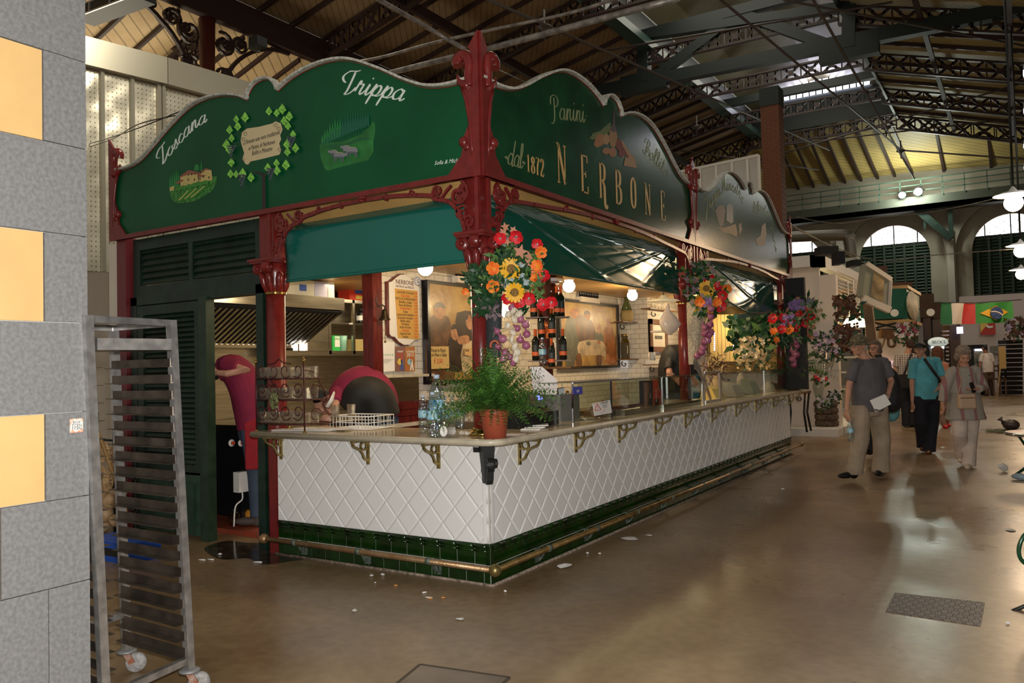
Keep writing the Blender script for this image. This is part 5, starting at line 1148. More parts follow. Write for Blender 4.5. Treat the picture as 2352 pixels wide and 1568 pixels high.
mb = MB(); mb.tube([p+Z*.1, p+Z*.13], .006, 6); q = p+Z*.125; mb.tube(spline([q, q-Y*.03+Z*.015, q-Y*.08+Z*.0, q-Y*.11+Z*.03, q-Y*.115+Z*.08], 5), .006, 6); mb.build('bracket', m_iron, root); mb = MB(); mb.tube([p, p-Z*.2], .003, 5); mb.ball(p-Z*.2, .012, 8, 6); mb.build('pull_cord', m_brass, root)
def poster(name, x, corners, m, label, cat='poster', th=.004, conv=None, parent=None):
 conv = conv or (lambda a, b: (lambda p: (p.y, p.z))(at(0, x, a, b))); o = outline(MB(), corners, x-th, th, conv).build(name, m, parent)
 return tag(o, label, cat) if label else o
def zq(a, b): return (840+a/3.4087, 580+b/3.4087)
x_ = XW+.035
o = poster('certificate', x_, [zq(115, 690), zq(225, 700), zq(228, 925), zq(118, 935)], m_paper, 'white certificate with green ringed emblems on the sill left of the two guide posters')
for k in range(5): p = at(0, x_, *zq(138+k*18, 800)); MB().lathe([(.009, 0), (.009, .002), (.006, .002)], p, 10, X, cap=False).build('green_ring', gp, o)
for k in range(4): a, b = at(0, x_, *zq(135, 835+k*9)), at(0, x_, *zq(215-k*14, 836+k*9)); MB().bar(a+X*.001, b+X*.001, .001, .003).build('printed_line', m_grey, o)
for k, (c0, c1, mm, yr, nm, sh_) in enumerate(((232, 308, mat('poster_brown', (.20, .09, .07), .5), '2012', 'routard', m_redink), (310, 385, mat('poster_orange', (.38, .14, .03), .5), '2013', 'Le Routard', m_paper))):
 o = poster('guide_poster', x_, [zq(c0, 736+3*k), zq(c1, 734), zq(c1, 928), zq(c0, 930)], mm, '%s guide poster dated %s with a walking figure' % (('brown', 'orange')[k], yr))
 a, b = at(0, x_, *zq(c0+38, 772)), at(0, x_, *zq(c0+38, 800)); text('poster_writing', nm, a+X*.001, Y, Z, .034, m_paper, o, .0004, xs=.8); text('poster_writing', yr, b+X*.001, Y, Z, .055, sh_, o, .0004)
 f = lambda pts, m__: outline(MB(), [zq(c0+a_, b_) for a_, b_ in pts], x_, .002, lambda a_, b_: (lambda p: (p.y, p.z))(at(0, x_, a_, b_))).build('printed_figure', m__, o)
 f([(20, 840), (35, 825), (48, 845), (45, 875), (28, 880), (15, 860)], ylw if k == 0 else mat('globe_blue', (.3, .5, .6), .5)); f([(40, 838), (52, 835), (58, 870), (66, 920), (58, 922), (50, 885), (45, 922), (36, 920), (44, 870)], bl if k == 0 else lb); f([(44, 818), (54, 818), (54, 834), (44, 834)], rp)
p = at(0, XW+.02, *zq(404, 226)); root = thing('round_wall_emblem', 'small round white and blue emblem on the tiles beside the menu board', 'emblem', p)
MB().lathe([(.05, 0), (.05, .006)], p, 24, X).build('disc', m_paper, root); MB().lathe([(.046, .0065), (.038, .0065)], p, 24, X, cap=False).build('ring', bl, root); text('emblem_letter', 'G', p+X*.007, Y, Z, .06, bl, root, .0004)
# the two pictures (generic tavern scenes) ---------------------------------
def picture(label, x, corners, shapes, m_bg, frame=.05, stretch=None):
 q = [at(0, x, *c) for c in corners]; y0 = q[0].y; y1 = q[1].y; z1_ = max(q[0].z, q[1].z); z0_ = min(q[2].z, q[3].z)
 root = thing('framed_picture', label, 'picture', (x, (y0+y1)/2, z0_))
 MB().box(x-.05, x-.005, y0, y1, z0_, z1_).build('canvas', m_bg, root)
 fr = MB(); fr.box(x-.06, x+.02, y0-frame, y0, z0_-frame, z1_+frame); fr.box(x-.06, x+.02, y1, y1+frame, z0_-frame, z1_+frame); fr.box(x-.06, x+.02, y0, y1, z1_, z1_+frame); fr.box(x-.06, x+.02, y0, y1, z0_-frame, z0_); fr.build('frame', m_black, root)
 gl = MB(); gl.box(x-.003, x, y0, y1, z0_, z1_);
 mb = MB(); mats = []
 for k, (mt, poly) in enumerate(shapes):
  if mt not in mats: mats.append(mt)
  mb.m = mats.index(mt); qq = [(y0+(y1-y0)*a, z0_+(z1_-z0_)*(1-b)) for a, b in poly]; ar = sum(qq[i-1][0]*qq[i][1]-qq[i][0]*qq[i-1][1] for i in range(len(qq)))
  if ar < 0: qq = qq[::-1]
  qq = [(p.x, p.y) for p in spline(qq, 3, True)]
  mb.add([(x-.0045+k*.0001, a, b) for a, b in qq], [tuple(range(len(qq)))], False)
 mb.build('painted_figures', mats, root); return root
pbg = mat('picture_ground', (.34, .17, .04), .35, var=(5, .5), col2=(.50, .32, .08), bump=(12, .4), coat=.1)
pdk = mat('picture_dark', (.035, .02, .012), .35, var=(10, .4)); pbr = mat('picture_brown', (.13, .055, .02), .35, var=(10, .4)); pfl = mat('picture_flesh', (.42, .19, .08), .4, var=(20, .3)); pcl = mat('picture_cloth', (.50, .38, .22), .4, var=(8, .3)); pgr = mat('picture_grey_green', (.12, .12, .08), .35, var=(10, .3)); pon2 = mat('picture_orange', (.35, .12, .03), .35, var=(10, .3))
def fig(cx, top, w, bot, mcoat, lean=0, hat=None):
 s = [(mcoat, [(cx-w*.5, top+.16), (cx+w*.1, top+.12), (cx+w*.55, top+.2), (cx+w*.6+lean, bot), (cx-w*.7+lean, bot), (cx-w*.65, top+.4)]), (pfl, [(cx-.05*w/.2+lean*.2, top+.03), (cx+.045*w/.2, top+.02), (cx+.055*w/.2, top+.1), (cx+.01, top+.16), (cx-.05*w/.2, top+.12)])]
 s.append((hat or pdk, [(cx-.06*w/.2, top+.05), (cx-.03*w/.2, top-.01), (cx+.03*w/.2, top-.01), (cx+.06*w/.2, top+.04), (cx, top+.035)])); return s
picture('dark framed tavern picture with a yellow handwritten note, left of the corner column', XW+.07, [(983, 652), (1130, 668), (1130, 868), (983, 850)],
fig(.16, .2, .30, 1.0, pbr, .02)+fig(.38, .42, .2, .9, pdk)+[(pdk, [(.42, .28), (.9, .3), (.95, .6), (.5, .62)])]+fig(.62, .3, .22, .7, pdk)+fig(.86, .32, .25, .8, pbr)+[(pcl, [(.5, .62), (1, .6), (1, .98), (.82, .98), (.7, .8), (.52, .98)]), (pfl, [(.42, .55), (.58, .52), (.6, .6), (.45, .62)]), (pon2, [(.6, .3), (.63, .3), (.64, .36), (.6, .36)])], pbg, .035)
o = poster('handwritten_note', XW+.085, [zq(497, 735), zq(650, 733), zq(655, 905), zq(500, 912)], mat('note_yellow', (.62, .42, .14), .6), 'yellow handwritten note with a price stuck to the left picture')
for k, (t_, yy, mm) in enumerate((('Panini in Piatto', 765, m_ink), ('con Pane e Salsa', 800, m_ink), ('€ 3,50-', 850, m_redink))): p = at(0, XW+.087, *zq(570, yy)); text('note_writing', t_, p, Y, Z, .055 if k < 2 else .07, mm, o, .0004, shear=.2, xs=.75)
o = poster('handwritten_note', XW+.085, [zq(777, 748), zq(830, 748), zq(830, 810), zq(777, 800)], mat('note_yellow2', (.6, .38, .14), .6), 'small second note partly behind the corner column'); p = at(0, XW+.087, *zq(795, 765)); text('note_writing', 'Boll', p, Y, Z, .04, m_ink, o, .0004)
picture('large framed picture of people round a white table, middle of the tiled wall', XW+.04, [(1285, 691), (1416, 706), (1416, 838), (1285, 840)],
fig(.24, .1, .26, .85, pgr, -.05, pon2)+fig(.45, .12, .2, .7, pbr, .05, pdk)+[(pbr, [(.25, .25), (.42, .2), (.52, .5), (.5, .62), (.3, .6)])]+fig(.66, .32, .14, .72, pgr, .0, pfl)+fig(.84, .22, .16, .95, pon2, .04, pon2)+[(pcl, [(.3, .62), (.72, .6), (.77, .86), (.74, .9), (.72, .84), (.36, .84), (.33, .95), (.3, .9)]), (pbr, [(.24, .85), (.32, .8), (.34, 1), (.26, 1)]), (pgr, [(.1, .86), (.22, .9), (.2, 1), (.08, 1)]), (pbr, [(.6, .84), (.7, .84), (.68, 1), (.6, 1)]), (pgr, [(.42, .63), (.48, .6), (.5, .66), (.44, .67)]), (pon2, [(.62, .6), (.66, .58), (.68, .63), (.63, .64)])], pbg, .04)
# miniature bottles on white ledges
def mini(x, pxs, py, shelf, lab):
 ps = [at(0, x, a, py+(a-pxs[0])*.12) for a in pxs]; z = min(p.z for p in ps)
 tag(MB().box(x-.05, x+.03, ps[0].y-.03, ps[-1].y+.03, z-.07, z).build('small_wall_ledge', m_whitew), shelf, 'ledge')
 for k, p in enumerate(ps):
  root = thing('miniature_bottle', lab, 'bottle', (x, p.y, z), 'miniature bottles on the '+shelf.split(' ')[1]+' ledge')
  MB().lathe([(.022, 0), (.022, .07), (.009, .1), (.009, .13)], (x, p.y, z), 10).build('glass', m_black, root); MB().lathe([(.011, .12), (.011, .145)], (x, p.y, z), 8).build('cap', m_redink, root)
mini(XW+.06, [1050, 1058, 1066], 634, 'small left ledge for miniature bottles beside the corner column', 'miniature dark bottle on the ledge left of the corner column')
mini(XW+.06, [1333+i*5.5 for i in range(8)], 681, 'small right ledge for miniature bottles above the large picture', 'miniature dark bottle on the ledge above the large picture')
# ceiling globes ---------------------------------------------------------------
for (x, y, z, lab) in ((-1.13, .78, 2.355, 'lit white globe lamp half hidden by the left awning'), (-.95, 3.02, 2.345, 'lit white globe lamp above the large picture'), (-1.02, 4.85, 2.365, 'lit white globe lamp hanging near the middle column'), (-1.0, 7.3, 2.34, 'lit white globe lamp near the far column')):
 root = thing('globe_lamp', lab, 'lamp', (x, y, z), 'globe lamps under the kiosk ceiling')
 MB().ball((x, y, z), .066, 24, 16).build('globe', m_globe, root); MB().lathe([(.05, .06), (.055, .075), (.045, .11), (.02, .155)], (x, y, z), 16).build('fitting', m_white, root)
 light('globe_light', 'POINT', (x, y, z-.085), 34, (1, .74, .42), .07)
light('kitchen_lamp', 'AREA', (-3.2, 2.6, 2.46), 26, (1, .80, .50), .8, 1.6, aim=(-3.2, 2.6, 0))
light('kitchen_lamp', 'POINT', (-2.6, .9, 2.35), 7, (1, .82, .52), .12)
# bottles and shelves round the red post -----------------------------------------
def wine(label, loc, s=1.0, lab2=mat('bottle_label_dark', (.03, .035, .03), .5), lab=mat('bottle_label_orange', (.72, .13, .03), .5), first=[None]):
 if first[0] is None:
  root = thing('wine_bottle', label, 'bottle', (0, 0, 0), 'wine bottles on the shelves')
  MB().lathe([(.034, 0), (.037, .004), (.037, .185), (.034, .2), (.018, .225), (.0145, .24), (.0145, .25)], (0, 0, 0), 18).build('glass', mat('black_green_glass', (.006, .010, .006), .06, spec=.8), root)
  MB().lathe([(.0158, .235), (.0158, .298), (.0165, .299), (.0165, .305)], (0, 0, 0), 14).build('capsule', lab, root)
  MB().lathe([(.0378, .045), (.0378, .085)], (0, 0, 0), 18, cap=False).build('label', lab, root); MB().lathe([(.0378, .09), (.0378, .15)], (0, 0, 0), 18, cap=False).build('label', lab2, root)
  first[0] = root; root.location = loc; root.scale = (s, s, s); return root
 return dup(first[0], loc, rnd(0, 6), label, s)
DB = 7.9
shelves = [(728, 1208, 1307, 'top'), (777, 1236, 1284, 'middle'), (827, 1212, 1310, 'lower')]
bott = [((1227, 734, DB-.1), 'on the top shelf at its left end'), ((1280, 727, DB), 'left of the tall pair on the top shelf'), ((1289, 727, DB+.05), 'right of the tall pair on the top shelf'), ((1244, 776, DB-.05), 'on the middle glass shelf, left one'), ((1268, 776, DB-.15), 'broad one on the middle glass shelf'), ((1231, 827, DB-.1), 'on the lower shelf, left end beside the plastic bottle'), ((1267, 826, DB+.1), 'behind the small bottle on the lower shelf'), ((1294, 825, DB), 'right end of the lower shelf'), ((1268, 842, DB-.5), 'small one standing below the lower shelf')]
DR = (Vector((CR.x, CR.y, 0))).normalized()
zsh = {}
for py, xa, xb, nm in shelves:
 a, b = atd(DB, xa, py), atd(DB, xb, py); z = (a.z+b.z)/2; a.z = b.z = z; zsh[nm] = z
 o = MB().bar(a-Z*.006, b-Z*.006, .16, .012).build('bottle_shelf', m_woodb if nm != 'middle' else m_pane); tag(o, '%s small shelf for wine bottles beside the red post' % nm, 'shelf')
for (px_, py_, d_), lb_ in bott:
 p = atd(d_, px_, py_); zz = zsh['top'] if py_ < 740 else (zsh['middle'] if py_ < 790 else (zsh['lower'] if py_ < 830 else p.z))
 wine('dark wine bottle with orange capsule '+lb_, (p.x, p.y, zz), 1.0 if 'small' not in lb_ else .85)
 if 'below' in lb_: tag(MB().box(p.x-.12, p.x+.25, p.y-.1, p.y+.1, zz-.02, zz).build('bottle_shelf', m_woodb), 'lowest short shelf carrying a small wine bottle', 'shelf')
p = atd(DB+.2, 1253, 780); tag(MB().box(p.x-.05, p.x+.05, p.y-.05, p.y+.05, 0, 2.5).build('wooden_post', m_wood), 'dark red wooden post behind the wine bottles', 'post')
p = atd(DB-.05, 1262, 777); tag(MB().lathe([(.035, 0), (.03, .01), (.012, .05), (.02, .07), (.045, .11), (.05, .16)], (p.x-.02, p.y, zsh['middle']), 14).build('gilt_goblet', mat('gilt_red', (.55, .25, .05), .3, .4, var=(40, .6), col2=(.5, .04, .02))), 'gilt and red decorated goblet between the bottles of the middle shelf', 'goblet')
def pet(label, loc, s=1.0, lean=0, first=[None]):
 if first[0] is None:
  root = thing('water_bottle', label, 'bottle', (0, 0, 0), 'plastic water bottles on the worktop')
  mp = glass_pane('clear_pet_plastic', (.80, .90, .96), .22, .7, 45, .1)
  prof = [(.0, .006), (.028, 0), (.036, .01)]+[(.036+.0018*math.cos(i*1.3), .01+i*.0085) for i in range(1, 22)]+[(.033, .21), (.018, .245), (.012, .255), (.012, .27)]
  MB().lathe(prof, (0, 0, 0), 20).build('bottle', mp, root)
  MB().lathe([(.0385, .11), (.0385, .165)], (0, 0, 0), 20, cap=False).build('label', mat('water_label_blue', (.10, .38, .55), .35, var=(25, .5), col2=(.45, .68, .75)), root)
  MB().lathe([(.0145, .262), (.0145, .28)], (0, 0, 0), 12).build('cap', mat('pale_cap', (.5, .6, .75), .4), root)
  first[0] = root; root.location = loc; root.scale = (s, s, s*1.0); return root
 return dup(first[0], loc, rnd(0, 6), label, s)
p = atd(DB-.35, 1247, 840); pet('clear plastic bottle with pale label among the wine bottles', (p.x, p.y, p.z), .95)
tag(MB().box(p.x-.1, p.x+.12, p.y-.1, p.y+.1, p.z-.02, p.z).build('bottle_shelf', m_woodb), 'short shelf under the clear plastic bottle', 'shelf')
p = atd(8.3, 1266, 668); tag(MB().lathe([(.02, -.1), (.07, -.06), (.085, 0), (.07, .05), (.03, .08), (.035, .1)], p, 18).build('glazed_jug', mat('dark_red_glaze', (.08, .012, .006), .15)), 'round dark red glazed jug above the wine bottles', 'jug')
a = atd(8.3, 1240, 650); b = atd(8.3, 1284, 650); tag(MB().bar(a, b, .18, .02).build('upper_shelf', m_woodb), 'wooden shelf holding a book above the wine bottles', 'shelf'); p = atd(8.3, 1268, 648)
root = thing('stacked_book', 'brown and white books lying on the upper shelf by the awning', 'books', p); MB().box(p.x-.09, p.x+.09, p.y-.07, p.y+.07, a.z+.01, a.z+.045).build('white_book', m_paper, root); MB().box(p.x-.08, p.x+.09, p.y-.06, p.y+.07, a.z+.045, a.z+.09).build('brown_book', m_woodb, root)
# flask and jar on bracket shelves
def bshelf(px0, px1, py, x, lab, depth=.16):
 a, b = at(0, x, px0, py), at(0, x, px1, py); z = (a.z+b.z)/2
 root = thing('bracket_shelf', lab, 'shelf', (x, (a.y+b.y)/2, z)); MB().box(x-depth/2, x+depth/2, a.y, b.y, z-.015, z).build('board', m_woodb, root)
 mb = MB(); mb.ribbon(spiral((.06, -.06), .05, .012, 2.2, .85, 14), .012, (x-depth/2, (a.y*2+b.y)/3, z-.015), X, Z, Y*.012); mb.build('scroll_bracket', m_iron, root); return (a.y+b.y)/2, z
y, z = bshelf(1420, 1458, 739, XW+.1, 'small bracket shelf carrying the straw flask')
pf = at(0, XW+.12, 1440, 738); root = thing('straw_flask', 'green necked wine flask in a straw basket right of the large picture', 'flask', (XW+.12, pf.y, z))
MB().lathe([(.075, .0), (.09, .03), (.1, .1), (.085, .17)], (XW+.12, pf.y, z), 18).build('straw_basket', mat('straw', (.42, .30, .12), .8, bump=(60, .8)), root); MB().lathe([(.084, .17), (.06, .24), (.03, .32), (.03, .42)], (XW+.12, pf.y, z), 18).build('flask', mat('dull_green_glass', (.10, .12, .04), .15), root)
y, z = bshelf(1424, 1460, 824, XW+.1, 'small bracket shelf carrying the oil jar')
pf = at(0, XW+.12, 1436, 822); root = thing('oil_jar', 'square glass jar of dark oil with a golden lid right of the large picture', 'jar', (XW+.12, pf.y, z)); MB().lathe([(.07, .0), (.075, .01), (.075, .24), (.05, .3), (.05, .33)], (XW+.12, pf.y, z), 4, smooth=False).build('jar', mat('dark_oil', (.06, .04, .005), .08, spec=.8), root); MB().lathe([(.055, .33), (.055, .37)], (XW+.12, pf.y, z), 12).build('lid', m_brass, root); MB().box(XW+.17, XW+.177, pf.y-.035, pf.y+.035, z+.08, z+.2).build('label', mat('jar_label', (.5, .45, .3), .5), root)
# far bay: shelves, frame, lampshade with bag
xf = -1.64
y, z = bshelf(1483, 1545, 711, xf+.1, 'upper wooden bracket shelf with glassware near the middle column')
for k in range(5): pp = (xf+.1, y-.35+k*.12, z); tag(MB().lathe([(.03, 0), (.03, .1), (.012, .16), (.012, .2)], pp, 10).build('small_carafe', m_glassd), 'small clear carafe in the row on the upper bracket shelf', 'carafe', 'carafes on the upper bracket shelf')
y, z = bshelf(1487, 1530, 836, xf+.1, 'lower wooden bracket shelf with small articles near the middle column')
root = thing('napkin_block', 'small white stack of napkins on the lower bracket shelf', 'napkins', (xf+.1, y, z)); MB().box(xf+.03, xf+.15, y-.28, y+.0, z, z+.03).box(xf+.03, xf+.13, y-.26, y-.02, z+.03, z+.06).build('stack', m_paper, root)
tag(MB().lathe([(.04, 0), (.045, .12)], (xf+.1, y-.17, z+.06), 12).build('white_cup', mat('pale_blue_cup', (.5, .55, .58), .3)), 'pale cup with a spoon standing on the napkin stack', 'cup')
q = [at(0, xf+.01, *c) for c in ((1490, 732), (1529, 733), (1529, 810), (1490, 808))]; y0, y1, z1_, z0_ = q[0].y, q[1].y, q[0].z, q[3].z
root = thing('framed_mirror', 'brown wooden framed picture with pale mount behind the plastic bag', 'picture', (xf, y0, z0_)); MB().box(xf, xf+.02, y0, y1, z0_, z1_).build('mount', m_whitew, root); mb = MB(); f_ = .08; mb.box(xf, xf+.04, y0, y0+f_, z0_, z1_); mb.box(xf, xf+.04, y1-f_, y1, z0_, z1_); mb.box(xf, xf+.04, y0, y1, z0_, z0_+f_); mb.box(xf, xf+.04, y0, y1, z1_-f_, z1_); mb.build('frame', m_woodb, root); MB().box(xf+.02, xf+.025, y0+.2, y1-.2, z0_+.2, z1_-.25).build('print', pgr, root)
p = atd(9.2, 1524, 690); root = thing('enamel_lampshade', 'cream enamel disc lampshade hanging left of the middle column', 'lampshade', p)
MB().lathe([(.19, -.012), (.15, .01), (.05, .03), (.03, .06)], p, 28).build('shade', mat('cream_enamel', (.72, .62, .38), .3, emit=((1, .8, .45), .25)), root); MB().tube([p+Z*.05, (p.x, p.y, 2.5)], .006, 6).build('rod', m_iron, root)
p = atd(9.0, 1535, 700); mb = MB(); pts = [(0, .02, .01), (-.01, -.06, .03), (-.01, -.14, .09), (.0, -.22, .12), (.0, -.30, .07), (.01, -.34, .01)]
vs = []; n_ = 14
for a, b, r in pts:
 for k in range(n_): t = 2*math.pi*k/n_; rr = r*(1+.18*math.sin(3*t+b*20)); vs.append(p+DR*(a+rr*math.cos(t))+Vector((CF.x, CF.y, 0))*rr*.5*math.sin(t)+Z*b)
mb.add(vs, [(i*n_+k, i*n_+(k+1) % n_, (i+1)*n_+(k+1) % n_, (i+1)*n_+k) for i in range(len(pts)-1) for k in range(n_)], True)
tag(mb.build('plastic_bag', mat('thin_white_plastic', (.78, .66, .55), .3, trans=.25)), 'crumpled white plastic bag hanging left of the middle column', 'bag')
p = atd(9.4, 1537, 760); root = thing('small_wall_shelf', 'white shelf with books left of the middle column', 'shelf', p); MB().box(p.x-.2, p.x+.14, p.y-.08, p.y+.08, p.z-.01, p.z+.01).build('board', m_whitew, root); MB().box(p.x+.0, p.x+.12, p.y-.06, p.y+.06, p.z+.01, p.z+.05).build('papers', m_paper, root)
# --- glass display case on the worktop ---------------------------------------
root = thing('glass_display_case', 'long glass display case with metal edges standing on the worktop', 'display case', (-.2, 5, CT))
xc = .02; ZT = at(0, xc, 1405, 873).z; ys = [at(0, xc, v, 950).y for v in (1316, 1405, 1524, 1616)]+[at(0, xc, v, 900).y for v in (1655, 1757)]+[8.85]
for i in range(len(ys)-1):
 if i == 3: continue
 MB().box(xc-.004, xc, ys[i]+.012, ys[i+1]-.012, CT+.01, ZT-.004).build('front_pane', m_pane, root)
MB().box(xc-.34, xc, ys[0], ys[3], ZT-.004, ZT+.003).build('top_pane', m_pane, root); MB().box(xc-.34, xc, ys[4], ys[-1], ZT-.004, ZT+.003).build('top_pane', m_pane, root)
MB().box(xc-.34, xc-.336, ys[1], ys[3], CT+.01, ZT).build('back_pane', m_pane, root)
for i, y in enumerate(ys): MB().bar((xc, y, CT), (xc, y, ZT), .012 if i != 1 else .016, .012, up=X).build('edge_post', m_chrome if i != 1 else m_iron, root)
MB().bar((xc, ys[0], ZT), (xc, ys[1], ZT), .02, .018).build('top_edge', m_steel_w, root); MB().bar((xc, ys[1], ZT), (xc, ys[3], ZT), .008, .01).bar((xc, ys[4], ZT), (xc, ys[-1], ZT), .008, .01).build('top_edge', m_steel, root)
mb = MB(); a, b = ys[3]+.05, ys[4]-.02; mb.bar((xc, a, CT), (xc, a, ZT+.02), .03, .02, up=X); mb.bar((xc, b, CT), (xc, b, ZT+.02), .03, .02, up=X); mb.bar((xc, a, ZT+.02), (xc, b, ZT+.02), .03, .02); mb.bar((xc, a, CT+.015), (xc, b, CT+.015), .03, .03); mb.build('sliding_frame', m_steel_w, root, 'white metal sliding frame')
MB().box(xc-.34, xc-.01, ys[1]+.3, ys[3]-.05, CT+.001, CT+.05).build('steel_tray', m_steel, root)
# contents and notices
CA = lambda px_, py_, x=xc+.006: at(0, x, px_, py_)
c7 = lambda a, b: (1180+a/3.92, 600+b/3.92)
o = poster('warning_notice', xc+.012, [c7(706, 1280), c7(862, 1248), c7(880, 1362), c7(724, 1392)], m_paper, 'white Attenzione warning notice with a red triangle on the display case', conv=lambda a, b: (lambda p: (p.y, p.z))(CA(a, b)))
def dirp(a, b): return (CA(*c7(*b))-CA(*c7(*a)))
dd = dirp((715, 1340), (870, 1305)).normalized(); up_ = X.cross(dd)
p = CA(*c7(808, 1272)); text('notice_writing', 'ATTENZIONE', p+X*.008, dd, up_, .022, m_ink, o, .0003, xs=1.1)
for k, t_ in enumerate(('Si prega la gentile clientela', 'di pagare alla cassa e', 'conservare lo scontrino')): p = CA(*c7(812+k*2, 1290+k*11)); text('notice_writing', t_, p+X*.008, dd, up_, .0095, m_ink, o, .0002)
p = CA(*c7(800, 1352)); text('notice_writing', 'STOP CREDIT', p+X*.008, (dd+up_*.25), (up_-dd*.25), .016, mat('pink_ink', (.7, .15, .3), .5), o, .0002)
mb = MB(); tri = [CA(*c7(722, 1345))+X*.008, CA(*c7(778, 1333))+X*.008, CA(*c7(742, 1282))+X*.008]
for i in range(3): mb.bar(tri[i-1], tri[i], .003, .006, up=X)
mb.build('warning_triangle', m_redink, o); p = CA(*c7(747, 1320)); text('notice_writing', '!', p+X*.008, dd, up_, .03, m_ink, o, .0003)
o = poster('blue_sticker', xc+.009, [c7(530, 1130), c7(615, 1125), c7(618, 1196), c7(534, 1198)], mat('sticker_blue', (.06, .07, .38), .4), 'blue square sticker on the left pane of the display case', conv=lambda a, b: (lambda p: (p.y, p.z))(CA(a, b)))
mb = MB(); c = CA(*c7(574, 1168)); mb.ribbon([(-.02, .01), (-.008, -.012), (0, .008), (.01, -.008), (.02, .012)], .004, c+X*.004, Y, Z, X*.001); mb.build('sticker_mark', m_paper, o)
# clear plastic tubular flower sleeve leaning on the case
a, b = at(0, xc+.06, 1596, 830), at(0, xc+.03, 1632, 915); mb = MB(); mb.tube([a, a.lerp(b, .5)+X*.01, b], [.05, .04, .03], 8, flat=.4); tag(mb.build('cellophane_sleeve', mat('cellophane', (.9, .82, .75), .08, trans=.9, ior=1.1)), 'clear cellophane sleeve leaning against the display case under the middle column', 'sleeve')
for k, (x0_, x1_, yt_, yb_, mm, t_) in enumerate(((1486, 1499, 873, 912, m_blackm, 'pair of small white circles'), (1501, 1512, 872, 912, rp, 'white writing'), (1514, 1523, 895, 935, mat('carton_crimson', (.4, .02, .04), .5), 'lower crimson face'), (1504, 1513, 915, 943, mat('card_pink', (.6, .1, .12), .5), 'pink front'))):
 a, b = at(0, xc-.06, x0_, yb_), at(0, xc-.06, x1_, yt_)
 root = thing('wine_carton', 'narrow upright carton with %s inside the display case' % t_, 'carton', (xc-.06, a.y, CT)); MB().box(xc-.14, xc-.06, a.y, b.y, CT+.005, max(b.z, CT+.08)).build('body', mm, root);
 if k < 3: c = (xc-.058, (a.y+b.y)/2, (max(b.z, CT+.1)+CT)/2); text('carton_writing', ('oo', 'D.O.C.', 'IGT')[k], c, (0, 0, 1), (0, -1, 0), .05, m_paper, root, .0003)
root = thing('cutting_tray', 'dark wooden cutting tray inside the display case', 'tray', (xc-.2, 3, CT)); a, b = at(0, xc-.15, 1395, 905), at(0, xc-.15, 1470, 900); MB().box(xc-.33, xc-.1, a.y, b.y, CT+.05, CT+.085).build('board', m_wood, root); MB().box(xc-.33, xc-.1, a.y, b.y, CT+.0, CT+.05).build('foot', m_blackm, root)
p = at(0, xc-.2, 1384, 900); root = thing('red_onion', 'single red onion lying behind the glass case pane', 'onion', p); MB().lathe([(.004, -.04), (.03, -.035), (.045, -.01), (.04, .015), (.015, .035), (.006, .06)], (p.x, p.y, CT+.09), 14).build('bulb', mat('onion_red', (.35, .02, .04), .3), root); tag(MB().box(p.x-.1, p.x+.1, p.y-.2, p.y+.15, CT, CT+.05).build('bread_board', m_woodb), 'brown board under the red onion in the display case', 'board')
root = thing('steel_basin', 'shallow round steel basin sunk in the worktop behind the left pane', 'basin', (-.12, at(2, CT, 1345, 960).y, CT)); p = at(2, CT, 1345, 962); MB().lathe([(.13, .0), (.135, .012), (.12, .014), (.09, .004), (.02, .003)], (p.x, p.y, CT), 26).build('basin', m_chrome, root)
for k, (px_, mm, hh) in enumerate(((1645, mat('yellow_cheese', (.62, .45, .10), .5), .17), (1690, m_whitew, .2), (1730, mat('sage_box', (.28, .34, .24), .5), .22), (1780, m_pinew, .14))):
 a = at(0, xc-.15, px_, 890); tag(MB().hexa([(xc-.3, a.y-.2, CT+.005), (xc-.08, a.y-.2, CT+.005), (xc-.08, a.y+.18, CT+.005), (xc-.3, a.y+.18, CT+.005), (xc-.28, a.y-.15, CT+hh), (xc-.15, a.y-.17, CT+hh*.8), (xc-.15, a.y+.15, CT+hh*.8), (xc-.28, a.y+.15, CT+hh)]).build('counter_box', mm), ('yellow wedge of cheese', 'white box', 'sage green box', 'honey coloured wooden box')[k]+' seen through the far panes of the display case', 'box')
# --- cash register -----------------------------------------------------------
yq0, yq1 = at(0, -.02, 1213, 970).y, at(0, -.02, 1313, 970).y
cr0 = at(2, CT, 1200, 986)
root = thing('cash_register', 'black cash register with a blue lit display and pink sticker beside the fern', 'cash register', (-.25, .9, CT))
x0, x1, y0, y1 = -.48, -.06, .62, 1.12
MB().box(x0, x1, y0, y1, CT+.005, CT+.115).build('cash_drawer', m_black, root)
mb = MB(); mb.hexa([(x0, y0+.06, CT+.115), (x1-.02, y0+.06, CT+.115), (x1-.02, y1-.06, CT+.115), (x0, y1-.06, CT+.115), (x0+.02, y0+.09, CT+.2), (x1-.14, y0+.09, CT+.2), (x1-.14, y1-.08, CT+.2), (x0+.02, y1-.08, CT+.2)]); mb.build('keyboard_housing', m_black, root)
mb = MB(); mb.hexa([(x1-.2, y0+.16, CT+.15), (x1-.06, y0+.16, CT+.15), (x1-.06, y1-.06, CT+.15), (x1-.2, y1-.06, CT+.15), (x1-.18, y0+.2, CT+.262), (x1-.12, y0+.2, CT+.262), (x1-.12, y1-.09, CT+.262), (x1-.18, y1-.09, CT+.262)]); mb.build('display_housing', m_black, root)
def onslope(t0, t1, s0, s1, off=.002):  # patch on the sloping customer face of the display
 f = lambda t, s: Vector((x1-.06-.06*s+off, y0+.16+.04*s+(y1-y0-.22-.07*s)*t, CT+.15+.112*s))
 return [f(t0, s0), f(t1, s0), f(t1, s1), f(t0, s1)]
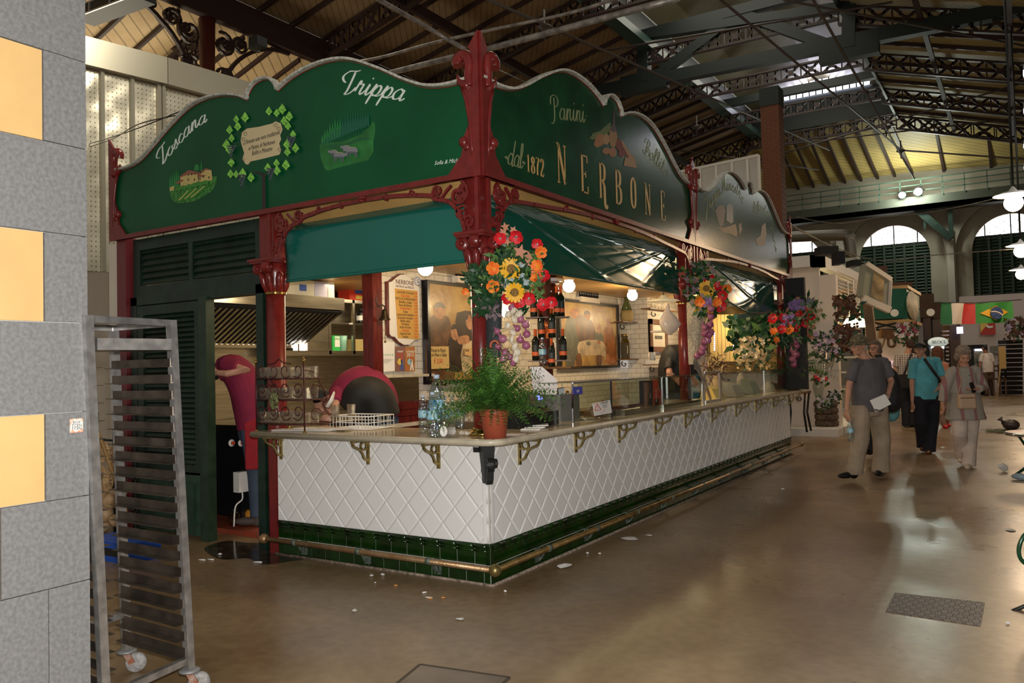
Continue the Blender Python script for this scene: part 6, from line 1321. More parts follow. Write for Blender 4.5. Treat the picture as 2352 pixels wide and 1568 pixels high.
MB().quad(*onslope(.60, .95, .5, .8)).build('lit_display', bulb('blue_display', (.08, .12, 1), 1.6), root); MB().quad(*onslope(.12, .42, .3, .95)).build('pink_sticker', mat('sticker_magenta', (.5, .05, .2), .4), root)
MB().quad(*[p-Z*.07+X*.0 for p in onslope(.45, .62, .0, .5)]).build('green_key', gp, root);
# slicing machine behind
sp0 = atd(6.9, 1250, 905)
root = thing('slicing_machine', 'pinkish white enamel slicing machine behind the fern', 'machine', sp0)
ctr = at(2, CT, 1250, 920); u_ = DR; d6 = 6.9
pl = [(1217, 842), (1245, 842), (1278, 870), (1281, 884), (1278, 906), (1225, 906)]
w_ = Vector((CF.x, CF.y, 0)).normalized()*.3
q = [atd(d6, *p) for p in pl]; mb = MB(); n_ = len(q); mb.add(q+[p+w_ for p in q], [tuple(range(n_))[::-1], tuple(range(n_, 2*n_))]+[(i, (i+1) % n_, n_+(i+1) % n_, n_+i) for i in range(n_)], False); mb.build('body', mat('enamel_pinkwhite', (.58, .50, .46), .3), root)
q = [atd(d6+.1, *p) for p in ((1282, 893), (1297, 890), (1297, 930), (1286, 930))]; mb = MB(); mb.add(q+[p+w_*.7 for p in q], [(3, 2, 1, 0), (4, 5, 6, 7), (0, 1, 5, 4), (1, 2, 6, 5), (2, 3, 7, 6), (3, 0, 4, 7)], False); mb.build('side_arm', m_grey, root)
a = atd(d6+.15, 1265, 905); MB().box(a.x-.2, a.x+.15, a.y-.1, a.y+.25, CT, a.z).build('foot', m_grey, root)
# oil bottle and bits next to the case
p = at(2, CT, 1304, 930); p = Vector((-.33, at(0, -.33, 1304, 930).y, CT)); root = thing('oil_bottle', 'oil bottle with a golden cap left of the display case', 'bottle', p); MB().lathe([(.03, 0), (.03, .14), (.012, .19), (.012, .22)], p, 14).build('bottle', mat('olive_oil', (.25, .2, .02), .1, trans=.5), root); MB().lathe([(.015, .2), (.015, .25)], p, 12).build('cap', m_brasspol, root)
root = thing('shelf_under_board', 'brown shelf board behind the cash register', 'shelf', (-.6, 1.8, CT)); MB().box(-.62, -.40, 1.3, 2.6, .95, CT+.04).build('board', m_woodb, root)
# --- things on the left worktop ------------------------------------------------
DG = 6.05
wb = [(995, 1003, 1.12, 'tall clear water bottle with blue label standing in front'), (973, 992, 1.0, 'blue tinted water bottle at the left of the cluster'), (1023, 992, .95, 'water bottle right behind the front bottle'), (1040, 985, .95, 'water bottle next to the fern pot'), (1058, 984, .95, 'water bottle beside the corner column'), (1010, 982, .95, 'rear water bottle of the cluster on the marble')]
for px_, py_, s, lb_ in wb: p = at(2, CT, px_, py_); pet(lb_, (p.x, p.y, CT), s)
p = at(2, CT, 995, 1003); pet('upper water bottle balanced behind the tall front bottle', (p.x-.03, p.y+.09, CT), 1.55)
p = at(2, CT, 1040, 1003)
mb = MB(); q = p+X*.0; mb.lathe([(.028, 0), (.037, .085), (.039, .086)], (q.x-.02, q.y+.03, CT+.036), 18, Vector((-.2, -1, .08)), cap=False); tag(mb.build('paper_cup', m_paper), 'white paper cup lying on its side by the water bottles', 'cup')
for k, dx in enumerate((1015, 1029)): p = at(2, CT, dx, 945); tag(MB().lathe([(.025, 0), (.034, .2), (.036, .2)], (-1.15+.08*k, 1.35, CT), 16).build('cup_stack', m_paper), 'stack of white cups behind the water bottles, %s' % ('left one', 'right one')[k], 'cups')
tag(MB().box(-1.35, -.95, 1.2, 1.5, .94, CT).build('cup_shelf', m_steel), 'steel shelf under the white cup stacks', 'shelf')
p = at(2, CT, 1068, 1000); mb = MB();
for k in range(8): mb.ball((p.x+rnd(-.03, .03), p.y+rnd(-.02, .02), CT+.018), (rnd(.015, .03), rnd(.012, .02), rnd(.008, .016)), 7, 5)
tag(mb.build('crumpled_napkin', mat('beige_tissue', (.62, .54, .44), .8)), 'crumpled beige napkin between the paper cup and the column', 'napkin')
# paper stack right of the pot
for k in range(3):
 p = at(2, CT, 1225+k*6, 985-k*2); mb = MB(); a = .3+k*.12; c = Vector((p.x, p.y, CT+.001+k*.008)); u1 = Vector((math.cos(a), math.sin(a), 0))*.075; v1 = Vector((-math.sin(a), math.cos(a), 0))*.1
 mb.hexa([c-u1-v1, c+u1-v1, c+u1+v1, c-u1+v1, c-u1-v1+Z*.007, c+u1-v1+Z*.007, c+u1+v1+Z*.007, c-u1+v1+Z*.007]); tag(mb.build('paper_wrapper', m_paper), ('lowest', 'middle', 'top')[k]+' white paper wrapper in the pile right of the fern pot', 'paper')
p = at(2, CT, 1185, 998); mb = MB(); mb.box(p.x-.06, p.x+.05, p.y-.04, p.y+.05, CT+.001, CT+.008); tag(mb.build('receipt_slip', mat('pink_receipt', (.62, .48, .42), .7)), 'pinkish torn receipts lying right beside the fern pot', 'paper')
# white wire basket and newspapers under the glass stand
def wirebasket(x0, x1, y0, y1, z0, z1):
 mb = MB()
 for z in (z0, (z0+z1)/2, z1): mb.tube([(x0, y0, z), (x1, y0, z), (x1, y1, z), (x0, y1, z)], .0035 if z != z1 else .005, 5, True)
 nx = 12
 for i in range(nx+1):
  x = x0+(x1-x0)*i/nx; mb.tube([(x, y0, z1), (x, y0, z0), (x, y1, z0), (x, y1, z1)], .003, 5)
 for i in range(1, 5): y = y0+(y1-y0)*i/5; mb.tube([(x0, y, z1), (x0, y, z0), (x1, y, z0), (x1, y, z1)], .003, 5)
 return mb
tag(wirebasket(-1.66, -1.24, .16, .46, CT+.01, CT+.11).build('wire_basket', mat('white_wire', (.8, .8, .78), .4)), 'white plastic coated wire basket behind the glass stand', 'basket')
for k, (a, b, w__) in enumerate((((-2.08, -.03), (-1.5, .02), .12), ((-1.9, .05), (-1.4, .1), .14))):
 tag(MB().bar((*a, CT+.006+.01*k), (*b, CT+.008+.01*k), w__, .009).build('folded_newspaper', mat('newsprint', (.6, .58, .55), .8, var=(9, .4), col2=(.7, .66, .6))), ('pale folded newspaper lying under the front of the glass stand', 'second folded newspaper under the rear of the glass stand')[k], 'newspaper')
# wrought iron stand for glasses -------------------------------------------------
st = thing('wrought_iron_glass_stand', 'three tier wrought iron stand of scrolls with brass knobs holding tumblers', 'stand', (-1.9, .1, CT))
m_wr = mat('dark_red_wrought_iron', (.075, .018, .018), .35, .4)
xs0, xs1, ys0, ys1 = -2.13, -1.60, -.14, .08
Pz = lambda px_, py_: at(1, ys0, px_, py_)
zt_ = Pz(600, 835).z; post_top = zt_+.01
L0 = Pz(590, 992).x; L1 = Pz(700, 995).x
xs0, xs1 = L0, L1
tier = [Pz(640, 974).z, Pz(640, 919).z, Pz(640, 870).z]; tier[0] = max(tier[0], CT+.03)
dep = [.34, .27, .2]
mb = MB()
ends = []
for x in (xs0, xs1): mb.tube([(x, ys0, CT+.01), (x, ys0, post_top)], .006, 8)
yb = ys0+dep[0]
for x in (xs0, xs1): mb.tube([(x, yb, CT+.01), (x, yb, tier[0]+.05)], .006, 8)
mb.build('post', m_wr, st)
mb = MB()
for x in (xs0, xs1):
 mb.lathe([(.016, 0), (.018, .006), (.008, .014)], (x, ys0, CT+.001), 12); mb.lathe([(.016, 0), (.018, .006), (.008, .014)], (x, yb, CT+.001), 12)
mb.build('brass_foot', m_brasspol, st); mb = MB()
for x in (xs0, xs1): mb.ball((x, ys0, post_top+.006), .012, 10, 8); mb.ball((x, ys0, post_top+.026), .009, 10, 8)
mb.build('brass_knob', m_brasspol, st)
for k, z in enumerate(tier):
 mb = MB(); y1_ = ys0+dep[k]; mb.tube([(xs0, ys0, z), (xs1, ys0, z), (xs1, y1_, z), (xs0, y1_, z)], .005, 6, True)
 for i in range(1, 5): yy = ys0+(y1_-ys0)*i/5; mb.tube([(xs0, yy, z-.003), (xs1, yy, z-.003)], .0035, 5)
 mb.build('tier', m_wr, st)
mb = MB()
def fscroll(pts, r=.0048): mb.tube([(a, ys0-.002, b) for a, b in [(p.x, p.y) for p in spline(pts, 5)]], r, 7)
wdt = xs1-xs0
for k, z in enumerate(tier):
 hgt_ = (tier[k+1]-z) if k < 2 else (zt_-z)*1.05
 for i in range(4):
  cx = xs0+wdt*(i+.5)/4; rr = min(wdt/8, hgt_*.5)*.95
  sp = spiral((cx, z+hgt_*.5), rr, rr*.25, (3.9 if i % 2 else -.8), 1.35 if k < 2 else .95, 18, 1 if i % 2 else -1); fscroll(sp)
sp = [(xs0+wdt*.25, zt_-.01), (xs0+wdt*.42, zt_+.005), (xs0+wdt*.5, zt_+.035), (xs0+wdt*.58, zt_+.005), (xs0+wdt*.75, zt_-.01)]; fscroll(sp)
mb.build('front_scrolls', m_wr, st)
for x in (xs1, xs0):
 mb = MB(); pts = [(ys0, tier[2]+.07), (ys0+.07, tier[2]+.06), (ys0+.14, tier[2]+.03), (ys0+.16, tier[2]-.02), (ys0+.22, tier[1]+.06), (ys0+.24, tier[1]), (ys0+.2, tier[1]-.03), (ys0+.26, tier[0]+.08), (yb, tier[0]+.05)]
 mb.tube([(x, p.x, p.y) for p in spline(pts, 4)], .005, 6)
 for k in range(2): mb.tube([(x, a, b) for a, b in spiral((ys0+.12, tier[k]+.07), .06, .02, .5, 1.3, 16)], .0045, 6)
 mb.build('side_scroll', m_wr, st)
mb = MB(); cx = xs0+wdt*.40
for i in range(150): a = rnd(0, 6.28); q = math.sqrt(rnd(0, 1)); mb.ball((cx+.05*q*math.cos(a), ys0-.012-.016*(1-q), tier[1]-.005+.07*q*math.sin(a)*(1 if math.sin(a) > 0 else 1)), rnd(.005, .010), 5, 4)
mb.build('foliage_mask', mat('verdigris_brass', (.20, .21, .09), .5, .5, var=(30, .5)), st, 'greenish brass ornament of leaves')
gl_ = None; cnt = 0
for k, z in enumerate(tier):
 for r in range(2 if k < 2 else 2):
  for i in range(7):
   x = xs0+.04+(wdt-.06)*i/6+rnd(-.004, .004); y = ys0+.045+r*.085; hgt2 = .075
   loc = (x, y, z+.006); lb_ = 'clear cut glass tumbler on the %s tier of the wrought iron stand' % ('bottom', 'middle', 'top')[k]
   if gl_ is None:
    gl_ = MB().lathe([(.0, .004), (.026, .0), (.030, .008), (.036, .09), (.034, .09), (.0275, .014), (0, .013)], (0, 0, 0), 10, smooth=False, cap=False).build('glass_tumbler', glass_pane('cut_glass', (.94, .92, .87), .32, .65, 190, .08)); tag(gl_, lb_, 'glass', 'tumblers on the %s tier' % 'bottom'); gl_.location = loc
   else:
    g_ = gl_.copy(); COL.objects.link(g_); g_.location = loc; g_.rotation_euler = (0, 0, rnd(0, 1)); g_['label'] = lb_; g_['group'] = 'tumblers on the %s tier' % ('bottom', 'middle', 'top')[k]
for k, (px_, py_) in enumerate(((692, 940), (677, 955))):
 p = at(1, .3, px_, py_)
 g_ = gl_.copy(); COL.objects.link(g_); g_.location = (-1.56+.06*k, .12+.12*k, CT+.115); g_['label'] = 'clear tumbler on the wire basket, %s one' % ('front', 'rear')[k]; g_['group'] = 'tumblers on the wire basket'
# white napkin bag hanging by the cook
# --- potted fern ---------------------------------------------------------------
def fern(label, loc, R_, n, pot_h=.17, pot_r=.075, pm=m_terra, lm=None, name='potted_fern', upk=1.0, leaf=.022):
 root = thing(name, label, 'potted fern', loc); x, y, z = loc
 MB().lathe([(pot_r*.78, 0), (pot_r*.95, pot_h*.72), (pot_r*.97, pot_h*.74), (pot_r*1.05, pot_h*.76), (pot_r*1.1, pot_h), (pot_r*.98, pot_h), (pot_r*.9, pot_h*.85)], (x, y, z), 28).build('pot', pm, root)
 MB().lathe([(0.001, pot_h*.9), (pot_r*.95, pot_h*.88)], (x, y, z), 16, cap=False).build('soil', m_blackm, root)
 mb = MB(); c = Vector((x, y, z+pot_h*.9))
 for i in range(n):
  a = rnd(0, 6.283); el = .1+1.3*rnd(0, 1)**1.7; L_ = R_*rnd(.7, 1.15)*(1-.18*(el > .9)); d = Vector((math.cos(a), math.sin(a), 0)); pts = []
  for k in range(9):
   t = k/8; rr = L_*math.cos(el)*t*(1.05); hh = L_*((math.sin(el)+.25)*t*1.1*upk-(.62-.25*el)*t*t); pts.append(c+d*rr+Z*hh)
  pts = [p+Vector((rnd(-.006, .006), rnd(-.006, .006), 0)) for p in pts]; s = (d.cross(Z)+Z*rnd(-.9, .9)+d*rnd(-.3, .3)).normalized()
  mb.m = 0
  for k in range(1, 9):
   p, q = pts[k-1], pts[k]
   for h_ in (0, .5):
    b = p.lerp(q, h_); t = (k-1+h_)/8; w_ = leaf*(1.05-t*.7)*rnd(.8, 1.2); tang = (q-p).normalized()
    for sg in (-1, 1):
     tip = b+s*sg*w_+tang*w_*.35+Z*rnd(-.01, .006); e1 = tang*w_*.32; mb.m = (i+k) % 2
     mb.add([b-e1*.6, tip, b+e1], [(0, 1, 2)], False)
  mb.m = 2
 mb.build('fronds', lm or [mat('fern_green', (.085, .21, .03), .5), mat('fern_dark', (.04, .12, .02), .5), m_dkgreen], root); return root
p = at(2, CT, 1138, 1006)
fern('bushy green fern in a terracotta plastic pot at the corner of the marble worktop', (p.x-.01, p.y+.01, CT), .47, 400, .20, .096, leaf=.040)
# ================================================================ TRAY RACK, FLOWERS, LITTER
m_rk = mat('scratched_steel', (.42, .41, .40), .25, .75, var=(20, .25)); m_rkd = mat('greasy_steel', (.13, .105, .085), .35, .8, var=(8, .4))
dep_ = lambda p: (p-EYE).dot(CF)
def post_(px0, py0, px1, py1):
 b = at(2, .09, px0, py0); d = dep_(b); return b, atd(d, px1, py1)
FR = post_(436, 1548, 393, 735); FL = post_(242, 1640, 200, 735); BR = post_(292, 1503, 262, 780)
zt = (FR[1].z+FL[1].z)/2;
def up_to(p, z): return p[0]+(p[1]-p[0])*((z-p[0].z)/(p[1].z-p[0].z))
zt = FR[1].z; off_b = BR[0]-FR[0]; off_b.z = 0
PO = {'fr': (FR[0], up_to(FR, zt)), 'fl': (FL[0], up_to(FL, zt)), 'br': (BR[0], up_to(BR, zt))}
PO['bl'] = (FL[0]+off_b, PO['fl'][1]+off_b)
root = thing('bakery_tray_rack', 'tall steel bakery tray rack with empty runners in front of the green door', 'tray rack', (-.4, -2.4, 0))
def lp(k, z): a, b = PO[k]; return a+(b-a)*((z-a.z)/(b.z-a.z))
for k in PO: MB().bar(lp(k, .11), lp(k, zt), .036, .036, up=X).build('post', m_rk, root)
mb = MB()
for a, b in (('fl', 'fr'), ('bl', 'br'), ('fr', 'br'), ('fl', 'bl')): mb.bar(lp(a, zt-.015), lp(b, zt-.015), .03, .03)
mb.bar(lp('fl', .16), lp('fr', .16), .03, .03); mb.bar(lp('bl', .3), lp('br', .3), .03, .03); mb.build('cross_bar', m_rk, root)
n = 19
inn = (lp('fl', 1)-lp('fr', 1)).normalized(); inn.z = 0
for i in range(n):
 z = .20+(zt-.40)*i/(n-1)
 for a, b, s in (('fr', 'br', 1), ('fl', 'bl', -1)):
  p, q = lp(a, z)+inn*.02*s, lp(b, z)+inn*.02*s; mb = MB(); mb.bar(p, q, .003, .04); mb.bar(p+inn*.02*s-Z*.019, q+inn*.02*s-Z*.019, .045, .003); mb.build('runner', m_rkd, root)
mb = MB(); p, q = lp('fl', zt-.1), lp('fr', zt-.1); r_ = (lp('br', zt)-lp('fr', zt)); p = p+r_*.25+(q-p)*.1; mb.bar(p-Z*.02, p+(q-p)*.8-Z*.02, .3, .05)
mb.build('flat_steel_box', m_rk, root)
for k in PO:
 b = lp(k, .11); mb = MB(); mb.lathe([(.048, 0), (.05, .008), (.03, .014)], (b.x, b.y, .105), 20); mb.build('castor_plate', m_grey, root)
 mb = MB(); mb.bar((b.x, b.y, .105), (b.x+.02, b.y+.02, .05), .05, .03); mb.build('castor_fork', mat('rusty_fork_'+k, (.22, .07, .03), .7, var=(30, .5), col2=(.3, .22, .18)), root)
 MB().lathe([(.02, -.014), (.046, -.014), (.05, -.006), (.05, .006), (.046, .014), (.02, .014)], (b.x+.03, b.y+.03, .05), 20, (.8, -.6, 0)).build('castor_wheel', mat('worn_wheel_'+k, (.25, .24, .23), .5, var=(40, .4)), root)
# odds and ends behind the rack --------------------------------
root = thing('wooden_pole', 'thin honey coloured wooden pole leaning behind the tray rack', 'pole', at(1, -.3, 300, 1150))
MB().tube([at(1, -.4, 215, 962), at(1, -.3, 300, 1200)], .014, 8).build('pole', m_pinew, root)
m_bis = mat('pale_turned_wood', (.55, .36, .18), .5, var=(20, .3))
root = thing('wicker_stall', 'wire stand hung with pale wooden wheels and baskets behind the tray rack', 'stand', (-4.7, -.2, 0))
def bp_(px, py): return at(1, -.15, px, py)
mb = MB()
for px_ in (212, 250, 300): a = bp_(px_, 1000); mb.bar((a.x, -.1, 0), (a.x, -.1, 1.15), .02, .02)
for py_ in (1010, 1090, 1160): a, b = bp_(205, py_), bp_(305, py_); mb.bar((a.x, -.1, a.z), (b.x, -.1, a.z), .02, .02)
mb.build('wire_frame', m_iron, root)
for px_, py_, r in ((236, 1037, .10), (262, 1070, .09), (245, 1105, .10), (232, 1085, .07), (258, 1040, .06)):
 c = bp_(px_, py_); mb = MB(); mb.lathe([(r*.35, -.02), (r*.4, .02), (r*.3, .03)], c, 14, Y)
 for k in range(18): a = k*math.pi/9; d = Vector((math.cos(a), 0, math.sin(a))); mb.bar(c+d*r*.45, c+d*r, .012, .03, up=Y)
 mb.tube([c+Vector((math.cos(a), 0, math.sin(a)))*r for a in [k*math.pi/9 for k in range(18)]], .008, 6, True); mb.build('spoked_wheel', m_bis, root)
for px_, py_, r in ((225, 1140, .11), (255, 1150, .1), (238, 1180, .12), (275, 1130, .08), (232, 1205, .1), (268, 1195, .08)):
 c = bp_(px_, py_); MB().ball(c, (r, r*.8, r*.75), 12, 8).build('basket', mat('wicker_tan', (.40, .24, .11), .6, var=(14, .6), col2=(.6, .42, .25)), root)
p = at(2, .0, 250, 1290); root = thing('blue_plastic_crate', 'bright blue plastic crate on the floor behind the tray rack', 'crate', p)
MB().box(p.x-.35, p.x+.25, p.y, p.y+.3, 0, .16).build('crate', mat('crate_blue', (.01, .09, .5), .4), root); mb = MB(); mb.box(p.x-.3, p.x+.2, p.y-.004, p.y, .05, .11); mb.build('crate_slot', m_black, root)
# --- flowers ------------------------------------------------------------------
def facing(p, jitter=.5):
 v = (EYE-p).normalized()+Vector((rnd(-jitter, jitter), rnd(-jitter, jitter)*.3, rnd(-jitter, jitter))); return v.normalized()
def petals(mb, c, ax, r, n, cup=.4, w=.62, layers=1, ruff=.12):
 q = Z.rotation_difference(ax)
 for l in range(layers):
  rr = r*(1-.22*l)
  for k in range(n):
   a = 2*math.pi*(k+.5*l)/n+rnd(-.08, .08); d = Vector((math.cos(a), math.sin(a), 0)); s = Vector((-d.y, d.x, 0)); ww = rr*w
   pts = [d*rr*.08, d*rr*.5-s*ww*.75+Z*cup*rr*.45, d*rr*.95-s*ww*.5+Z*(cup*rr+rnd(-ruff, ruff)*rr), d*rr*1.02+Z*(cup*rr*.85+rnd(-ruff, ruff)*rr), d*rr*.95+s*ww*.5+Z*(cup*rr+rnd(-ruff, ruff)*rr), d*rr*.5+s*ww*.75+Z*cup*rr*.45, d*rr*.55+Z*cup*rr*.3]
   mb.add([c+q @ p for p in pts], [(0, 1, 6), (1, 2, 3, 6), (3, 4, 5, 6), (0, 6, 5)], True)
def leafy(mb, c, n, r, lw=.014, ll=.06, down=0, fn=None):
 for i in range(n):
  p = c+Vector((rnd(-1, 1), rnd(-.5, .5), rnd(-1, 1)))*r; d = Vector((rnd(-1, 1), rnd(-1, .3), rnd(-1, 1)-down)).normalized(); s = d.cross(Vector((rnd(-.3, .3), -1, rnd(-.3, .3)))).normalized(); L_ = ll*rnd(.6, 1.3)
  if len(mb._mats) > 1: mb.m = random.randrange(len(mb._mats))
  mb.add([p, p+d*L_*.45+s*lw, p+d*L_, p+d*L_*.45-s*lw], [(0, 1, 2, 3)], False)
m_pr = mat('poppy_red', (.62, .012, .02), .5, var=(60, .3)); m_po = mat('poppy_orange', (.80, .09, .012), .5, var=(40, .3), col2=(.85, .28, .03)); m_sun = mat('sunflower_yellow', (.80, .42, .01), .5); m_sunc = mat('sunflower_brown', (.24, .13, .03), .8, var=(80, .4)); m_hyd = mat('hydrangea_blue', (.38, .46, .48), .6, var=(50, .3)); m_pur = mat('violet_flower', (.22, .11, .36), .6, var=(60, .4), col2=(.38, .25, .5))
m_lf = mat('leaf_light', (.09, .19, .045), .5); m_lfd = mat('leaf_dark', (.015, .06, .02), .45); m_mp = mat('peach_maple_leaf', (.50, .22, .13), .6); m_cen = mat('poppy_centre', (.6, .62, .5), .6, var=(90, .6), col2=(.05, .05, .1)); m_gar = mat('garlic_white', (.70, .62, .48), .5, var=(30, .15)); m_onp = mat('onion_purple', (.28, .06, .13), .25, var=(14, .35), col2=(.42, .16, .24)); m_strw = mat('dry_straw', (.55, .42, .22), .8); m_mauve = mat('mauve_dry_leaf', (.22, .16, .17), .8)
def bouquet(label, z_, d, fl, leaves, k=1.0, name='flower_arrangement', shade=(m_lf, m_lfd)):
 """fl: (kind, px, py, radius in metres)"""
 c0 = atd(d, *z_(*leaves[0][:2])); root = thing(name, label, 'flowers', c0)
 for (lx, ly, r, n, ll, mm) in leaves:
  mb = MB(); mb._mats = mm; leafy(mb, atd(d+.05, *z_(lx, ly)), n, r, ll*.22, ll); mb.build('leaves', list(mm), root)
 for kind, px_, py_, r in fl:
  p = atd(d-.03+rnd(-.04, .04), *z_(px_, py_)); ax = facing(p, .35)
  if kind in 'ro':
   mb = MB(); petals(mb, p, ax, r, 5, .45, .75, 2); o = mb.build('poppy', m_pr if kind == 'r' else m_po, root); MB().ball(p+ax*r*.25, r*.2, 8, 6).build('poppy_centre', m_cen if kind == 'r' else m_sun, o)
   MB().tube([p-ax*.005, p-ax*.05-Z*.02, atd(d+.08, *z_(*leaves[0][:2]))], .003, 4).build('stem', m_lf, o)
  elif kind == 's':
   mb = MB(); petals(mb, p, ax, r, 16, .12, .24, 2, .1); o = mb.build('sunflower', m_sun, root); MB().lathe([(r*.42, 0), (r*.4, r*.12), (r*.15, r*.1), (.001, r*.05)], p, 14, ax).build('sunflower_centre', m_sunc, o)
  elif kind in 'hv':
   mb = MB()
   for i in range(26): q = p+Vector((rnd(-1, 1), rnd(-.5, .5), rnd(-1, 1)))*r*.8; petals(mb, q, facing(q, .6), r*.32, 4, .1, .6)
   mb.build('hydrangea' if kind == 'h' else 'violet_blossom', m_hyd if kind == 'h' else m_pur, root)
  elif kind == 'm':
   mb = MB(); q = Z.rotation_difference(ax); a0 = rnd(0, 6); pts = [p+q @ Vector((r*(1 if j % 2 == 0 else .45)*math.cos(a0+j*.628), r*(1 if j % 2 == 0 else .45)*math.sin(a0+j*.628), 0)) for j in range(10)]; mb.add([p]+pts, [(0, 1+j, 1+(j+1) % 10) for j in range(10)], False); mb.build('maple_leaf', m_mp, root)
 return root
zz = lambda a, b: (1080+a/4.354, 500+b/4.354)
DF = 5.42
bouquet('artificial bouquet of red poppies and sunflowers on the corner column above the fern', zz, DF,
[('r', 300, 205, .042), ('r', 465, 185, .048), ('r', 675, 260, .040), ('r', 740, 590, .045), ('r', 370, 800, .045), ('r', 485, 835, .045), ('r', 590, 800, .045), ('r', 735, 875, .045), ('r', 815, 840, .042), ('o', 225, 505, .046), ('o', 225, 685, .045), ('o', 705, 345, .042), ('o', 670, 480, .042), ('o', 672, 565, .042), ('o', -50, 735, .025), ('o', 640, 600, .03), ('s', 410, 512, .078), ('s', 445, 745, .07), ('h', 400, 655, .045), ('h', 560, 650, .022), ('h', 510, 590, .025), ('h', 520, 470, .022), ('m', 350, 90, .035), ('m', 430, 120, .03), ('m', 330, 150, .04), ('m', 500, 340, .055), ('m', 590, 385, .04), ('m', 560, 450, .04), ('m', 370, 240, .03)],
[(400, 560, .13, 240, .07, (m_lf, m_lfd)), (160, 640, .12, 190, .06, (m_lfd, m_lfd, m_lf)), (600, 520, .11, 200, .05, (m_lf, m_lf, m_lfd)), (150, 840, .07, 90, .07, (m_lfd,)), (210, 900, .045, 45, .06, (m_mauve,)), (390, 330, .07, 60, .06, (m_lfd, m_mauve)), (620, 690, .08, 80, .05, (m_lf,)), (30, 620, .06, 60, .05, (m_lfd,)), (390, 250, .05, 40, .05, (m_lf,)), (520, 910, .04, 26, .06, (m_lfd,)), (260, 620, .06, 40, .05, (m_mauve,))])
def braid(label, z_, d, garlic, onions, r, ss):
 c0 = atd(d, *z_(*(garlic+onions)[0])); root = thing('garlic_and_onion_braid', label, 'braid', c0)
 for lst, nm, mm in ((garlic, 'garlic_bulb', m_gar), (onions, 'red_onion', m_onp)):
  for a, b in lst:
   p = atd(d+rnd(-.02, .02), *z_(a, b)); mb = MB(); ax = Vector((rnd(-.6, .6), -.3, rnd(.2, 1))).normalized(); rr = r*rnd(.85, 1.15)
   if nm == 'garlic_bulb':
    q = Z.rotation_difference(ax)
    for k in range(6): t = k*math.pi/3; mb.ball(p+q @ Vector((rr*.42*math.cos(t), rr*.42*math.sin(t), 0)), (rr*.55, rr*.55, rr*.85), 8, 6)
    mb.lathe([(rr*.3, rr*.5), (rr*.12, rr*1.2), (rr*.1, rr*1.6)], p, 7, ax)
   else: mb.lathe([(rr*.1, -rr), (rr*.7, -rr*.8), (rr*1.05, -rr*.1), (rr*.85, rr*.5), (rr*.3, rr*.95), (rr*.1, rr*1.7)], p, 12, ax)
   mb.build(nm, mm, root)
 mb = MB(); allp = [atd(d+.02, *z_(a, b)) for a, b in garlic+onions]
 for p in allp:
  for k in range(ss): d1 = Vector((rnd(-1, 1), rnd(-.6, .2), rnd(-1.0, .5))); mb.tube([p, p+d1*.03, p+d1*.05+Vector((0, 0, -.02))], .0016, 3)
 p0, p1 = allp[0], allp[-1]; mb.build('dry_roots', m_strw, root, stuff=True)
 top = atd(d+.03, *z_(garlic[0][0] if garlic else onions[0][0], (garlic+onions)[0][1]-100)); pts = [top]+sorted(allp, key=lambda v: -v.z)[::3]; MB().tube(pts, .012, 6).build('plaited_stalk', m_strw, root)
 return root
braid('plait of white garlic bulbs and purple onions hanging below the corner bouquet', zz, 5.45, [(430, 930), (380, 965), (445, 1010), (375, 1075), (430, 1145), (415, 1215), (445, 1285), (470, 1345), (455, 1410), (490, 960)], [(555, 1065), (565, 1160), (560, 1275), (500, 1215), (325, 1210), (280, 1285), (350, 1345), (270, 1135), (470, 1105), (330, 1415), (420, 900), (500, 1010), (400, 1390), (430, 1450)], .026, 6)
def wov(name, z_, d, a, b, r0, r1, m_, label, rows):
 p, q = atd(d, *z_(*a)), atd(d, *z_(*b)); root = thing(name, label, 'basket', q); mb = MB(); n = rows
 pts = []
 for i in range(n):
  t = i/(n-1); c = p.lerp(q, t); r = r0+(r1-r0)*t; pts.append((r*(1+.05*(i % 2)), c))
 k_ = 14; vs = []
 for r, c in pts:
  for k in range(k_): an = 2*math.pi*k/k_; vs.append(c+Vector((math.cos(an)*r, math.sin(an)*r*.7, 0)))
 mb.add(vs, [(i*k_+k, i*k_+(k+1) % k_, (i+1)*k_+(k+1) % k_, (i+1)*k_+k) for i in range(n-1) for k in range(k_)], False); mb.build('woven_body', m_, root)
 mb = MB(); c = p; mb.tube([c+Vector((math.cos(an)*r0, math.sin(an)*r0*.7, 0)) for an in [k*math.pi/8 for k in range(16)]], .008, 6, True); mb.build('rim', m_, root)
wov('hanging_wall_basket', zz, 5.62, (235, 700), (235, 1400), .065, .055, mat('dark_grey_wicker', (.035, .04, .045), .5, bump=(90, 1)), 'dark grey woven tall basket behind the garlic on the corner column', 60)
tag(MB().tube([atd(5.4, *zz(1300/1-1115+60-20*math.cos(t)*2.1, 1285-55*math.sin(t))) for t in [k*.35-.3 for k in range(10)]], .009, 8).build('terracotta_hook', m_terra), 'terracotta coloured curved hook at the left of the garlic plait', 'hook')
z8 = lambda a, b: (1560+a/3.92, 620+b/3.92)
bouquet('artificial bouquet with yellow and orange blooms on the middle column', z8, 9.05,
[('s', 245, 165, .09), ('o', 235, 220, .06), ('o', 190, 285, .06), ('o', 430, 168, .055), ('r', 285, 75, .05), ('r', 345, 152, .055), ('r', 395, 225, .06), ('r', 390, 275, .06), ('r', 365, 320, .07), ('v', 250, 285, .06), ('r', 240, 110, .04), ('o', 340, 290, .05)],
[(150, 120, .2, 150, .1, (m_lfd, m_mauve, m_lf)), (300, 200, .16, 150, .08, (m_lf, m_lfd)), (210, 320, .1, 60, .1, (m_lf, m_sun)), (190, 20, .1, 50, .1, (m_lfd, m_mp)), (250, 400, .07, 40, .1, (m_lfd,))])
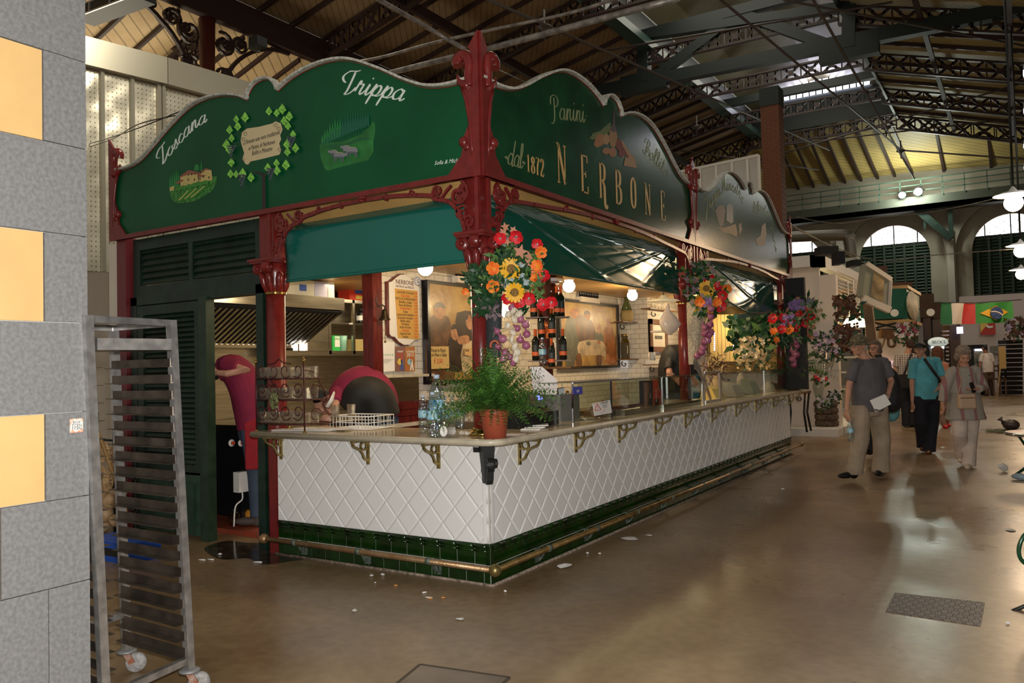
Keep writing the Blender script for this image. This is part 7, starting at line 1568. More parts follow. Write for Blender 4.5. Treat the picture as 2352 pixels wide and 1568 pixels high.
wov('hanging_wall_basket', z8, 9.2, (135, 290), (105, 850), .115, .075, mat('cream_wicker', (.55, .47, .33), .6, bump=(60, 1), var=(50, .3)), 'cream woven tall basket hanging from the middle column', 46)
braid('plait of purple onions hanging from the middle column', z8, 9.0, [], [(285, 345), (285, 415), (278, 490), (230, 512), (230, 570), (282, 560), (235, 638), (255, 630), (215, 702), (205, 740), (162, 772), (265, 580)], .042, 8)
bouquet('artificial bouquet with red, violet and orange blooms on the far column', z8, 12.6,
[('v', 1075, 305, .1), ('v', 1030, 320, .08), ('r', 935, 432, .075), ('r', 845, 440, .08), ('v', 985, 462, .12), ('r', 1015, 490, .08), ('o', 985, 535, .08), ('r', 920, 535, .07), ('o', 853, 552, .06), ('r', 1060, 520, .07), ('r', 1120, 358, .06), ('r', 1192, 422, .06), ('r', 1080, 395, .06), ('r', 1130, 480, .06), ('o', 875, 630, .05), ('v', 1180, 290, .06)],
[(960, 500, .22, 120, .12, (m_lfd, m_lf)), (1080, 400, .25, 120, .12, (m_lf, m_mp, m_lfd)), (1130, 560, .14, 60, .14, (m_lfd, m_mp)), (1200, 360, .14, 60, .1, (m_strw, m_lf)), (960, 600, .16, 80, .12, (m_lfd,))])
braid('plait of dusky onions and straw hanging from the far column', z8, 12.6, [], [(1060, 600), (1040, 640), (1055, 680), (1030, 720), (1050, 760), (1025, 800), (1035, 850)], .06, 10)
p = atd(12.75, *z8(975, 760)); tag(MB().box(p.x-.02, p.x+.3, p.y-.05, p.y+.05, CT+.01, p.z+1.2).build('dark_screen_board', m_blackm), 'dark upright board behind the far column', 'board')
# fern on the far end of the worktop
p = at(2, CT, 1840, 890); fern('green fern in a terracotta pot at the far end of the worktop', (.02, 8.72, CT), .62, 210, .3, .12, leaf=.055)
# -- litter on the floor -----------------------------------------
m_lit = mat('litter_white', (.75, .74, .72), .7); m_cig = mat('cigarette_orange', (.6, .25, .06), .7)
def litter(px, py, s, label, m=m_lit, flat=.25, n=5, cat='litter'):
 c = at(2, 0, px, py); mb = MB(); k = s*dep_(c)/1848
 vs = []
 for i in range(n+3): a = 2*math.pi*i/(n+3); r = k*rnd(.6, 1.1); vs.append(Vector((c.x+r*math.cos(a), c.y+r*math.sin(a)*.9, .004+rnd(0, k*flat))))
 mb.add(vs+[Vector((c.x, c.y, .006+k*flat*1.4)), Vector((c.x, c.y, .001))], [(i, (i+1) % (n+3), n+3) for i in range(n+3)]+[((i+1) % (n+3), i, n+4) for i in range(n+3)], False); tag(mb.build('paper_scrap' if m is m_lit else 'litter_piece', m), label, cat)
def butt(px, py, ang, L_, label, m=m_lit):
 c = at(2, 0, px, py); d = Vector((math.cos(ang), math.sin(ang), 0))*L_/2; tag(MB().tube([c-d+Z*.006, c+d+Z*.006], .0055, 6).build('cigarette_butt', m), label, 'litter')
litter(1297, 1302, 20, 'largest crumpled white paper on the floor right of the bar corner')
litter(1448, 1238, 24, 'flat white sheet lying beside the foot rail', flat=.04)
for k, (x, y, s, l) in enumerate(((1350, 1272, 5, 'small white scrap left of a pair on the floor near the large crumpled paper'), (1378, 1273, 5, 'small white scrap right of a pair on the floor near the large crumpled paper'), (853, 1324, 6, 'left of two white crumbs in front of the tile base'), (879, 1322, 6, 'right of two white crumbs in front of the tile base'), (862, 1340, 4, 'tiny white crumb below the two in front of the tile base'), (505, 1275, 6, 'white scrap by the bottom of the green door jamb'), (1056, 1423, 12, 'oblong white scrap on the open floor in the foreground'), (1160, 1360, 6, 'tiny scrap just below the bar corner'), (1798, 1125, 5, 'scrap on the floor beyond the foot rail'), (1490, 1230, 10, 'thin sliver beside the flat sheet'), (1982, 1092, 5, 'white scrap between the shoes of the man in the camouflage hat'), (2320, 1218, 16, 'long thin paper strip at the right edge of the floor'), (2315, 1433, 6, 'tiny white scrap near the floor grate'), (815, 1405, 8, 'faint pale scrap left on the open floor'), (2165, 1030, 6, 'pale scrap on the floor between the walkers'))):
 litter(x, y, s, l, flat=.12 if s > 8 else .5)
for a in ((464, 1287, .3, .06, 'white cigarette end, left of two near the tray rack'), (484, 1286, .2, .06, 'white cigarette end, right of two near the tray rack'), (592, 1292, .4, .07, 'pale cigarette end lying on the wet patch'), (985, 1374, .1, .05, 'cigarette end in front of the bar corner'), (975, 1362, 1.0, .03, 'short cigarette end in front of the bar corner')): butt(*a)
for x, y, l in ((909, 1346, 'orange filter left on the floor in front of the tile base'), (988, 1376, 'orange filter right on the floor in front of the tile base'), (1018, 1374, 'ochre crumb near the bar corner'), (1062, 1180, 'orange crumb by the rail')): butt(x, y, .6, .025, l, m_cig) if y > 1200 else None
m_wet = mat('wet_black_dirt', (.035, .025, .018), .12, var=(10, .5)); mb = MB()
pts = [at(2, 0, *p) for p in ((470, 1258), (520, 1242), (560, 1246), (612, 1250), (640, 1275), (700, 1282), (660, 1290), (600, 1296), (570, 1282), (520, 1285), (490, 1278))]; pts = spline(pts, 4, True)
mb.add([(p.x, p.y, .0025) for p in pts], [tuple(range(len(pts)))], False); tag(mb.build('wet_dirt_patch', m_wet, stuff=True), 'dark wet dirty patch on the floor before the kitchen threshold', 'stain')
# ================================================================ THE HALL BEYOND THE BAR
zb = lambda a, b: (1780+a/4.112, 440+b/4.112)
zp = lambda a, b: (1880+a/4.127, 740+b/4.127)
def bx(mb, d, px0, py0, px1, py1, th, dz=0):
 """a box whose front face spans two surveyed corners at depth d, th deep"""
 a, b = atd(d, px0, py1), atd(d, px1, py0); w = Vector((CF.x, CF.y, 0)).normalized()*th
 c = [Vector((a.x, a.y, a.z)), Vector((b.x, b.y, a.z)), Vector((b.x, b.y, a.z))+w, Vector((a.x, a.y, a.z))+w]
 return mb.hexa(c+[Vector((p.x, p.y, b.z)) for p in c])
# white flower booth
m_booth = mat('booth_white', (.72, .63, .54), .6)
YB = 12.6; x1b = at(1, YB, 1930, 985).x; tA = at(1, YB, 1890, 600); x0b = -3.6
root = thing('flower_booth', 'white flower booth with a boxy fascia and raised plinth beyond the end of the bar', 'booth', (x1b-.5, YB, 0))
MB().box(x0b, x1b-.3, YB+.0, YB+.12, .14, 3.45).build('end_wall', m_booth, root)
MB().box(x1b-.3, x1b+.02, YB-.02, YB+.2, .14, 3.2).build('corner_post', m_booth, root)
MB().box(x0b, tA.x+.02, YB-.25, YB+.15, 3.37, 3.6).box(tA.x-.2, tA.x+.02, YB-.25, YB+5.5, 3.37, 3.6).build('fascia', m_white, root)
MB().box(x0b, x1b+.12, YB-.85, YB+6, 0, .14).build('plinth', m_white, root)
MB().box(x0b, x0b+.15, YB+.12, YB+6, .14, 3.45).box(x1b-2.2, x1b-2.1, YB+.12, YB+6, .14, 3.3).build('inner_wall', mat('booth_yellow_wall', (.55, .38, .12), .7), root)
MB().box(x1b-.1, x1b+.02, YB+2.6, YB+2.72, .14, 3.3).box(x1b-.1, x1b+.02, YB+5.3, YB+5.42, .14, 3.3).build('post', m_booth, root)
mb = MB();
for k in range(14): z = 2.3+k*.075; mb.hexa([(x1b-.02, YB+.7, z), (x1b-.02, YB+2.4, z), (x1b+.0, YB+2.4, z+.02), (x1b+.0, YB+.7, z+.02), (x1b-.08, YB+.7, z+.05), (x1b-.08, YB+2.4, z+.05), (x1b-.06, YB+2.4, z+.065), (x1b-.06, YB+.7, z+.065)])
mb.build('louvred_blind', m_booth, root)
mb = MB();
for z in (.75, 1.15, 1.5): mb.box(x1b-2, x1b-.05, YB+3, YB+5.2, z, z+.04)
mb.build('shelf', m_white, root)
light('booth_light', 'POINT', atd(14.4, 1850, 790), 9, (1, .55, .26), .15)
light('booth_light', 'POINT', (x1b-1.0, YB+3.4, 2.4), 30, (1, .8, .4), .2)
for k, px in enumerate((1951, 1964, 1976)):
 p = atd(16.5, px, 742); root = thing('pendant_shade_lamp', 'lit cream conical pendant in the booth, %s of three' % ('left', 'middle', 'right')[k], 'lamp', p)
 MB().lathe([(.13, -.08), (.10, .06), (.05, .1)], p, 16, cap=False).build('shade', bulb('lit_shade_%d' % k, (1, .78, .42), 5), root); MB().tube([p+Z*.1, p+Z*.9], .012, 5).build('cord', m_white, root)
# things standing in and around the booth
def flowerpot(label, d, vase, fl, n, r, cols, ll, name='flower_vase', vm=None):
 p = atd(d, *vase[:2]); root = thing(name, label, 'flowers', p)
 if vase[2]: MB().lathe([(vase[2]*.5, 0), (vase[2]*.9, vase[3]*.35), (vase[2], vase[3]*.65), (vase[2]*.55, vase[3]*.93), (vase[2]*.65, vase[3])], p, 18).build('vase', vm or m_glassd, root)
 c = atd(d, *fl[:2]); mb = MB(); mb._mats = cols[1]; leafy(mb, c-Z*r*.2, n, r*1.0, ll*.25, ll); mb.build('leaves', list(cols[1]), root)
 mb = MB(); mb._mats = cols[0]
 for k in range(n//2):
  q = c+Vector((rnd(-1, 1), rnd(-.7, .4), rnd(-.7, 1)))*r*.95; mb.m = random.randrange(len(cols[0])); petals(mb, q, facing(q, .8), ll*.42, 4, .3, .6)
 mb.build('blossoms', list(cols[0]), root); return root
m_wis = mat('lilac_blossom', (.42, .34, .52), .6, var=(40, .3)); m_wis2 = mat('white_blossom', (.62, .58, .60), .6); m_rdl = mat('reddish_foliage', (.10, .04, .02), .6); m_pnk = mat('dark_pink_blossom', (.28, .03, .08), .6)
flowerpot('large bunch of lilac and white blossom in a glass jar on the log pedestal', 15.2, (1902, 848, .13, .36), (1902, 792), 170, .26, ((m_wis, m_wis, m_wis2), (m_lfd, m_lfd)), .11)
p = at(2, .14, 1898, 978)+Vector((.1, .12, 0)); root = thing('woven_pedestal', 'tall square woven straw pedestal carrying the lilac bunch', 'pedestal', (p.x, p.y, .66)); zt2 = atd(15.2, 1902, 850).z
MB().box(p.x-.12, p.x+.12, p.y-.1, p.y+.12, .655, zt2-.02).build('column', mat('straw_weave', (.36, .26, .16), .7, var=(30, .4), bump=(50, .8)), root); MB().box(p.x-.22, p.x+.22, p.y-.2, p.y+.2, zt2-.02, zt2).build('top', m_pane, root)
p = at(2, .14, 1898, 978); root = thing('stacked_log_slices', 'stack of four rough bark log slices on the booth plinth', 'logs', (p.x, p.y, .14))
mbk = mat('bark', (.12, .08, .05), .9, var=(20, .5), bump=(30, 1)); nxt = .141; zlog = (at(0, p.x, 1896, 938).z)
for k in range(4): MB().lathe([(.21, 0), (.235, .03), (.23, .10), (.20, .125)], (p.x+rnd(-.02, .02), p.y, .141+k*.128), 14).build('log_slice', mbk, root)
zl_ = .141+4*.128
v = MB().lathe([(.05, 0), (.06, .08), (.10, .24), (.105, .34), (.06, .44), (.07, .46)], (p.x-.11, p.y-.1, zl_), 22).build('ceramic_vase', mat('celadon', (.38, .37, .28), .2)); tag(v, 'pale celadon ceramic vase standing on the log slices', 'vase')
flowerpot('small pink and green posy above the celadon vase', 14.9, (1880, 880, 0, 0), (1884, 866), 40, .12, ((m_wis2, m_pr), (m_lf, m_lfd)), .09, 'flower_posy')
flowerpot('low white blossoms in a glass at the foot of the vase on the log slices', 14.8, (1890, 940, .07, .14), (1890, 925), 34, .11, ((m_wis2,), (m_lf, m_lfd)), .08)
flowerpot('drooping white hydrangea head at the right of the log slices', 14.9, (1915, 920, 0, 0), (1916, 912), 36, .10, ((m_wis2,), (m_lfd,)), .09, 'flower_posy')
flowerpot('hanging basket of dark leaves high on the booth post', 14.5, (1940, 700, 0, 0), (1944, 703), 60, .2, ((m_rdl,), (m_lfd, m_rdl)), .14, 'hanging_plant')
flowerpot('reddish dried foliage beside the lit pendants in the booth', 15.0, (1943, 775, 0, 0), (1943, 772), 60, .22, ((m_rdl,), (m_rdl, m_lfd)), .15, 'hanging_plant')
flowerpot('hanging basket of dark pink blossom in front of the green kiosk', 17.5, (2082, 770, 0, 0), (2083, 762), 80, .22, ((m_pnk, m_wis2), (m_lfd, m_lfd, m_rdl)), .11, 'hanging_plant')
flowerpot('dark hanging plant at the right edge below the flags', 18, (2335, 760, 0, 0), (2334, 752), 70, .22, ((m_rdl, m_wis), (m_lfd, m_rdl)), .13, 'hanging_plant')
# small table and iron pieces beside the bar end
p = at(2, .14, 1833, 990); root = thing('iron_side_table', 'dark wrought iron side table standing against the booth wall', 'table', (p.x, p.y, .14))
MB().box(p.x-.22, p.x+.22, p.y-.2, p.y+.2, .86, .9).build('top', m_woodb, root)
for sx_, sy_ in ((-1, -1), (1, -1), (-1, 1), (1, 1)): MB().tube([(p.x+sx_*.2, p.y+sy_*.17, .14), (p.x+sx_*.15, p.y+sy_*.13, .5), (p.x+sx_*.19, p.y+sy_*.17, .86)], .02, 6).build('leg', m_iron, root)
# stall goods seen over the far half of the case
pz_ = at(2, CT, 1700, 880)
root = thing('florist_table', 'florist table with dark sides beyond the kiosk', 'table', (-1.5, 10.6, 0)); MB().box(-2.8, -.75, 10.2, 11.2, 0, .92).build('body', m_blackm, root); MB().box(-2.85, -.7, 10.15, 11.25, .92, .96).build('top', m_whitew, root)
for k, (a, b, r, h, mm, lb_) in enumerate(((330, 900, .1, .3, m_strw, 'dry brown grass bundle'), (440, 900, .05, .25, m_blackm, 'dark slim container'), (560, 880, .09, .36, mat('white_sack', (.6, .52, .42), .6), 'white tied paper sack'), (250, 880, .11, .12, m_bis, 'round wicker basket'), (690, 870, .1, .12, m_bis, 'tan box of small posies'), (800, 880, .1, .2, m_whitew, 'white framed card'))):
 p = atd(12.2, *z8(a, b)); p = Vector((p.x, p.y, .96)); root = thing('florist_goods', lb_+' on the florist table beyond the kiosk', 'container', p)
 MB().lathe([(r*.6, 0), (r, h*.45), (r*.8, h*.8), (r*.35, h), (r*.5, h*1.08)], p, 12).build('body', mm, root)
 if k in (0,): mb = MB(); mb._mats = [m_strw, m_rdl]; leafy(mb, p+Z*(h+.15), 120, .2, .01, .16); mb.build('grass', mb._mats, root)
flowerpot('cream dried flower bunch on the florist table', 12.4, z8(640, 800)+(0, 0), z8(650, 730), 110, .22, ((m_gar, m_strw), (m_strw, m_lfd)), .09)
flowerpot('dark green leafy plant hanging behind the far awning', 12.8, z8(640, 500)+(0, 0), z8(645, 560), 120, .3, ((m_lfd,), (m_lfd, m_lfd, m_lf)), .2, 'hanging_plant')
root = thing('yellow_stall_backdrop', 'ochre backdrop with gilded strips behind the florist table', 'backdrop', (-3, 13.5, 0)); mb = MB(); bx(mb, 14.6, 1628, 700, 1790, 860, .1); mb.build('panel', mat('ochre_panel', (.32, .2, .05), .5, var=(6, .5)), root)
mb = MB()
for k in range(8): bx(mb, 14.3, 1632+k*9, 722, 1637+k*9, 830, .04)
mb.build('gilded_strips', mat('gilt_strip', (.6, .42, .14), .3, .6), root)
mb = MB(); bx(mb, 13.8, 1740, 722, 1765, 780, .05);
tag(mb.build('white_slatted_shutter', m_booth), 'white slatted shutter seen under the far awning', 'shutter')
for k, px in enumerate((1641, 1685, 1704)):
 root = thing('led_string', 'vertical string of blue white lights seen over the display case, %s of three' % ('left', 'middle', 'right')[k], 'lights', atd(13.6, px, 790)); mb = MB()
 for i in range(9): mb.ball(atd(13.6, px, 765+i*4.8), .013, 6, 4)
 mb.build('bulbs', bulb('led_blue_%d' % k, (.45, .5, 1), 6), root)
for k, (a, b, c, mm) in enumerate((((1718, 728), (1700, 770), (1692, 800), m_po), ((1708, 720), (1698, 745), (1688, 770), m_pr), ((1695, 722), (1692, 745), (1686, 765), m_lfd))): tag(MB().tube([atd(13.2, *a), atd(13.2, *b), atd(13.2, *c)], .035, 5, flat=.3).build('ribbon', mm), ('orange', 'red', 'green')[k]+' ribbon hanging beyond the far awning', 'ribbon')
# leaning wooden post
root = thing('leaning_timber', 'brown squared timber leaning beside the booth behind the man in the camouflage hat', 'timber', atd(15.5, 2005, 800)); MB().bar(atd(15.5, 1992, 690), atd(15.5, 2030, 994), .16, .16).build('timber', mat('timber_brown', (.22, .12, .05), .6, var=(4, .2)), root)
# hanging painted sign board
root = thing('hanging_painted_board', 'tilted pale framed board with faded painted panels above the booth front', 'sign', atd(15.5, 2010, 690))
q = [atd(15.0, *zb(a, b)) for a, b in ((825, 985), (1080, 1100), (1095, 830), (865, 680))]; back = [p+Vector((-.12, .05, .0)) for p in q]
MB().hexa(q+back).build('board', mat('board_sage', (.30, .30, .22), .6), root)
i_ = lambda s, t: q[0].lerp(q[1], s).lerp(q[3].lerp(q[2], s), t)+(EYE-q[0]).normalized()*.02
MB().quad(i_(.3, .12), i_(.75, .1), i_(.75, .95), i_(.3, .92)).build('painted_panel', mat('faded_panel', (.34, .25, .12), .6, var=(5, .4)), root)
mb = MB(); mb.bar(q[3], q[2], .08, .08); mb.bar(q[2], q[1], .05, .05); mb.build('frame', m_whitew, root); MB().bar(q[0]-Z*.04, q[1]-Z*.04, .12, .12).build('lower_box', m_whitew, root)
# green kiosk with an oval sign
root = thing('green_kiosk', 'green fascia kiosk with an oval cream sign and white counter', 'kiosk', atd(20, 2080, 800)); dk = 20
mb = MB(); bx(mb, dk, 1995, 662, 2082, 733, 2.0); m_kg = mat('kiosk_green', (.008, .10, .06), .45); mb.build('fascia', m_kg, root)
a, b = atd(dk, 2082, 697), at(0, atd(dk, 2082, 697).x, 2112, 700); mb = MB(); zt_2, zb_2 = atd(dk, 2082, 662).z, atd(dk, 2082, 733).z
mb.box(a.x-.1, a.x, a.y, b.y, zb_2, zt_2); mb.build('side_fascia', m_kg, root)
mb = MB(); mb.box(a.x-3, a.x+.05, a.y-.05, b.y, zt_2, zt_2+.08); mb.box(a.x-3, a.x+.05, a.y-.05, b.y, zb_2-.08, zb_2); mb.build('edge_strip', m_pinew, root)
c = Vector((a.x+.02, (a.y*1.3+b.y*.7)/2, (zt_2+zb_2)/2)); o = MB().lathe([(.01, 0), (.30, .0), (.30, .02), (.01, .03)], (0, 0, 0), 28, X).build('oval_sign', mat('oval_cream', (.42, .38, .28), .6, var=(8, .2)), root); o.scale = (1, (b.y-a.y)*.42/.3, 1.25); o.location = c-OFF[root.name]
mb = MB(); bx(mb, dk+1.2, 1998, 745, 2090, 960, .1); mb.build('white_back_wall', m_whitew, root)
mb = MB(); p = atd(dk+.1, 2108, 735); mb.box(a.x-.06, a.x+.06, b.y-.1, b.y+.02, 0, zb_2); mb.build('post', m_grey, root)
mb = MB()
for s in ((2010, 741, 2060, 753), (2010, 753, 2060, 741)): mb.bar(atd(dk, s[0], s[1]), atd(dk, s[2], s[3]), .04, .04)
mb.bar(atd(dk, 2000, 757), atd(dk, 2075, 757), .05, .05); mb.build('cross_braces', m_iron, root)
mb = MB(); mb.bar(atd(dk-.3, 2022, 766), atd(dk-.3, 2062, 769), .15, .22); mb.tube(spline([atd(dk-.3, 2040, 776), atd(dk-.3, 2041, 793), atd(dk-.3, 2050, 796), atd(dk-.3, 2056, 790), atd(dk-.3, 2055, 776)], 4), .03, 6); mb.tube(spline([atd(dk-.3, 2032, 778), atd(dk-.3, 2024, 800), atd(dk-.3, 2010, 815)], 4), .02, 5); tag(mb.build('hanging_ox_yoke', m_woodb), 'dark wooden yoke hung on the white wall of the green kiosk', 'yoke')
mb = MB(); bx(mb, 21, 2005, 828, 2060, 845, .6); tag(mb.build('lit_food_counter', bulb('food_counter_glow', (1, .5, .6), .5)), 'pinkish lit food counter behind the walkers', 'counter')
for k, (a_, b_) in enumerate(((1130, 1145), (1470, 1140))): p = atd(19, *zb(a_, b_)); root = thing('clip_spotlight', 'small white clip spotlight on the %s' % ('green fascia', 'wooden stall right of the green kiosk')[k], 'spotlight', p); MB().lathe([(.04, -.1), (.09, 0), (.085, .01)], p, 12, (EYE-p).normalized()).build('head', m_white, root); MB().tube([p, p+Vector((-.25, .1, .1))], .015, 5).build('arm', m_iron, root)
# black boxes and duct rubbish on the booth roof
for k, (a_, b_, c_, d_) in enumerate(((600, 560, 660, 680), (735, 640, 815, 700), (430, 510, 600, 590))): mb = MB(); bx(mb, 14.0+k*.3, *zb(a_, b_), *zb(c_, d_), .3); tag(mb.build('black_box', m_blackm), 'black equipment box on the booth roof, %s' % ('under the duct bend', 'farthest right', 'largest left')[k], 'box')
mb = MB(); bx(mb, 26, *zb(945, 700), *zb(1060, 760), .5); bx(mb, 26, *zb(1090, 850), *zb(1300, 900), .5); tag(mb.build('roof_clutter', m_rdl), 'brown clutter stored on the roof of the green kiosk', 'clutter')
# wooden stalls further on
m_st = mat('stall_wood', (.07, .035, .018), .5)
root = thing('wooden_stall', 'row of dark wooden stalls with amber lit panels right of the green kiosk', 'stall', atd(26, 2140, 800))
for (a_, b_, c_, d_, th, mm) in ((1365, 960, 1500, 1190, 3, m_st), (1500, 1040, 1580, 1200, 3, m_st), (1360, 1190, 1380, 2300, .4, m_st), (1440, 1190, 1470, 2300, .4, m_st), (1530, 1200, 1580, 2300, .4, m_st), (1690, 1260, 1740, 2300, .4, m_st), (1340, 1940, 1800, 2450, .5, m_st)):
 mb = MB(); bx(mb, 26, *zb(a_, b_), *zb(c_, d_), th); mb.build('timber_frame', mm, root)
mb = MB(); bx(mb, 27, *zb(1375, 1215), *zb(1440, 1400), .1); bx(mb, 27, *zb(1470, 1235), *zb(1540, 1400), .1); mb.build('amber_panel', bulb('amber_glow', (1, .45, .12), .8), root)
mb = MB();
for k in range(13): bx(mb, 25.8, *zb(1585, 1310+k*38), *zb(1645, 1325+k*38), .1)
tag(mb.build('lit_ladder_blind', mat('ladder_metal', (.6, .55, .45), .4)), 'stack of pale horizontal slats beside the drinks fridge', 'blind')
mb = MB(); bx(mb, 25.5, *zb(1733, 1275), *zb(1775, 1340), .1); tag(mb.build('lit_blue_sign', bulb('violet_sign', (.6, .5, 1), 3)), 'small violet lit sign below the italian flag', 'sign')
# drinks fridge
def fridge(label, d, zc, lit, sgn=None):
 (a_, b_, c_, d_) = zc; root = thing('drinks_fridge', label, 'fridge', atd(d, *zp((a_+c_)/2, d_)))
 mb = MB(); bx(mb, d, *zp(a_, b_), *zp(c_, d_), .6); mb.build('cabinet', m_black, root)
 mb = MB(); bx(mb, d-.03, *zp(a_+10, lit[0]), *zp(c_-8, lit[1]), .02); mb.build('light_strip', bulb('fridge_light', (.8, .8, 1), 4), root)
 mb = MB(); bx(mb, d-.02, *zp(a_+12, lit[1]), *zp(c_-10, d_-60), .015); mb.build('glass_door', mat('fridge_inside', (.10, .13, .11), .3, var=(12, .6), col2=(.35, .33, .25)), root)
 if sgn:
  p = atd(d-.05, *zp((a_+c_)/2, sgn)); o = MB().lathe([(.01, 0), (.3, 0), (.3, .03), (.01, .035)], (0, 0, 0), 28, -Vector((CF.x, CF.y, 0))).build('oval_header', bulb('fridge_header', (.6, .75, .65), .4), root); o.scale = (1, 1, .5); o.location = p-OFF[root.name]
  text('header_writing', "BECK'S", p-CF*.06, DR, Z, .13, m_dkgreen, root, .001)
fridge('black drinks fridge with an oval lit header behind the brown haired woman', 24, (1060, 160, 1200, 790), (228, 250), 188)
fridge('tall fridge with a lit top beside the far man in white', 30, (1475, 210, 1600, 687), (250, 270))
# white wall, poster, easel, crates, chairs at the far right
root = struct(MB().box(at(1, 33, 2205, 740).x, 9, 33, 33.2, 0, 3.9).build('wall_partition', mat('pale_lilac_wall', (.50, .46, .45), .7)))
q = [at(1, 32.9, *zp(a_, b_)) for a_, b_ in ((1632, 298), (1745, 222))]; tag(MB().box(q[0].x, q[1].x, 32.85, 32.98, q[0].z, q[1].z).build('wall_poster', pgr), 'dark landscape poster on the pale partition wall', 'poster')
q = [at(1, 32.9, *zp(a_, b_)) for a_, b_ in ((1540, 122), (1676, 2))]; fr_ = MB(); fr_.box(q[0].x, q[1].x, 32.7, 32.72, q[0].z, q[1].z); o = fr_.build('hanging_banner', mat('banner_red', (.42, .03, .02), .6)); tag(o, 'red and yellow banner with a pale figure hanging on the partition wall', 'flag'); w__, h__ = q[1].x-q[0].x, q[1].z-q[0].z
MB().add([(q[0].x, 32.69, q[1].z), (q[0].x, 32.69, q[0].z+.2*h__), (q[0].x+w__*.55, 32.69, q[1].z)], [(0, 1, 2)]).build('yellow_half', ylw, o); MB().tube([(q[0].x+w__*.4, 32.67, q[1].z-h__*.25), (q[0].x+w__*.6, 32.67, q[1].z-h__*.4), (q[0].x+w__*.85, 32.67, q[1].z-h__*.35)], .05, 6, flat=.4).build('pale_figure', m_paper, o)
p = atd(27, *zp(1750, 340)); root = thing('menu_easel', 'tall yellow menu board on a wooden easel beside the black crates', 'easel', p); mb = MB(); bx(mb, 27, *zp(1720, 225), *zp(1772, 440), .05); mb.build('board', mat('menu_yellow', (.6, .4, .15), .6), root); MB().bar(atd(27, *zp(1722, 440)), atd(27, *zp(1690, 735)), .05, .04).build('leg', m_pinew, root)
root = thing('stacked_black_crates', 'tall stack of black plastic crates at the right edge', 'crates', atd(29, *zp(1860, 690)))
for k in range(12): mb = MB(); bx(mb, 29, *zp(1782, 165+k*43.6), *zp(1935, 204+k*43.6), .5); mb.build('crate', m_black, root)
for k, (a_, c_) in enumerate(((1660, 1715), (1725, 1780))):
 root = thing('dark_wooden_chair', 'dark slatted wooden chair %s of the menu easel leg' % ('left', 'right')[k], 'chair', atd(29, *zp(a_, 690)))
 mb = MB(); bx(mb, 29, *zp(a_, 530), *zp(c_, 545), .4); mb.build('seat', m_st, root)
 for x in (a_+4, c_-4):
  for dd in (0, .4): mb = MB(); bx(mb, 29+dd, *zp(x-4, 545), *zp(x+4, 690), .04); mb.build('leg', m_st, root)
 mb = MB(); bx(mb, 29.4, *zp(a_, 400), *zp(a_+8, 530), .04); bx(mb, 29.4, *zp(c_-8, 400), *zp(c_, 530), .04); bx(mb, 29.4, *zp(a_, 405), *zp(c_, 425), .04); bx(mb, 29.4, *zp(a_, 450), *zp(c_, 465), .04); mb.build('backrest', m_st, root)
# flags on a wire
def flag(label, d, z_, q4, stripes, name):
 q = [atd(d, *z_(a, b)) for a, b in q4]; root = thing(name, label, 'flag', q[0]); f = lambda s, t: q[0].lerp(q[1], s).lerp(q[3].lerp(q[2], s), t)+CF*.05*math.sin(s*9+t*2)
 for s0, s1, mm, nm in stripes:
  mb = MB(); n_ = 8; vs = [f(s0+(s1-s0)*i/n_, j/5) for j in range(6) for i in range(n_+1)]; mb.add(vs, [(j*(n_+1)+i, j*(n_+1)+i+1, (j+1)*(n_+1)+i+1, (j+1)*(n_+1)+i) for j in range(5) for i in range(n_)], True); mb.build(nm, mm, root)
 return root, f
fg = mat('flag_green', (.012, .14, .05), .7); fw = mat('flag_white', (.62, .56, .50), .7); frd = mat('flag_red', (.45, .03, .03), .7)
flag('italian tricolour flag in green, white and red strung across the hall', 22, zb, ((1572, 1050), (1892, 1055), (1882, 1250), (1572, 1252)), ((0, .30, fg, 'green_band'), (.30, .65, fw, 'white_band'), (.65, 1, frd, 'red_band')), 'tricolour_flag')
r_, f_ = flag('brazilian flag with yellow diamond and blue disc right of the tricolour', 22, zb, ((1898, 1055), (2245, 1035), (2245, 1235), (1912, 1245)), ((0, 1, mat('flag_green2', (.03, .22, .04), .7), 'green_field'),), 'diamond_flag')
fo = -CF*.03
MB().add([f_(.1, .5)+fo, f_(.3, .32)+fo, f_(.5, .15)+fo, f_(.7, .32)+fo, f_(.88, .5)+fo, f_(.7, .68)+fo, f_(.5, .88)+fo, f_(.3, .68)+fo], [(0, 1, 2, 3, 4, 5, 6, 7)]).build('yellow_diamond', mat('flag_yellow', (.62, .35, .02), .7), r_)
c = f_(.5, .52)+fo*2.2; MB().lathe([(.001, 0), (.17, 0)], c, 24, -CF, cap=False).build('blue_disc', mat('flag_blue', (.02, .05, .17), .7), r_)
MB().ribbon([(-.16, .04), (-.05, .045), (.06, .01), (.16, -.07)], .03, c+fo*.4, DR, Z, fo*.1).build('white_band', fw, r_)
mb = MB()
for a_, b_ in ((-.2, -.1), (-.05, -.2), (.1, -.1), (.05, -.25), (.2, .14), (.25, -.2), (-.12, -.02), (.02, -.06)): mb.ball(c+fo*.5+DR*a_*.5+Z*b_*.5, .009, 6, 4)
mb.build('star', fw, r_)
tag(MB().tube([atd(22, *zb(1480, 1048)), atd(22, *zb(1890, 1050)), atd(22, *zb(2330, 1020))], .01, 4).build('flag_wire', m_iron), 'wire carrying the two flags', 'wire')
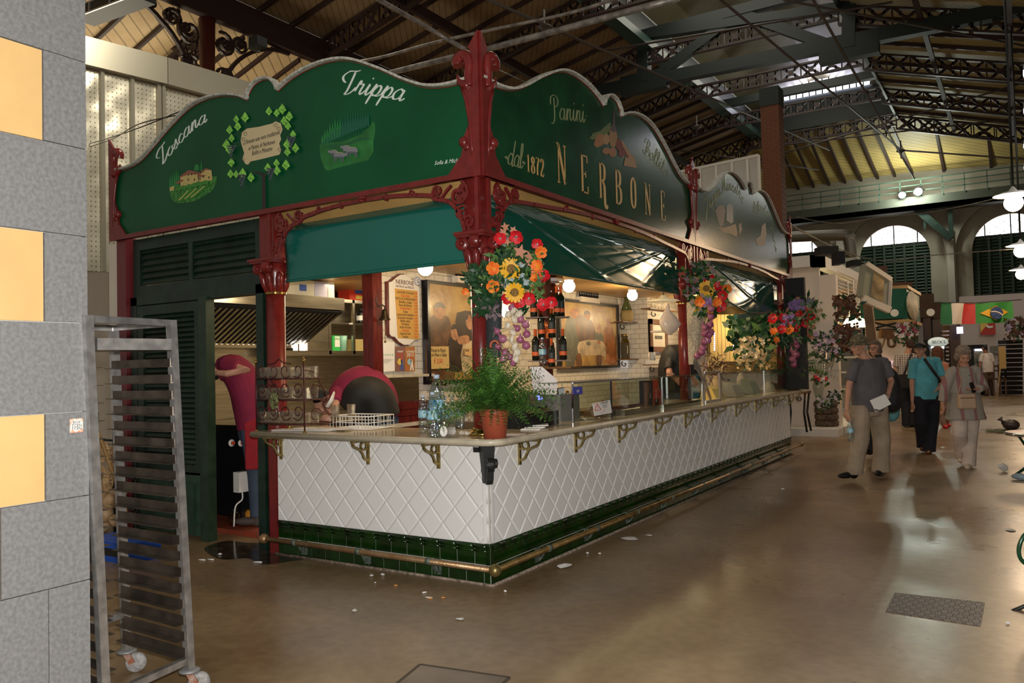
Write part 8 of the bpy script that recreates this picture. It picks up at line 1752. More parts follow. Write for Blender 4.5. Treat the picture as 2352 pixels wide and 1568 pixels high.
for k, pts in enumerate((((200, 240, 24), (600, 300, 24), (1000, 240, 24), (1300, 215, 24), (1700, 150, 24), (2100, 60, 24)), ((150, 330, 20), (900, 640, 20), (1500, 600, 20), (2250, 540, 20)), ((130, 300, 15), (500, 500, 17), (860, 680, 18)))):
 tag(MB().tube(spline([atd(d, *zb(a, b)) for a, b, d in pts], 6), .012, 4).build('overhead_cable', m_tubeg), ('upper wavy', 'lower nearly level', 'diagonal')[k]+' cable strung across the far hall', 'cable')
# pendant lamps of the aisle
for k, (px_, py_, Y_, r_2, e_, lb_) in enumerate(((2328, 466, 12.0, .15, 130, 'nearest white globe pendant with a wide enamel shade at the right edge'), (2345, 577, 19.5, .16, 120, 'second white globe pendant in the row at the right edge'), (2346, 630, 27, .17, 120, 'third white globe pendant in the row at the right edge'))):
 p = at(1, Y_, px_, py_); root = thing('globe_pendant', lb_, 'lamp', p, 'globe pendants over the aisle')
 MB().ball(p, r_2, 20, 14).build('globe', bulb('lit_pendant_%d' % k, (1, .93, .82), 16), root); MB().lathe([(r_2*2.1, r_2*.9), (r_2*1.2, r_2*1.25), (r_2*.5, r_2*1.4), (.02, r_2*1.9)], p, 24, cap=False).build('shade', m_white, root); MB().tube([p+Z*r_2*1.8, (p.x, p.y, 9.9)], .02, 6).build('rod', m_iron, root)
 light('pendant_light', 'POINT', p-Z*(r_2+.08), e_, (1, .66, .34), .2)
for k, (px_, py_, Y_) in enumerate(((2352, -420, 8.2), (2350, 160, 14), (2351, 248, 18), (2351, 330, 23), (2352, 381, 28))):
 p = at(1, Y_, px_, py_); root = thing('high_bay_lamp', 'cool white high lamp at the right edge, %s from the top' % ('above the picture', 'first', 'second', 'third', 'fourth')[k], 'lamp', p, 'high lamps under the right roof slope')
 MB().bar(p, p+X*.9+Z*.05, .35, .12).build('housing', m_grey, root); MB().bar(p-Z*.08, p+X*.9-Z*.03, .3, .05).build('lit_tube', bulb('cool_tube_%d' % k, (.85, .8, 1), 18), root); MB().tube([p+X*.4, p+X*.4+Z*2.2], .02, 5).build('rod', m_iron, root)
 light('high_lamp', 'POINT', p+X*.5-Z*.35, 25, (.95, 1, .78), .3)
# right foreground: round table, bin bag, rubbish
zt9 = lambda a, b: (2200+a/5.6, 920+b/5.6)
p = at(2, 0, *zt9(690, 960)); r9 = .36
root = thing('round_cafe_table', 'green cast iron legged cafe table with a steel edged round top at the right edge', 'table', (p.x+.25, p.y, 0)); ctr = Vector((p.x+.30, p.y+.05, 0)); ztp = atd(dep_(ctr)-.1, *zt9(620, 440)).z
MB().lathe([(r9, -.025), (r9+.01, -.01), (r9, .012), (.01, .014)], ctr+Z*ztp, 32).build('tabletop', m_chrome, root); MB().lathe([(r9*.97, .0145), (.001, .016)], ctr+Z*ztp, 32, cap=False).build('table_print', mat('table_red_print', (.55, .08, .05), .35, var=(7, .5), col2=(.6, .6, .55)), root)
m_gi = mat('glossy_green_iron', (.01, .06, .025), .2)
for k in range(4):
 a = 2.2+k*math.pi/2; d = Vector((math.cos(a), math.sin(a), 0)); pts = [ctr+d*r9*.72+Z*(ztp-.02), ctr+d*.16+Z*ztp*.68, ctr+d*.10+Z*ztp*.45, ctr+d*.16+Z*ztp*.25, ctr+d*.34+Z*.015]; MB().tube(spline(pts, 5), .016, 8).build('leg', m_gi, root)
p = at(2, 0, 2350, 1085); root = thing('waste_bin', 'grey bin lined with a black bag beside the round table', 'bin', p); c = ctr+Vector((.33, -.45, 0)); MB().lathe([(.17, 0), (.2, .42)], c, 20).build('bin', mat('bin_grey', (.25, .26, .28), .4), root)
mb = MB(); mb.lathe([(.208, .30), (.225, .34), (.215, .45), (.235, .56), (.22, .60), (.2, .585)], c, 18, cap=False); mb.build('black_bag', mat('shiny_black_bag', (.008, .008, .008), .15, bump=(14, 1)), root)
litter(2305, 1084, 15, 'crumpled white napkin at the foot of the round table', flat=1.0);
c = at(2, 0, 2345, 1102); mb = MB(); mb.ball(c+Z*.04, (.1, .06, .04), 8, 6); tag(mb.build('crushed_plastic_bottle', mat('crushed_pet', (.45, .6, .7), .1, trans=.5, bump=(20, 1))), 'crushed clear plastic on the floor below the bin', 'litter')
p = at(2, 0, 2323, 988); mb = MB(); mb.ball(p+Z*.11, (.15, .1, .11), 10, 8); mb.lathe([(.05, 0), (.02, .06), (.06, .12)], p+Vector((-.12, 0, .14)), 8, (-.6, 0, .8)); tag(mb.build('tied_rubbish_bag', mat('brown_black_bag', (.05, .04, .035), .2, bump=(20, 1))), 'tied dark rubbish bag lying among stems on the far floor', 'bag')
mb = MB(); mb._mats = [m_lf, m_lfd, m_rdl]
for i in range(60): q = at(2, 0, rnd(2275, 2330), rnd(986, 996)); d = Vector((rnd(-1, 1), rnd(-.3, .3), 0)).normalized()*.12; mb.m = i % 3; mb.bar(q+Z*.012-d, q+Z*.012+d, .012, .008)
tag(mb.build('scattered_flower_stems', mb._mats, stuff=True), 'scattered green flower stems on the floor by the rubbish bag', 'stems')
# green chair arm entering at the right edge
c = at(2, 0, 2356, 1400); root = thing('green_metal_chair', 'green metal chair cut off by the right edge of the picture', 'chair', c)
d_c = dep_(c); MB().tube(spline([atd(d_c, 2372, 1220), atd(d_c, 2352, 1230), atd(d_c, 2340, 1262), atd(d_c, 2350, 1290), atd(d_c, 2390, 1310)], 6), .012, 8).build('arm_scroll', m_gi, root); MB().tube([atd(d_c, 2390, 1310), atd(d_c, 2380, 1380), atd(d_c, 2326, 1403)], .012, 8).build('leg', m_iron, root)
sc_ = atd(d_c, 2460, 1310); MB().lathe([(.2, 0), (.22, .01), (.2, .02)], sc_, 20).build('seat', m_gi, root)
for sx_, sy_ in ((1, 1), (1, -1), (-1, 1)): MB().tube([sc_+Vector((sx_*.12, sy_*.12, 0)), Vector((sc_.x+sx_*.2, sc_.y+sy_*.2, 0))], .012, 8).build('leg', m_iron, root)
# ================================================================ PEOPLE
m_skin = mat('skin', (.50, .26, .17), .55, var=(9, .08)); m_skin2 = mat('skin_tanned', (.36, .17, .10), .55)
def remesh(o, vox, sm=2):
 r = o.modifiers.new('fuse', 'REMESH'); r.mode = 'VOXEL'; r.voxel_size = vox; r.use_smooth_shade = True
 s = o.modifiers.new('soften', 'SMOOTH'); s.factor = .5; s.iterations = sm; return o
def cl(name, m_): return mat(name, m_, .85, bump=(11, .35), var=(7, .14))
class P:
 def __init__(s, label, d, k=None):
  s.d = d; s.k = d/1848; s.root = None; s.label = label
 def __call__(s, px, py, dd=0): return atd(s.d+dd, px, py)
 def zf(s, a, b, dd=0): return atd(s.d+dd, *zp(a, b))
 def start(s, foot): s.root = thing('person', s.label, 'person', foot); return s.root
def hand(mb, w, h, fwd, curl=.5, up=None):
 """w wrist, h direction towards the fingers, fwd thumb side"""
 h = h.normalized(); t = (fwd-h*fwd.dot(h)).normalized(); n = h.cross(t)
 mb.ball(w+h*.045, (.022, .038, .05), 10, 8, Matrix((n, t, h)).transposed())
 for k, (o_, L_) in enumerate(((.030, .075), (.010, .083), (-.010, .078), (-.029, .062))):
  b = w+h*.078+t*o_; c1 = b+h*L_*.45+n*L_*.12*curl; c2 = c1+h*L_*.3*(1-curl*.4)+n*L_*.35*curl; c3 = c2+h*L_*.2*(1-curl)+n*L_*.3*curl
  mb.tube([b-h*.02, b, c1, c2, c3], [.011, .0105, .0098, .009, .0075], 8)
 mb.tube([w+h*.02+t*.02, w+h*.045+t*.045, w+h*.07+t*.055+n*.01, w+h*.095+t*.05+n*.02], [.014, .0125, .011, .009], 8)
def headmesh(mb, c, face, up, s=1.0, nose=1.0):
 """head ellipsoid with brow, nose, chin, ears; face/up unit vectors"""
 f = face.normalized(); u = (up-f*up.dot(f)).normalized(); r = f.cross(u); q = Matrix((r, f, u)).transposed()
 B = lambda x, y, z, rx, ry, rz: mb.ball(c+r*x*s+f*y*s+u*z*s, (rx*s, ry*s, rz*s), 14, 10, q)
 B(0, -.008, .025, .075, .094, .092); B(0, .018, -.045, .056, .066, .068); B(0, .058, -.088, .027, .024, .022); B(0, .078, .028, .05, .016, .012)
 mb.tube([c+f*.088*s+u*.022*s, c+f*.112*s*nose-u*.018*s, c+f*.092*s-u*.026*s], [.009*s, .0155*s, .011*s], 8)
 for sg in (-1, 1): B(sg*.078, -.012, -.008, .009, .019, .031); B(sg*.04, .062, -.03, .024, .022, .02)
 B(0, .082, -.052, .024, .012, .006); B(0, .08, -.064, .02, .012, .007)
 return r, f, u
m_eye = mat('eye_white', (.45, .42, .38), .4)
def face_parts(root, body, c, r, f, u, s=1.0, glasses=None, closed=False):
 for sg in (-1, 1):
  e = c+r*sg*.031*s+f*.079*s+u*.008*s
  o = MB().ball(e, (.0125*s,)*3, 10, 8).build('eye', m_skin if closed else m_eye, body)
  MB().ball(e+f*.0085*s, (.0062*s,)*3, 8, 6).build('iris', m_woodb if not closed else m_skin2, body)
  MB().tube([c+r*sg*.016*s+f*.094*s+u*.024*s, c+r*sg*.032*s+f*.093*s+u*.03*s, c+r*sg*.05*s+f*.082*s+u*.022*s], .0035*s, 6).build('eyebrow', m_grey, body)
  MB().tube([c+r*sg*.02*s+f*.090*s+u*.016*s, c+r*sg*.032*s+f*.0915*s+u*.017*s, c+r*sg*.045*s+f*.084*s+u*.013*s], .003*s, 5).build('eyelid', m_skin2, body)
 MB().tube([c+r*.024*s+f*.088*s-u*.058*s, c+f*.0955*s-u*.057*s, c-r*.024*s+f*.088*s-u*.058*s], .0035*s, 6).build('lips', mat('lips', (.34, .12, .09), .5), body)
 if glasses:
  mb = MB()
  for sg in (-1, 1):
   e = c+r*sg*.033*s+f*.108*s+u*.006*s; mb.tube([e+r*.025*s*math.cos(t)+u*.018*s*math.sin(t) for t in [k*math.pi/7 for k in range(14)]], .0014*s, 5, True); mb.tube([e+r*sg*.025*s, c+r*sg*.083*s+f*.06*s+u*.008*s, c+r*sg*.083*s-f*.02*s], .0014*s, 5)
  mb.tube([c-r*.009*s+f*.109*s+u*.008*s, c+r*.009*s+f*.109*s+u*.008*s], .0014*s, 5); mb.build('glasses', glasses, root)
def hair(root, c, r, f, u, m_, s=1.0, long_=0, name='hair', bald=False, vol=1.0):
 q = Matrix((r, f, u)).transposed(); mb = MB(); B = lambda x, y, z, rx, ry, rz: mb.ball(c+r*x*s+f*y*s+u*z*s, (rx*s, ry*s, rz*s), 14, 10, q)
 if not bald: B(0, -.022, .052, .083*vol, .092*vol, .078*vol)
 B(0, -.062, .0, .074*vol, .05*vol, .07*vol)
 if long_:
  for sg in (-1, 1): B(sg*.066*vol, -.012, -.01, .028*vol, .05, .082*long_)
  B(0, -.07, -.05*long_, .08*vol, .04*vol, .085*long_); B(0, .052, .082, .066*vol, .036, .026)
 return remesh(mb.build(name, m_, root), .008, 2)
def shoe(mb, ankle, toe, h=.085, w=.045):
 d = toe-ankle; d.z = 0; d.normalize(); b = Vector((ankle.x, ankle.y, 0)); z0 = min(ankle.z-h, toe.z)
 q = Matrix((d, d.cross(Z)*-1, Z)).transposed(); f0 = Vector((ankle.x, ankle.y, z0+.04)); L_ = (Vector((toe.x, toe.y, 0))-b).length
 mb.ball(f0+d*L_*.5, (L_*.56+.02, w, .04), 12, 8, q); mb.ball(f0, (.06, w*.9, .055), 10, 8, q); mb.tube([f0+Z*.02, f0+Z*.07], [.042, .045], 10)
def tors(mb, rings, R, F, n=20):
 vs = []
 for c, a, b in rings:
  for k in range(n): t = 2*math.pi*k/n; vs.append(c+R*a*math.cos(t)+F*b*math.sin(t))
 m0 = len(rings); mb.add(vs, [(i*n+k, i*n+(k+1) % n, (i+1)*n+(k+1) % n, (i+1)*n+k) for i in range(m0-1) for k in range(n)]+[tuple(range(n))[::-1], tuple((m0-1)*n+k for k in range(n))], True)
def walker(label, d, J, face, W_, shirt, trous, shoes_, skin=None, sleeve='short', belly=.0, heading=None, headsize=1.0, hips=.165, leg=(.092, .075, .06), name_top='shirt', bodyang=None):
 """J: joints in photo pixels with depth offsets; two legs and two arms"""
 p = P(label, d); g = {k: (atd(d+(v[2] if len(v) > 2 else 0), v[0], v[1]) if k != 'x' else v) for k, v in J.items()}
 root = p.start(Vector(((g['aL'].x+g['aR'].x)/2, (g['aL'].y+g['aR'].y)/2, 0))); skin = skin or m_skin
 R = (g['sR']-g['sL']); R.z = 0; R.normalize(); F = Vector((-R.y, R.x, 0)); F = F if F.dot(face) >= 0 else -F
 neck, chest, hip = g['neck'], (g['sL']+g['sR'])/2, (g['hL']+g['hR'])/2; sw = (g['sR']-g['sL']).length/2
 body = MB(); r, f, u = headmesh(body, g['head'], face, Z, headsize)
 body.tube([g['head']-u*.05*headsize-f*.02, neck, chest], [.055, .058, .075], 12)
 mid = chest.lerp(hip, .5)
 tors(body, [(chest+Z*.02, sw*.7, .07), (chest.lerp(hip, .2), sw*.86, .1), (mid, sw*.75, .09), (hip, hips*.9, .09), (hip-Z*.08, hips*.8, .08)], R, F)
 for s in 'LR':
  body.tube([g['s'+s], g['e'+s], g['w'+s]], [.047, .039, .027], 10); hd = g['w'+s]-g['e'+s]; hand(body, g['w'+s], (J['x'].get('h'+s) or hd).normalized() if J.get('x') else hd, F, .55)
  body.tube([g['h'+s], g['k'+s], g['a'+s]], [leg[0]*.85, leg[1]*.75, leg[2]*.6], 10)
 b = remesh(body.build('body', skin, root), .0085, 3)
 sh = MB(); tors(sh, [(chest+Z*.055, sw*.42, .062), (chest+Z*.03, sw*.86, .085), (chest.lerp(hip, .22), sw*.97, .125+belly*.3), (mid, W_*.98, .125+belly), (chest.lerp(hip, .8), W_, .128+belly), (hip+Z*.0, W_*.98, .125+belly*.5), (hip-Z*.035, W_*.99, .12+belly*.4)], R, F)
 for s in 'LR':
  e = g['e'+s]; sp_ = g['s'+s]
  if sleeve == 'short': sh.tube([sp_.lerp(chest, .25), sp_, sp_.lerp(e, .45), sp_.lerp(e, .78)], [.075, .072, .068, .07], 12)
  else: sh.tube([sp_.lerp(chest, .25), sp_, e, e.lerp(g['w'+s], .85)], [.075, .07, .066, .06], 12)
 o = remesh(sh.build(name_top, shirt, root), .011, 3)
 tr = MB(); tors(tr, [(hip+Z*.06, W_*.86, .11), (hip-Z*.02, W_*.93, .125), (hip-Z*.09, W_*.9, .12)], R, F)
 for s in 'LR': tr.tube([g['h'+s]+Z*.02, g['h'+s].lerp(g['k'+s], .5), g['k'+s], g['k'+s].lerp(g['a'+s], .5), g['a'+s]+Z*.0, g['a'+s]-Z*.04], [leg[0]*1.05, leg[0]*1.0, leg[1]*1.1, leg[1], leg[2]*1.25, leg[2]*1.3], 12)
 remesh(tr.build('trousers', trous, root), .011, 3)
 for s in 'LR':
  mb = MB(); shoe(mb, g['a'+s], g['t'+s]); remesh(mb.build('shoe', shoes_, root), .007, 2)
 return root, b, g, (r, f, u), (R, F, chest, hip, mid)
def q_(a, b, dd=0): x, y = zp(a, b); return (x, y, dd)
DRH = DR; FW = Vector((CF.x, CF.y, 0)).normalized()
# 1 man in the camouflage hat --------------------------------------------------
J = dict(head=q_(382, 225), neck=q_(430, 330), sL=q_(345, 392, -.05), sR=q_(612, 372, .12), hL=q_(395, 815, -.02), hR=q_(560, 815, .06), kL=q_(395, 1110, -.12), kR=q_(600, 1120, .1), aL=q_(335, 1405, -.12), aR=q_(592, 1385, .12), tL=q_(200, 1452, -.22), tR=q_(555, 1455, .0), eL=q_(290, 600, -.05), wL=q_(268, 840, -.12), eR=q_(690, 560, .1), wR=q_(652, 715, -.12), x={'hL': -Z+DR*.1, 'hR': (-DR-Z*.55-FW*.1)})
face = (-DR*.92-FW*.36).normalized()
m_camo = mat('camouflage_cloth', (.05, .055, .03), .9, var=(22, .5), col2=(.22, .17, .10)); m_khaki = cl('khaki_trousers', (.33, .26, .185))
root, b, g, (r, f, u), (R, F, ch, hp, mid) = walker('man in a camouflage hat and grey polo shirt walking with a white paper', 9.86, J, face, .225, cl('grey_polo', (.105, .098, .108)), m_khaki, m_black, belly=.045, leg=(.115, .098, .088), headsize=1.02)
face_parts(root, b, g['head'], r, f, u, 1.02, m_iron); hair(root, g['head']-u*.01, r, f, u, mat('grey_hair', (.35, .32, .28), .9), 1.0, 0, 'hair', True)
mb = MB(); c = g['head']+u*.062; qm = Matrix((r, f, u)).transposed(); mb.ball(c+u*.01, (.092, .112, .075), 18, 12, qm); o = remesh(mb.build('hat', m_camo, root), .008, 2)
mb = MB(); n_ = 24; mb.add([c-u*.022+(r*math.cos(t)*.09+f*math.sin(t)*.11) for t in [k*math.pi/12 for k in range(n_)]]+[c-u*.05+(r*math.cos(t)*.128+f*math.sin(t)*.152) for t in [k*math.pi/12 for k in range(n_)]], [(k, (k+1) % n_, n_+(k+1) % n_, n_+k) for k in range(n_)], True); e = mb.build('hat_brim', m_camo, root); s = e.modifiers.new('t', 'SOLIDIFY'); s.thickness = .006
mb = MB(); mb.tube([ch+R*.1+Z*.075+F*.0, g['sR']-R*.05+Z*.08-F*.02, g['sR']-R*.045-Z*.05+F*.10, mid+R*.19+F*.15, mid+R*.24+F*.06-Z*.1], [.02]*5, 6, flat=.45); mb.build('backpack_strap', m_blackm, root)
mb = MB(); c = atd(10.12, *zp(690, 640)); mb.ball(c, (.12, .13, .28), 14, 10); mb.ball(c-Z*.12, (.13, .15, .17), 12, 8); remesh(mb.build('backpack', m_blackm, root), .012)
mb = MB(); mb.ribbon([(-.055, .02), (0, 0), (.055, .02)], .03, g['neck']+F*.065-Z*.035, R, Z, F*.01); mb.build('collar', m_blackm, root)
mb = MB(); mb.tube([g['wR']+(g['wR']-g['eR']).normalized()*-.02+v_ for v_ in [R*.0]], .03); W0 = g['wR']-(g['wR']-g['eR']).normalized()*.02; MB().lathe([(.031, -.012), (.033, 0), (.031, .012)], W0, 14, (g['wR']-g['eR'])).build('wrist_watch', m_grey, root)
q = [atd(9.62, *zp(a_, b_)) for a_, b_ in ((488, 740), (630, 680), (690, 775), (545, 850))]; mb = MB(); mb.hexa(q+[p_+FW*.012 for p_ in q]); o = mb.build('folded_paper', m_paper); tag(o, 'folded white paper held in the hand of the man in the camouflage hat', 'paper')
MB().add([q[3]+Vector((0, 0, .012))-FW*.003, q[3].lerp(q[2], .25)-FW*.003, q[3].lerp(q[0], .28)-FW*.003], [(0, 1, 2)]).build('printed_corner', m_ink, o)
pb = atd(9.72, *zp(300, 985)); MB; bt = dup(bpy.data.objects['water_bottle'], (pb.x, pb.y, pb.z-.18), 0, 'water bottle hanging from the hand of the man in the camouflage hat', .95)
# 2 woman half hidden behind him ---------------------------------------------
J = dict(head=q_(535, 250), neck=q_(560, 330), sL=q_(500, 385), sR=q_(640, 385), hL=q_(530, 730), hR=q_(620, 730), kL=q_(500, 960), kR=q_(610, 960), aL=q_(488, 1195), aR=q_(600, 1160, .3), tL=q_(450, 1245, -.1), tR=q_(580, 1200), eL=q_(480, 520), wL=q_(480, 640), eR=q_(675, 560), wR=q_(690, 740), x={})
face = (-DR*.75-FW*.66).normalized()
root, b, g, (r, f, u), _ = walker('woman with glasses in dark clothes half hidden behind the man in the camouflage hat', 12.0, J, face, .19, cl('dark_top', (.03, .03, .035)), cl('black_trousers', (.01, .01, .012)), m_black)
face_parts(root, b, g['head'], r, f, u, 1, m_black); hair(root, g['head'], r, f, u, mat('greying_brown_hair', (.14, .10, .07), .9), 1.0, .75)
mb = MB(); c = atd(12.0, *zp(690, 835)); mb.ball(c, (.12, .09, .17), 12, 8); tag(mb.build('turquoise_shopping_bag', mat('turquoise_cloth', (.12, .35, .38), .7, bump=(20, 1))), 'turquoise bag carried behind the man in the camouflage hat', 'bag')
# 3 man in the turquoise polo --------------------------------------------------
J = dict(head=q_(962, 258), neck=q_(985, 335), sL=q_(900, 375), sR=q_(1115, 362, .05), hL=q_(960, 715), hR=q_(1080, 700), kL=q_(970, 950, -.05), kR=q_(1078, 940, .05), aL=q_(992, 1165, .1), aR=q_(1050, 1200, -.1), tL=q_(985, 1205, -.05), tR=q_(1035, 1245, -.25), eL=q_(886, 580), wL=q_(893, 765), eR=q_(1180, 545, .05), wR=q_(1140, 610, -.1), x={'hR': (-DR*.6-Z*.6)})
face = (-DR*.55-FW*.8).normalized()
root, b, g, (r, f, u), (R, F, ch, hp, mid) = walker('man in a turquoise polo shirt and black cap with a dark shoulder strap', 12.5, J, face, .19, cl('turquoise_polo', (.10, .40, .47)), cl('navy_trousers', (.008, .009, .014)), mat('brown_shoe', (.10, .035, .015), .4), belly=.02, leg=(.105, .09, .075))
face_parts(root, b, g['head'], r, f, u, 1, m_iron); hair(root, g['head'], r, f, u, mat('grey_hair2', (.3, .28, .25), .9), .98, 0, 'hair', True)
mb = MB(); c = g['head']+u*.055; mb.ball(c, (.088, .1, .062), 16, 10, Matrix((r, f, u)).transposed()); mb.ball(c+f*.11-u*.02, (.06, .06, .01), 12, 6, Matrix((r, f, u)).transposed()); remesh(mb.build('cap', m_blackm, root), .008)
mb = MB(); mb.tube([ch-R*.08+F*.11+Z*.04, ch.lerp(mid, .6)+F*.165+R*.03, mid+R*.17+F*.09-Z*.02, hp+R*.22+F*.02], [.022]*4, 6, flat=.35); mb.build('shoulder_strap', m_blackm, root); MB().lathe([(.03, -.01), (.03, .01)], g['wR'], 12, (g['wR']-g['eR'])).build('wrist_watch', m_chrome, root)
mb = MB(); mb.ribbon([(-.06, .03), (0, -.02), (.06, .03)], .035, g['neck']+F*.07-Z*.02, R, Z, F*.012); mb.build('collar', cl('turquoise_collar', (.12, .44, .5)), root)
# 4 woman in the striped blouse ------------------------------------------------
J = dict(head=q_(1370, 322), neck=q_(1385, 415), sL=q_(1265, 460), sR=q_(1490, 455), hL=q_(1330, 835), hR=q_(1450, 835), kL=q_(1340, 1060, -.08), kR=q_(1440, 1070, .05), aL=q_(1358, 1265, .12), aR=q_(1425, 1330, -.12), tL=q_(1345, 1300, -.05), tR=q_(1412, 1365, -.28), eL=q_(1195, 640), wL=q_(1175, 770), eR=q_(1565, 620, .0), wR=q_(1500, 632, -.2), x={'hL': -Z, 'hR': (-DR-Z*.1)})
face = (-DR*.12-FW*.9-Z*.42).normalized()
m_bl = mat('striped_blouse', (.32, .27, .24), .8, bump=(11, .3)); nt = m_bl.node_tree; b_ = nt.nodes['Principled BSDF']
tc = nt.nodes.new('ShaderNodeTexCoord'); dt = nt.nodes.new('ShaderNodeVectorMath'); dt.operation = 'DOT_PRODUCT'; dt.inputs[1].default_value = tuple(DR*38); nt.links.new(tc.outputs['Object'], dt.inputs[0]); sn = nt.nodes.new('ShaderNodeMath'); sn.operation = 'SINE'; nt.links.new(dt.outputs['Value'], sn.inputs[0]); rp_ = nt.nodes.new('ShaderNodeValToRGB'); rp_.color_ramp.elements[0].color = (.36, .32, .27, 1); rp_.color_ramp.elements[1].color = (.30, .14, .14, 1); rp_.color_ramp.elements[0].position = .55; rp_.color_ramp.elements[1].position = .8; nt.links.new(sn.outputs[0], rp_.inputs[0]); nt.links.new(rp_.outputs[0], b_.inputs['Base Color'])
root, b, g, (r, f, u), (R, F, ch, hp, mid) = walker('woman in a striped grey blouse and cream trousers with a beige shoulder bag', 10.86, J, face, .20, m_bl, cl('cream_trousers', (.60, .50, .43)), mat('cream_shoe', (.62, .52, .40), .6), sleeve='long', leg=(.105, .085, .07), name_top='blouse')
face_parts(root, b, g['head'], r, f, u, 1, None, True); hair(root, g['head']+u*.012, r, f, u, mat('ash_hair', (.26, .20, .15), .9, var=(40, .3)), 1.03, .85, vol=1.1)
mb = MB(); tors(mb, [(mid-Z*.02, .20, .14), (hp+Z*.0, .235, .17), (hp-Z*.10, .265, .19), (hp-Z*.12, .26, .185)], R, F); mb.build('blouse_hem', m_bl, root)
mb = MB()
for k in range(4): mb.ball(ch.lerp(hp, .12+k*.2)+F*(.135+.02*k), .007, 6, 4)
mb.build('button', m_ink, root)
m_bg = mat('beige_bag', (.52, .36, .24), .6, bump=(8, .3)); c = atd(10.62, *zp(1402, 748)); bag = thing('shoulder_bag', 'beige shoulder bag hanging on the front of the woman in the striped blouse', 'bag', c); mb = MB(); mb.ball(c, (.115, .05, .105), 4, 4); mb = MB(); w9 = R*.115; h9 = Z*.1; d9 = F*.045
pp = [c-w9-h9, c+w9-h9, c+w9*.95+h9, c-w9*.95+h9]; mb.hexa([pp[0]-d9, pp[1]-d9, pp[1]+d9, pp[0]+d9, pp[3]-d9, pp[2]-d9, pp[2]+d9, pp[3]+d9]); o = mb.build('pouch', m_bg, bag); bv = o.modifiers.new('b', 'BEVEL'); bv.width = .025; bv.segments = 3
MB().bar(c-w9*.9+h9*.45+d9*1.05, c+w9*.9+h9*.45+d9*1.05, .006, .01).build('zip', m_woodb, bag); MB().tube([c-w9*.9+h9, g['sL'].lerp(ch, .3)+F*.14-Z*.15, g['sL'].lerp(ch, .35)+F*.05+Z*.085, ch-F*.09], [.02]*4, 6, flat=.3).build('strap', m_bg, bag)
tag(MB().bar(g['wR']-DR*.06-FW*.04-Z*.04, g['wR']-DR*.1-FW*.05+Z*.09, .03, .04).build('sunglasses_case', m_black), 'dark slim case held by the woman in the striped blouse', 'case')
# 5 man seen from behind in a checked shirt -----------------------------------
J = dict(head=q_(862, 215), neck=q_(850, 275), sL=q_(755, 325), sR=q_(905, 318), hL=q_(795, 600), hR=q_(875, 595), kL=q_(822, 790), kR=q_(885, 790), aL=q_(832, 965), aR=q_(885, 955), tL=q_(860, 1000, -.2), tR=q_(925, 995, -.1), eL=q_(722, 450), wL=q_(745, 560), eR=q_(925, 470), wR=q_(905, 560, .1), x={})
m_chk = tiles('checked_shirt', (.55, .50, .44), (.12, .06, .06), .045, .045, (0, 2), .8, .006, 0, (.58, .53, .46), 0)
root, b, g, (r, f, u), (R, F, ch, hp, mid) = walker('man seen from behind in a checked shirt with a black shoulder bag', 17.2, J, (FW+DR*.3).normalized(), .19, m_chk, cl('dark_jeans', (.012, .014, .02)), m_black, leg=(.105, .085, .07))
hair(root, g['head'], r, f, u, mat('dark_brown_hair', (.05, .025, .015), .9), 1.0, 0)
c = atd(16.9, *zp(845, 555)); bg = thing('black_shoulder_bag', 'black bag hanging behind the man in the checked shirt', 'bag', c); mb = MB(); mb.bar(c-DR*.2, c+DR*.2, .12, .28, up=Z); o = mb.build('pouch', m_blackm, bg); MB().tube([c-DR*.08+Z*.1, atd(16.95, *zp(835, 430)), atd(17, *zp(880, 300))], .022, 6).build('strap', m_blackm, bg)
# 6 brown haired woman behind the turquoise polo ---------------------------------
J = dict(head=q_(1120, 290), neck=q_(1130, 350), sL=q_(1070, 400), sR=q_(1200, 400), hL=q_(1120, 640), hR=q_(1190, 640), kL=q_(1130, 800), kR=q_(1190, 800), aL=q_(1190, 965), aR=q_(1215, 950, .2), tL=q_(1215, 1000, -.2), tR=q_(1245, 985), eL=q_(1065, 500), wL=q_(1080, 600), eR=q_(1215, 510), wR=q_(1200, 620), x={})
root, b, g, (r, f, u), (R, F, ch, hp, mid) = walker('woman with long brown hair in a pink top behind the man in the turquoise polo', 16.8, J, (FW-DR*.3).normalized(), .18, mat('salmon_top', (.48, .2, .13), .8), cl('patterned_skirt', (.3, .2, .15)), m_pr, leg=(.09, .06, .045))
hair(root, g['head'], r, f, u, mat('chestnut_hair', (.10, .035, .015), .8, var=(50, .4)), 1.05, 1.3, vol=1.15)
# 7 far man in white -----------------------------------------------------------
J = dict(head=q_(1572, 245), neck=q_(1585, 285), sL=q_(1550, 310), sR=q_(1635, 305), hL=q_(1585, 465), hR=q_(1630, 465), kL=q_(1590, 570), kR=q_(1635, 570), aL=q_(1600, 680), aR=q_(1650, 670), tL=q_(1580, 695, -.1), tR=q_(1640, 692, -.1), eL=q_(1528, 390), wL=q_(1530, 450), eR=q_(1655, 390), wR=q_(1650, 450), x={})
root, b, g, (r, f, u), _ = walker('far man in a white shirt and brown trousers near the tall fridge', 29.4, J, (FW-DR*.3).normalized(), .2, cl('white_shirt', (.62, .58, .56)), cl('brown_trousers', (.09, .05, .03)), m_black, skin=m_skin2)
hair(root, g['head'], r, f, u, m_blackm, 1.0, 0)
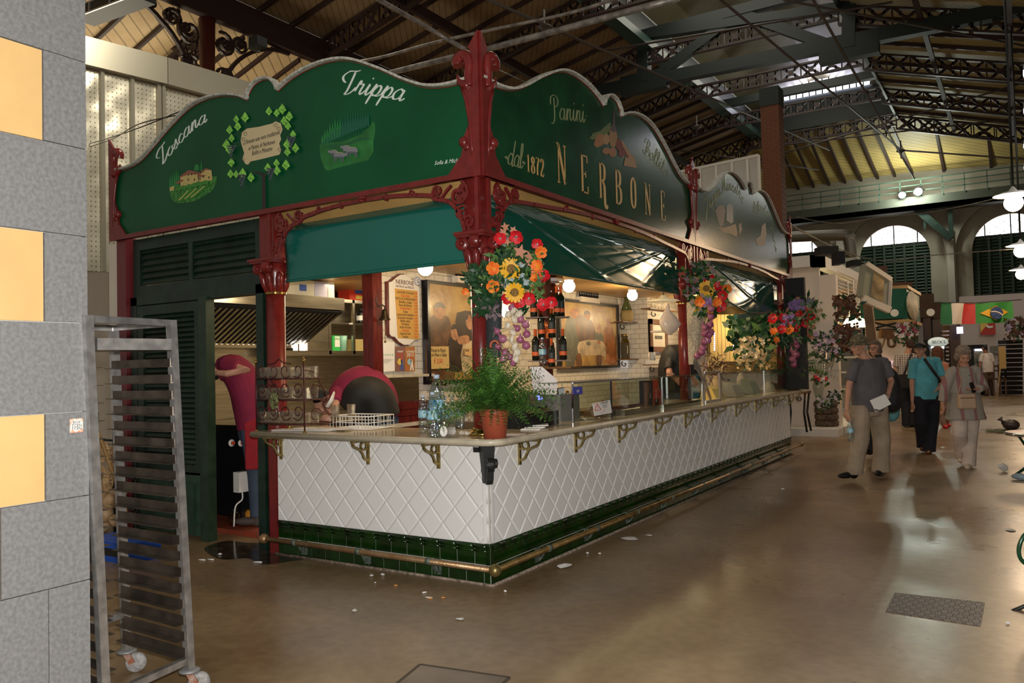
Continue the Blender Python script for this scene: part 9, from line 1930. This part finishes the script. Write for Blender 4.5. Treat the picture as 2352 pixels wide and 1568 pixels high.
# kitchen staff ----------------------------------------------------------------
m_crim = cl('crimson_shirt', (.22, .012, .045)); m_apr = cl('red_apron', (.33, .012, .02))
def bent(label, d, torso, tr, arm, shirt, legs, rest, dz=0):
 t = [atd(d+q[2] if len(q) > 2 else d, q[0], q[1]) for q in torso]; root = thing('person', label, 'person', (t[-1].x, t[-1].y, .045))
 body = MB(); body.tube(t, [r*.85 for r in tr], 12)
 a = [atd(d+q[2], q[0], q[1]) for q in arm]; body.tube(a, [.045, .042, .034, .028][:len(a)], 10); hand(body, a[-1], a[-1]-a[-2], Z, .6)
 hd = rest['head']; hc = atd(d+hd[2], hd[0], hd[1]); rr, ff, uu = headmesh(body, hc, (t[0]-t[1]).normalized()-Z*.3, (Z*.5+(t[0]-t[1]).normalized()), 1); body.tube([hc, t[0]], [.055, .06], 10)
 for L_ in legs: body.tube([atd(d+q[2], q[0], q[1]) for q in L_[:3]], [.07, .055, .04], 8)
 remesh(body.build('body', m_skin, root), .009); hair(root, hc, rr, ff, uu, m_blackm, 1, 0)
 mb = MB(); mb.tube(spline(t, 4), [tr[min(len(tr)-1, i//4)]*(1-(i % 4)/4)+tr[min(len(tr)-1, i//4+1)]*(i % 4)/4 for i in range(4*len(t)-3)], 20); mb.tube([t[0].lerp(t[1], .4), a[0], a[0].lerp(a[1], .6)], [.09, .07, .065], 12); remesh(mb.build('shirt', shirt, root), .011)
 mb = MB(); mb.ball(t[-1]-Z*.03, (.16, .14, .14), 12, 8)
 for L_ in legs: mb.tube([atd(d+q[2], q[0], q[1]) for q in L_[:3]], [.098, .08, .07], 12)
 remesh(mb.build('trousers', cl('blue_jeans', (.05, .07, .11)), root), .011)
 for L_ in legs: mb = MB(); k = atd(d+L_[2][2], L_[2][0], L_[2][1]); shoe(mb, k, k-DR*.2-Z*.08); remesh(mb.build('shoe', mat('work_shoe', (.08, .06, .05), .7), root), .008)
 return root, t, a
root, t, a = bent('cook in a crimson shirt and red apron bending over the stove', 7.72, ((505, 850), (535, 848), (562, 880), (575, 930), (582, 985)), [.11, .15, .165, .165, .15], ((520, 835, -.15), (566, 850, -.22), (520, 858, -.24), (500, 856, -.22)), m_crim, (((575, 985, -.08), (588, 1090, -.1), (592, 1185, -.1)), ((592, 985, .1), (600, 1090, .1), (606, 1180, .1))), dict(head=(478, 862, 0)))
q = [atd(7.5, *p_) for p_ in ((562, 1080), (594, 1078), (590, 960), (560, 972))]; mb = MB(); mb.hexa([q[0], q[1], q[1]+FW*.22, q[0]+FW*.22, q[3], q[2], q[2]+FW*.22, q[3]+FW*.22]); remesh(mb.build('apron', m_apr, root), .012, 6)
root, t, a = bent('barman in crimson shirt and black apron stooping behind the wrought iron stand', 7.5, ((770, 915), (800, 888), (835, 878), (868, 905), (880, 960)), [.09, .14, .16, .17, .16], ((775, 905, -.1), (768, 935, -.2), (758, 952, -.2)), m_crim, (((878, 975, 0), (880, 1080, 0), (882, 1150, 0)), ((900, 975, .1), (905, 1080, .1), (906, 1150, .1))), dict(head=(745, 925, .15)))
mb = MB(); mb.tube(spline([atd(7.42, 812, 940), atd(7.4, 832, 905), atd(7.42, 862, 912), atd(7.45, 880, 960)], 6), [.15+.02*min(1, i/9) for i in range(19)], 24); remesh(mb.build('black_apron', m_blackm, root), .014, 14)
mb = MB(); mb.tube([atd(7.2, 768, 900), atd(7.15, 762, 918), atd(7.15, 752, 935)], [.014, .03, .028], 7, flat=.4); tag(mb.build('white_cloth', m_paper), 'white cloth held by the stooping barman', 'cloth')
root, t, a = bent('barman in black bending down left of the middle column behind the display case', 10.4, ((1580, 865), (1566, 832), (1552, 815), (1543, 850), (1545, 900)), [.1, .15, .17, .18, .17], ((1535, 835, -.15), (1538, 858, -.25), (1550, 868, -.25)), m_blackm, (((1540, 920, 0), (1542, 960, 0), (1542, 1010, 0)), ((1555, 920, .1), (1556, 960, .1), (1556, 1010, .1))), dict(head=(1592, 870, 0)))
